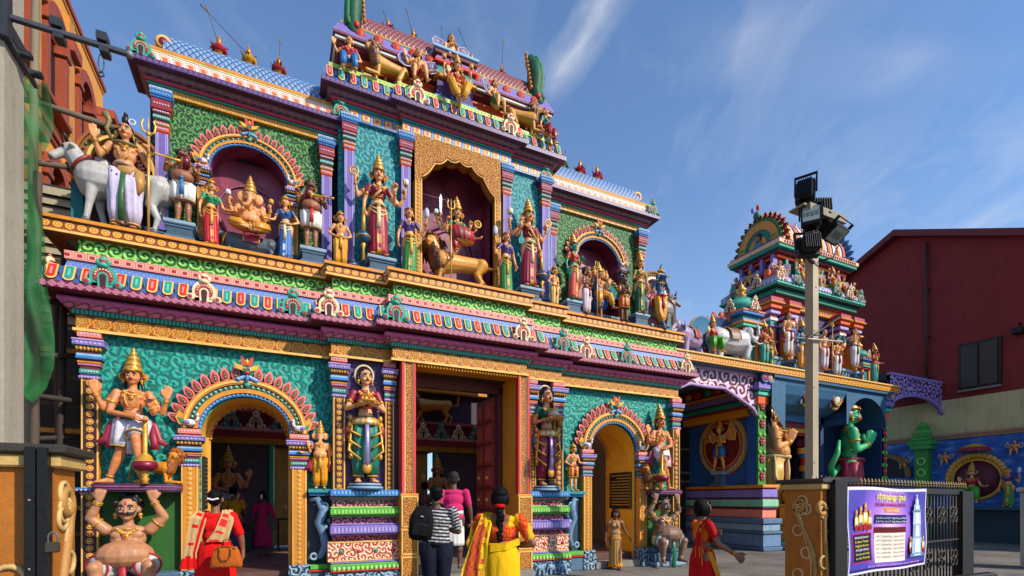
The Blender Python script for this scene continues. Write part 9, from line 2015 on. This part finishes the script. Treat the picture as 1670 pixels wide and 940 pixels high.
def it_yel(t, H, K, T, hp, jew, S):
 m_ = MB()
 def cf(q, s):
  if s < .12 or s > .88: return hx('#e8c020')
  if q > .45 and s > .3: k = int(q*30)+int(s*7); return (hx('#c85a20'), hx('#bc4c24'), hx('#c4642a'), hx('#b04430'))[k % 4]
  k = (int(q*34)*3+int(s*9)*5) % 7; return (hx('#c8543a'), YS, hx('#a8942a'), YS, YS, hx('#d08a20'), YS)[k]
 ribbon(m_, [H_(H, p) for p in ((.05, -.09, .70), (.075, -.02, .82), (.085, .075, .77), (.125, .10, .64), (.155, .11, .48), (.175, .12, .28))], [H_(H, p) for p in ((.03, 0, 0), (.03, .01, 0), (.035, .0, .02), (.05, .0, .01), (.075, .0, 0), (.10, .0, 0))], cf, 60, 14, .012)
 ribbon(m_, [H_(H, p) for p in ((.12, .02, .60), (.06, .098, .60), (-.04, .10, .615), (-.125, .03, .64), (-.10, -.07, .66))], [H_(H, p) for p in ((0, 0, .022), (0, .0, .022), (0, .0, .024), (0, 0, .022), (0, 0, .02))], lambda q, s: hx('#d8981c') if s > .8 else YS, 40, 6, .004)
 m_.build('pallu', CLOTH, t)
 m_ = MB(); m_.ring(K(T(0, .068, .862)), (0, 0, 1), .022*H, .012*H, hx('#c8101c'), 14, 8); m_.build('hair_tie', CLOTH, t)
def sari_creases(co, col): return col
figure('person', 'woman in yellow sari and orange blouse with a long plait, seen from behind', 'person', (2.15, 4.85, 0), PI-.42, 1.67, dict(PP, fem=True, stout=1.25, fat=1.3, skin=SK1, hair='braid', top=ORG, topl=.64, sleeve=.72, tw=1.06, topfn=blouse_y, lower='skirt', wtop=.63, lc=YS, bc=hx('#d89a10'), rx=.118, ry=.102, flare=1.12, rip=.045, hem=.02, vox=.008,
arms=[arm(1, 'front', e=(.175, .0, .61), w=(.10, -.13, .60)), arm(-1, 'front', e=(-.205, .03, .625), w=(-.10, -.12, .60))], items=it_yel), 'people in front of the gateway')
GP = lambda co, col: np.where((np.sin(co[:, 2]*260+np.sin(co[:, 0]*60)*2.0) > 0)[:, None], A_(*hx('#8a8478')), A_(*hx('#c88a3c')))
def it_girl(t, H, K, T, hp, jew, S):
 m_ = MB(); loft(m_, [(0, 0, .53*H, .085*H, .07*H), (0, 0, .50*H, .11*H, .09*H)], 32, lambda q, a: hx('#e8920c'), .06, 12); loft(m_, [(0, 0, .10*H, .112*H, .092*H), (0, 0, .045*H, .118*H, .10*H)], 32, lambda q, a: hx('#e8920c'), .06, 12); m_.build('frills', CLOTH, t)
figure('person', 'young girl with bobbed hair in grey and gold dress leaving the right arch', 'person', (6.66, 8.85, 0.0), -.5, 1.32, dict(PP, fem=True, skin=SK2, hair='bob', top=hx('#9a8a70'), topl=.55, sleeve=.1, topfn=GP, lower='skirt', lc=hx('#b08a50'), bc=hx('#e8920c'), rx=.085, ry=.075, hem=.06, flare=1.25, rip=.08, hs=1.12, vox=.009,
arms=[arm(-1, 'down', e=(-.15, .0, .62), w=(-.165, -.03, .49)), arm(1, 'down', e=(.155, .0, .63), w=(.215, -.05, .54), d=(.5, -.3, -.8))], legs=[((-.045, -.03, .28), (-.05, .03, .045), (-.1, -1, 0)), ((.05, -.05, .28), (.05, -.06, .045), (.1, -1, 0))], items=it_girl, pitch=.1), 'people in front of the gateway')
RS = hx('#c01018')
def blouse_r(co, col):
 out = np.tile(A_(*hx('#b0101c')), (len(co), 1)); bk = (co[:, 1] > .0)&(np.abs(co[:, 0]) < .1)&(co[:, 2] > .60); out[bk] = hx('#d87a18'); return out
def it_rw(t, H, K, T, hp, jew, S):
 m_ = MB()
 cf = lambda q, s: hx('#d8881c') if (s < .12 or s > .88) else (hx('#d8a03c') if (int(q*14) % 3 == 0 and int(s*6) % 3 == 1) else RS)
 ribbon(m_, [H_(H, p) for p in ((.09, -.06, .62), (.02, -.10, .66), (-.05, -.085, .74), (-.075, .0, .825), (-.08, .07, .75), (-.085, .085, .62), (-.09, .09, .46))], [H_(H, p) for p in ((0, 0, .05), (.0, 0, .05), (.03, 0, .03), (.035, .0, 0), (.04, .0, 0), (.045, .01, 0), (.05, .01, 0))], cf, 60, 8, .006)
 ribbon(m_, [H_(H, p) for p in ((-.11, .0, .56), (-.135, -.05, .40), (-.13, -.10, .22), (-.10, -.14, .04))], [H_(H, p) for p in ((0, .02, 0), (0, .022, 0), (0, .022, 0), (0, .022, 0))], lambda q, s: hx('#d8881c'), 30, 3, .003)
 m_.build('pallu', CLOTH, t)
 m_ = MB()
 for sd, (shp, el, wr) in enumerate(jew):
  for k in (.82, .88): m_.ring(tuple((el+(wr-el)*k)*H), wr-el, .0195*H, .0035*H, METG, 14, 5)
 m_.ball(K(hp(-.055, 0, -.036)), .007*H, METG, 8, 6); m_.build('bangles', GILT, t)
figure('person', 'woman in red and gold sari with shoulder-length hair walking towards the right', 'person', (4.86, 4.67, 0), 1.28, 1.54, dict(PP, fem=True, stout=1.12, fat=1.15, skin=SK1, hair='bob', top=hx('#b0101c'), topl=.64, sleeve=.55, topfn=blouse_r, lower='skirt', lc=RS, bc=hx('#d8881c'), rx=.105, ry=.09, flare=1.3, rip=.06, hem=.03, spots=True, vox=.0085,
arms=[arm(-1, 'down', e=(-.155, -.05, .625), w=(-.165, -.19, .545), d=(0, -.75, -.6)), arm(1, 'front', e=(.15, -.02, .64), w=(.10, -.15, .685), m='grip')], legs=[((-.05, -.08, .29), (-.055, -.10, .045), (0, -1, 0)), ((.05, .02, .28), (.055, .12, .06), (0, -1, -.2))], items=it_rw), 'people in front of the gateway')
def long_hair(t, H, K, T, hp, jew, S):
 m_ = MB(); m_.ball(K(hp(0, .075, -.02)), (.022*H, .012*H, .04*H), WHT, 8, 6); m_.build('jasmine', CLOTH, t)
figure('person', 'girl in pink dress with white hem standing deep inside the left arch', 'person', (-.25, 11.9, .30), PI-.3, 1.42, dict(PP, fem=True, skin=SK2, hair='back', top=hx('#c02a6a'), topl=.5, sleeve=1.5, lower='skirt', lc=hx('#c02a6a'), bc=hx('#d8d0c8'), hem=.16, flare=1.35, rip=.06, vox=.014, arms=[arm(-1, 'down'), arm(1, 'down')], items=long_hair), 'worshippers inside the hall')
figure('person', 'woman in mustard and blue clothes standing in the shadow inside the left arch', 'person', (-.75, 11.2, .30), PI-.2, 1.5, dict(PP, fem=True, skin=SK2, hair='bun', top=hx('#b8861c'), topl=.6, sleeve=.5, lower='skirt', lc=hx('#3a4a78'), bc=hx('#c8a040'), hem=.05, rip=.06, vox=.014, arms=[arm(-1, 'front'), arm(1, 'front')], items=long_hair), 'worshippers inside the hall')
figure('person', 'bare-shouldered man in white dhoti standing in the shadow behind the main door', 'person', (3.35, 12.2, .32), PI, 1.66, dict(PP, skin=SK2, hair='short', lower='dhoti', lc=WHT, bc=WHT, vox=.014, arms=[arm(-1, 'front'), arm(1, 'front')]), 'worshippers inside the hall')
# ---- camera, sun and sky
cam = bpy.data.cameras.new('camera'); co = bpy.data.objects.new('camera', cam); COLL.objects.link(co)
cam.sensor_width = 36; cam.lens = 815/1670*36; cam.shift_y = (816-470)/1670; cam.clip_end = 2000; cam.clip_start = .05
co.location = (0, 0, 1.5); co.rotation_euler = (PI/2, 0, -math.radians(25.28))
SC.camera = co
EL, AZ = math.radians(35), math.radians(37)     # sun behind the viewer's right shoulder
to_sun = Vector((math.sin(AZ)*math.cos(EL), -math.cos(AZ)*math.cos(EL), math.sin(EL)))
su = bpy.data.lights.new('sun', 'SUN'); su.energy = 5.0; su.angle = math.radians(.5); su.color = (1.0, .92, .79)
so = bpy.data.objects.new('sun', su); COLL.objects.link(so); so.rotation_euler = to_sun.to_track_quat('Z', 'Y').to_euler(); so.location = (8, -8, 12)
w = bpy.data.worlds.new('World'); SC.world = w; w.use_nodes = True; nt = w.node_tree; nt.nodes.clear(); n = N(nt)
out = nt.nodes.new('ShaderNodeOutputWorld'); bg = nt.nodes.new('ShaderNodeBackground'); nt.links.new(bg.outputs[0], out.inputs[0])
sky = nt.nodes.new('ShaderNodeTexSky'); sky.sky_type = 'NISHITA'; sky.sun_disc = False
sky.sun_elevation = EL; sky.sun_rotation = math.atan2(to_sun.x, to_sun.y); sky.air_density = 1.0; sky.dust_density = .6; sky.ozone_density = 2.2; sky.altitude = 50
d = nt.nodes.new('ShaderNodeTexCoord').outputs['Generated']
x, y, z = n.xyz(d)
zz = n.m('ADD', n.m('MAXIMUM', z, .02), .12)
px, py = n.m('DIVIDE', x, zz), n.m('DIVIDE', y, zz)
# wispy cirrus drawn out along one wind direction
ca, sa = math.cos(math.radians(64)), math.sin(math.radians(64))
al = n.m('ADD', n.m('MULTIPLY', px, ca), n.m('MULTIPLY', py, sa)); ac = n.m('SUBTRACT', n.m('MULTIPLY', px, sa), n.m('MULTIPLY', py, ca))
v = n.comb(n.m('MULTIPLY', al, 1.0), n.m('MULTIPLY', ac, 2.0), 3.1)
wn = nt.nodes.new('ShaderNodeTexNoise'); n.put(wn.inputs['Vector'], v); wn.inputs['Scale'].default_value = 1.3; wn.inputs['Detail'].default_value = 3
va = n.node('ShaderNodeVectorMath', operation='MULTIPLY_ADD'); n.put(va.inputs[0], wn.outputs[1]); va.inputs[1].default_value = (.9, .9, 0); n.put(va.inputs[2], v)
c1 = n.noise(va.outputs[0], 1.6, 9, .62); c2 = n.noise(v, .5, 3, .5)
# broad cirrus, and one bright drawn-out streak high up
cl = n.m('MULTIPLY', n.ramp(c1, [(.48, (0, 0, 0)), (.62, (.25,)*3), (.82, (.9,)*3)]), n.ramp(c2, [(.36, (.08,)*3), (.6, (1, 1, 1))]))
def streak(ax, ay, bx, by, wd, k):
 L = math.hypot(bx-ax, by-ay); ux, uy = (bx-ax)/L, (by-ay)/L
 wob = n.m('MULTIPLY', n.m('SUBTRACT', c1, .5), .10)
 qx = n.m('SUBTRACT', px, ax); qy = n.m('SUBTRACT', py, ay)
 s_ = n.m('DIVIDE', n.m('ADD', n.m('MULTIPLY', qx, ux), n.m('MULTIPLY', qy, uy)), L); t_ = n.m('ADD', n.m('SUBTRACT', n.m('MULTIPLY', qx, uy), n.m('MULTIPLY', qy, ux)), wob)
 a_ = n.ramp(n.m('ABSOLUTE', n.m('DIVIDE', t_, wd)), [(0, (1, 1, 1)), (.4, (.4,)*3), (1, (0, 0, 0))]); b_ = n.ramp(s_, [(0, (0, 0, 0)), (.3, (1, 1, 1)), (.7, (.7,)*3), (1, (0, 0, 0))])
 return n.m('MULTIPLY', n.m('MULTIPLY', n.m('MULTIPLY', a_, b_), k), n.ramp(n.noise(n.comb(n.m('MULTIPLY', px, 9), n.m('MULTIPLY', py, 3)), 1.5, 5), [(.3, (.25,)*3), (.65, (1, 1, 1))]))
for q in ((.515, .64, .50, .93, .05, 1.4), (.74, .58, .84, .74, .16, .3), (1.05, .48, 1.12, .62, .2, .22)): cl = n.m('ADD', cl, streak(*q))
cl = n.m('MINIMUM', cl, 1.0)
hz = n.ramp(z, [(0.0, (.5,)*3), (.3, (.3,)*3), (.5, (.12,)*3), (.8, (.06,)*3)])
base = n.mix(1.0, sky.outputs[0], (.80, 1.08, 1.36), 'MULTIPLY')
base = n.mix(hz, base, (3.6, 4.6, 6.0))
c = n.mix(n.m('MULTIPLY', cl, .85), base, (5.6, 5.8, 6.1))
n.put(bg.inputs[0], c); bg.inputs[1].default_value = .15
SC.view_settings.view_transform = 'Standard'; SC.view_settings.look = 'None'; SC.view_settings.exposure = 0
for o in bpy.data.objects:
 if '_w' in o: del o['_w']
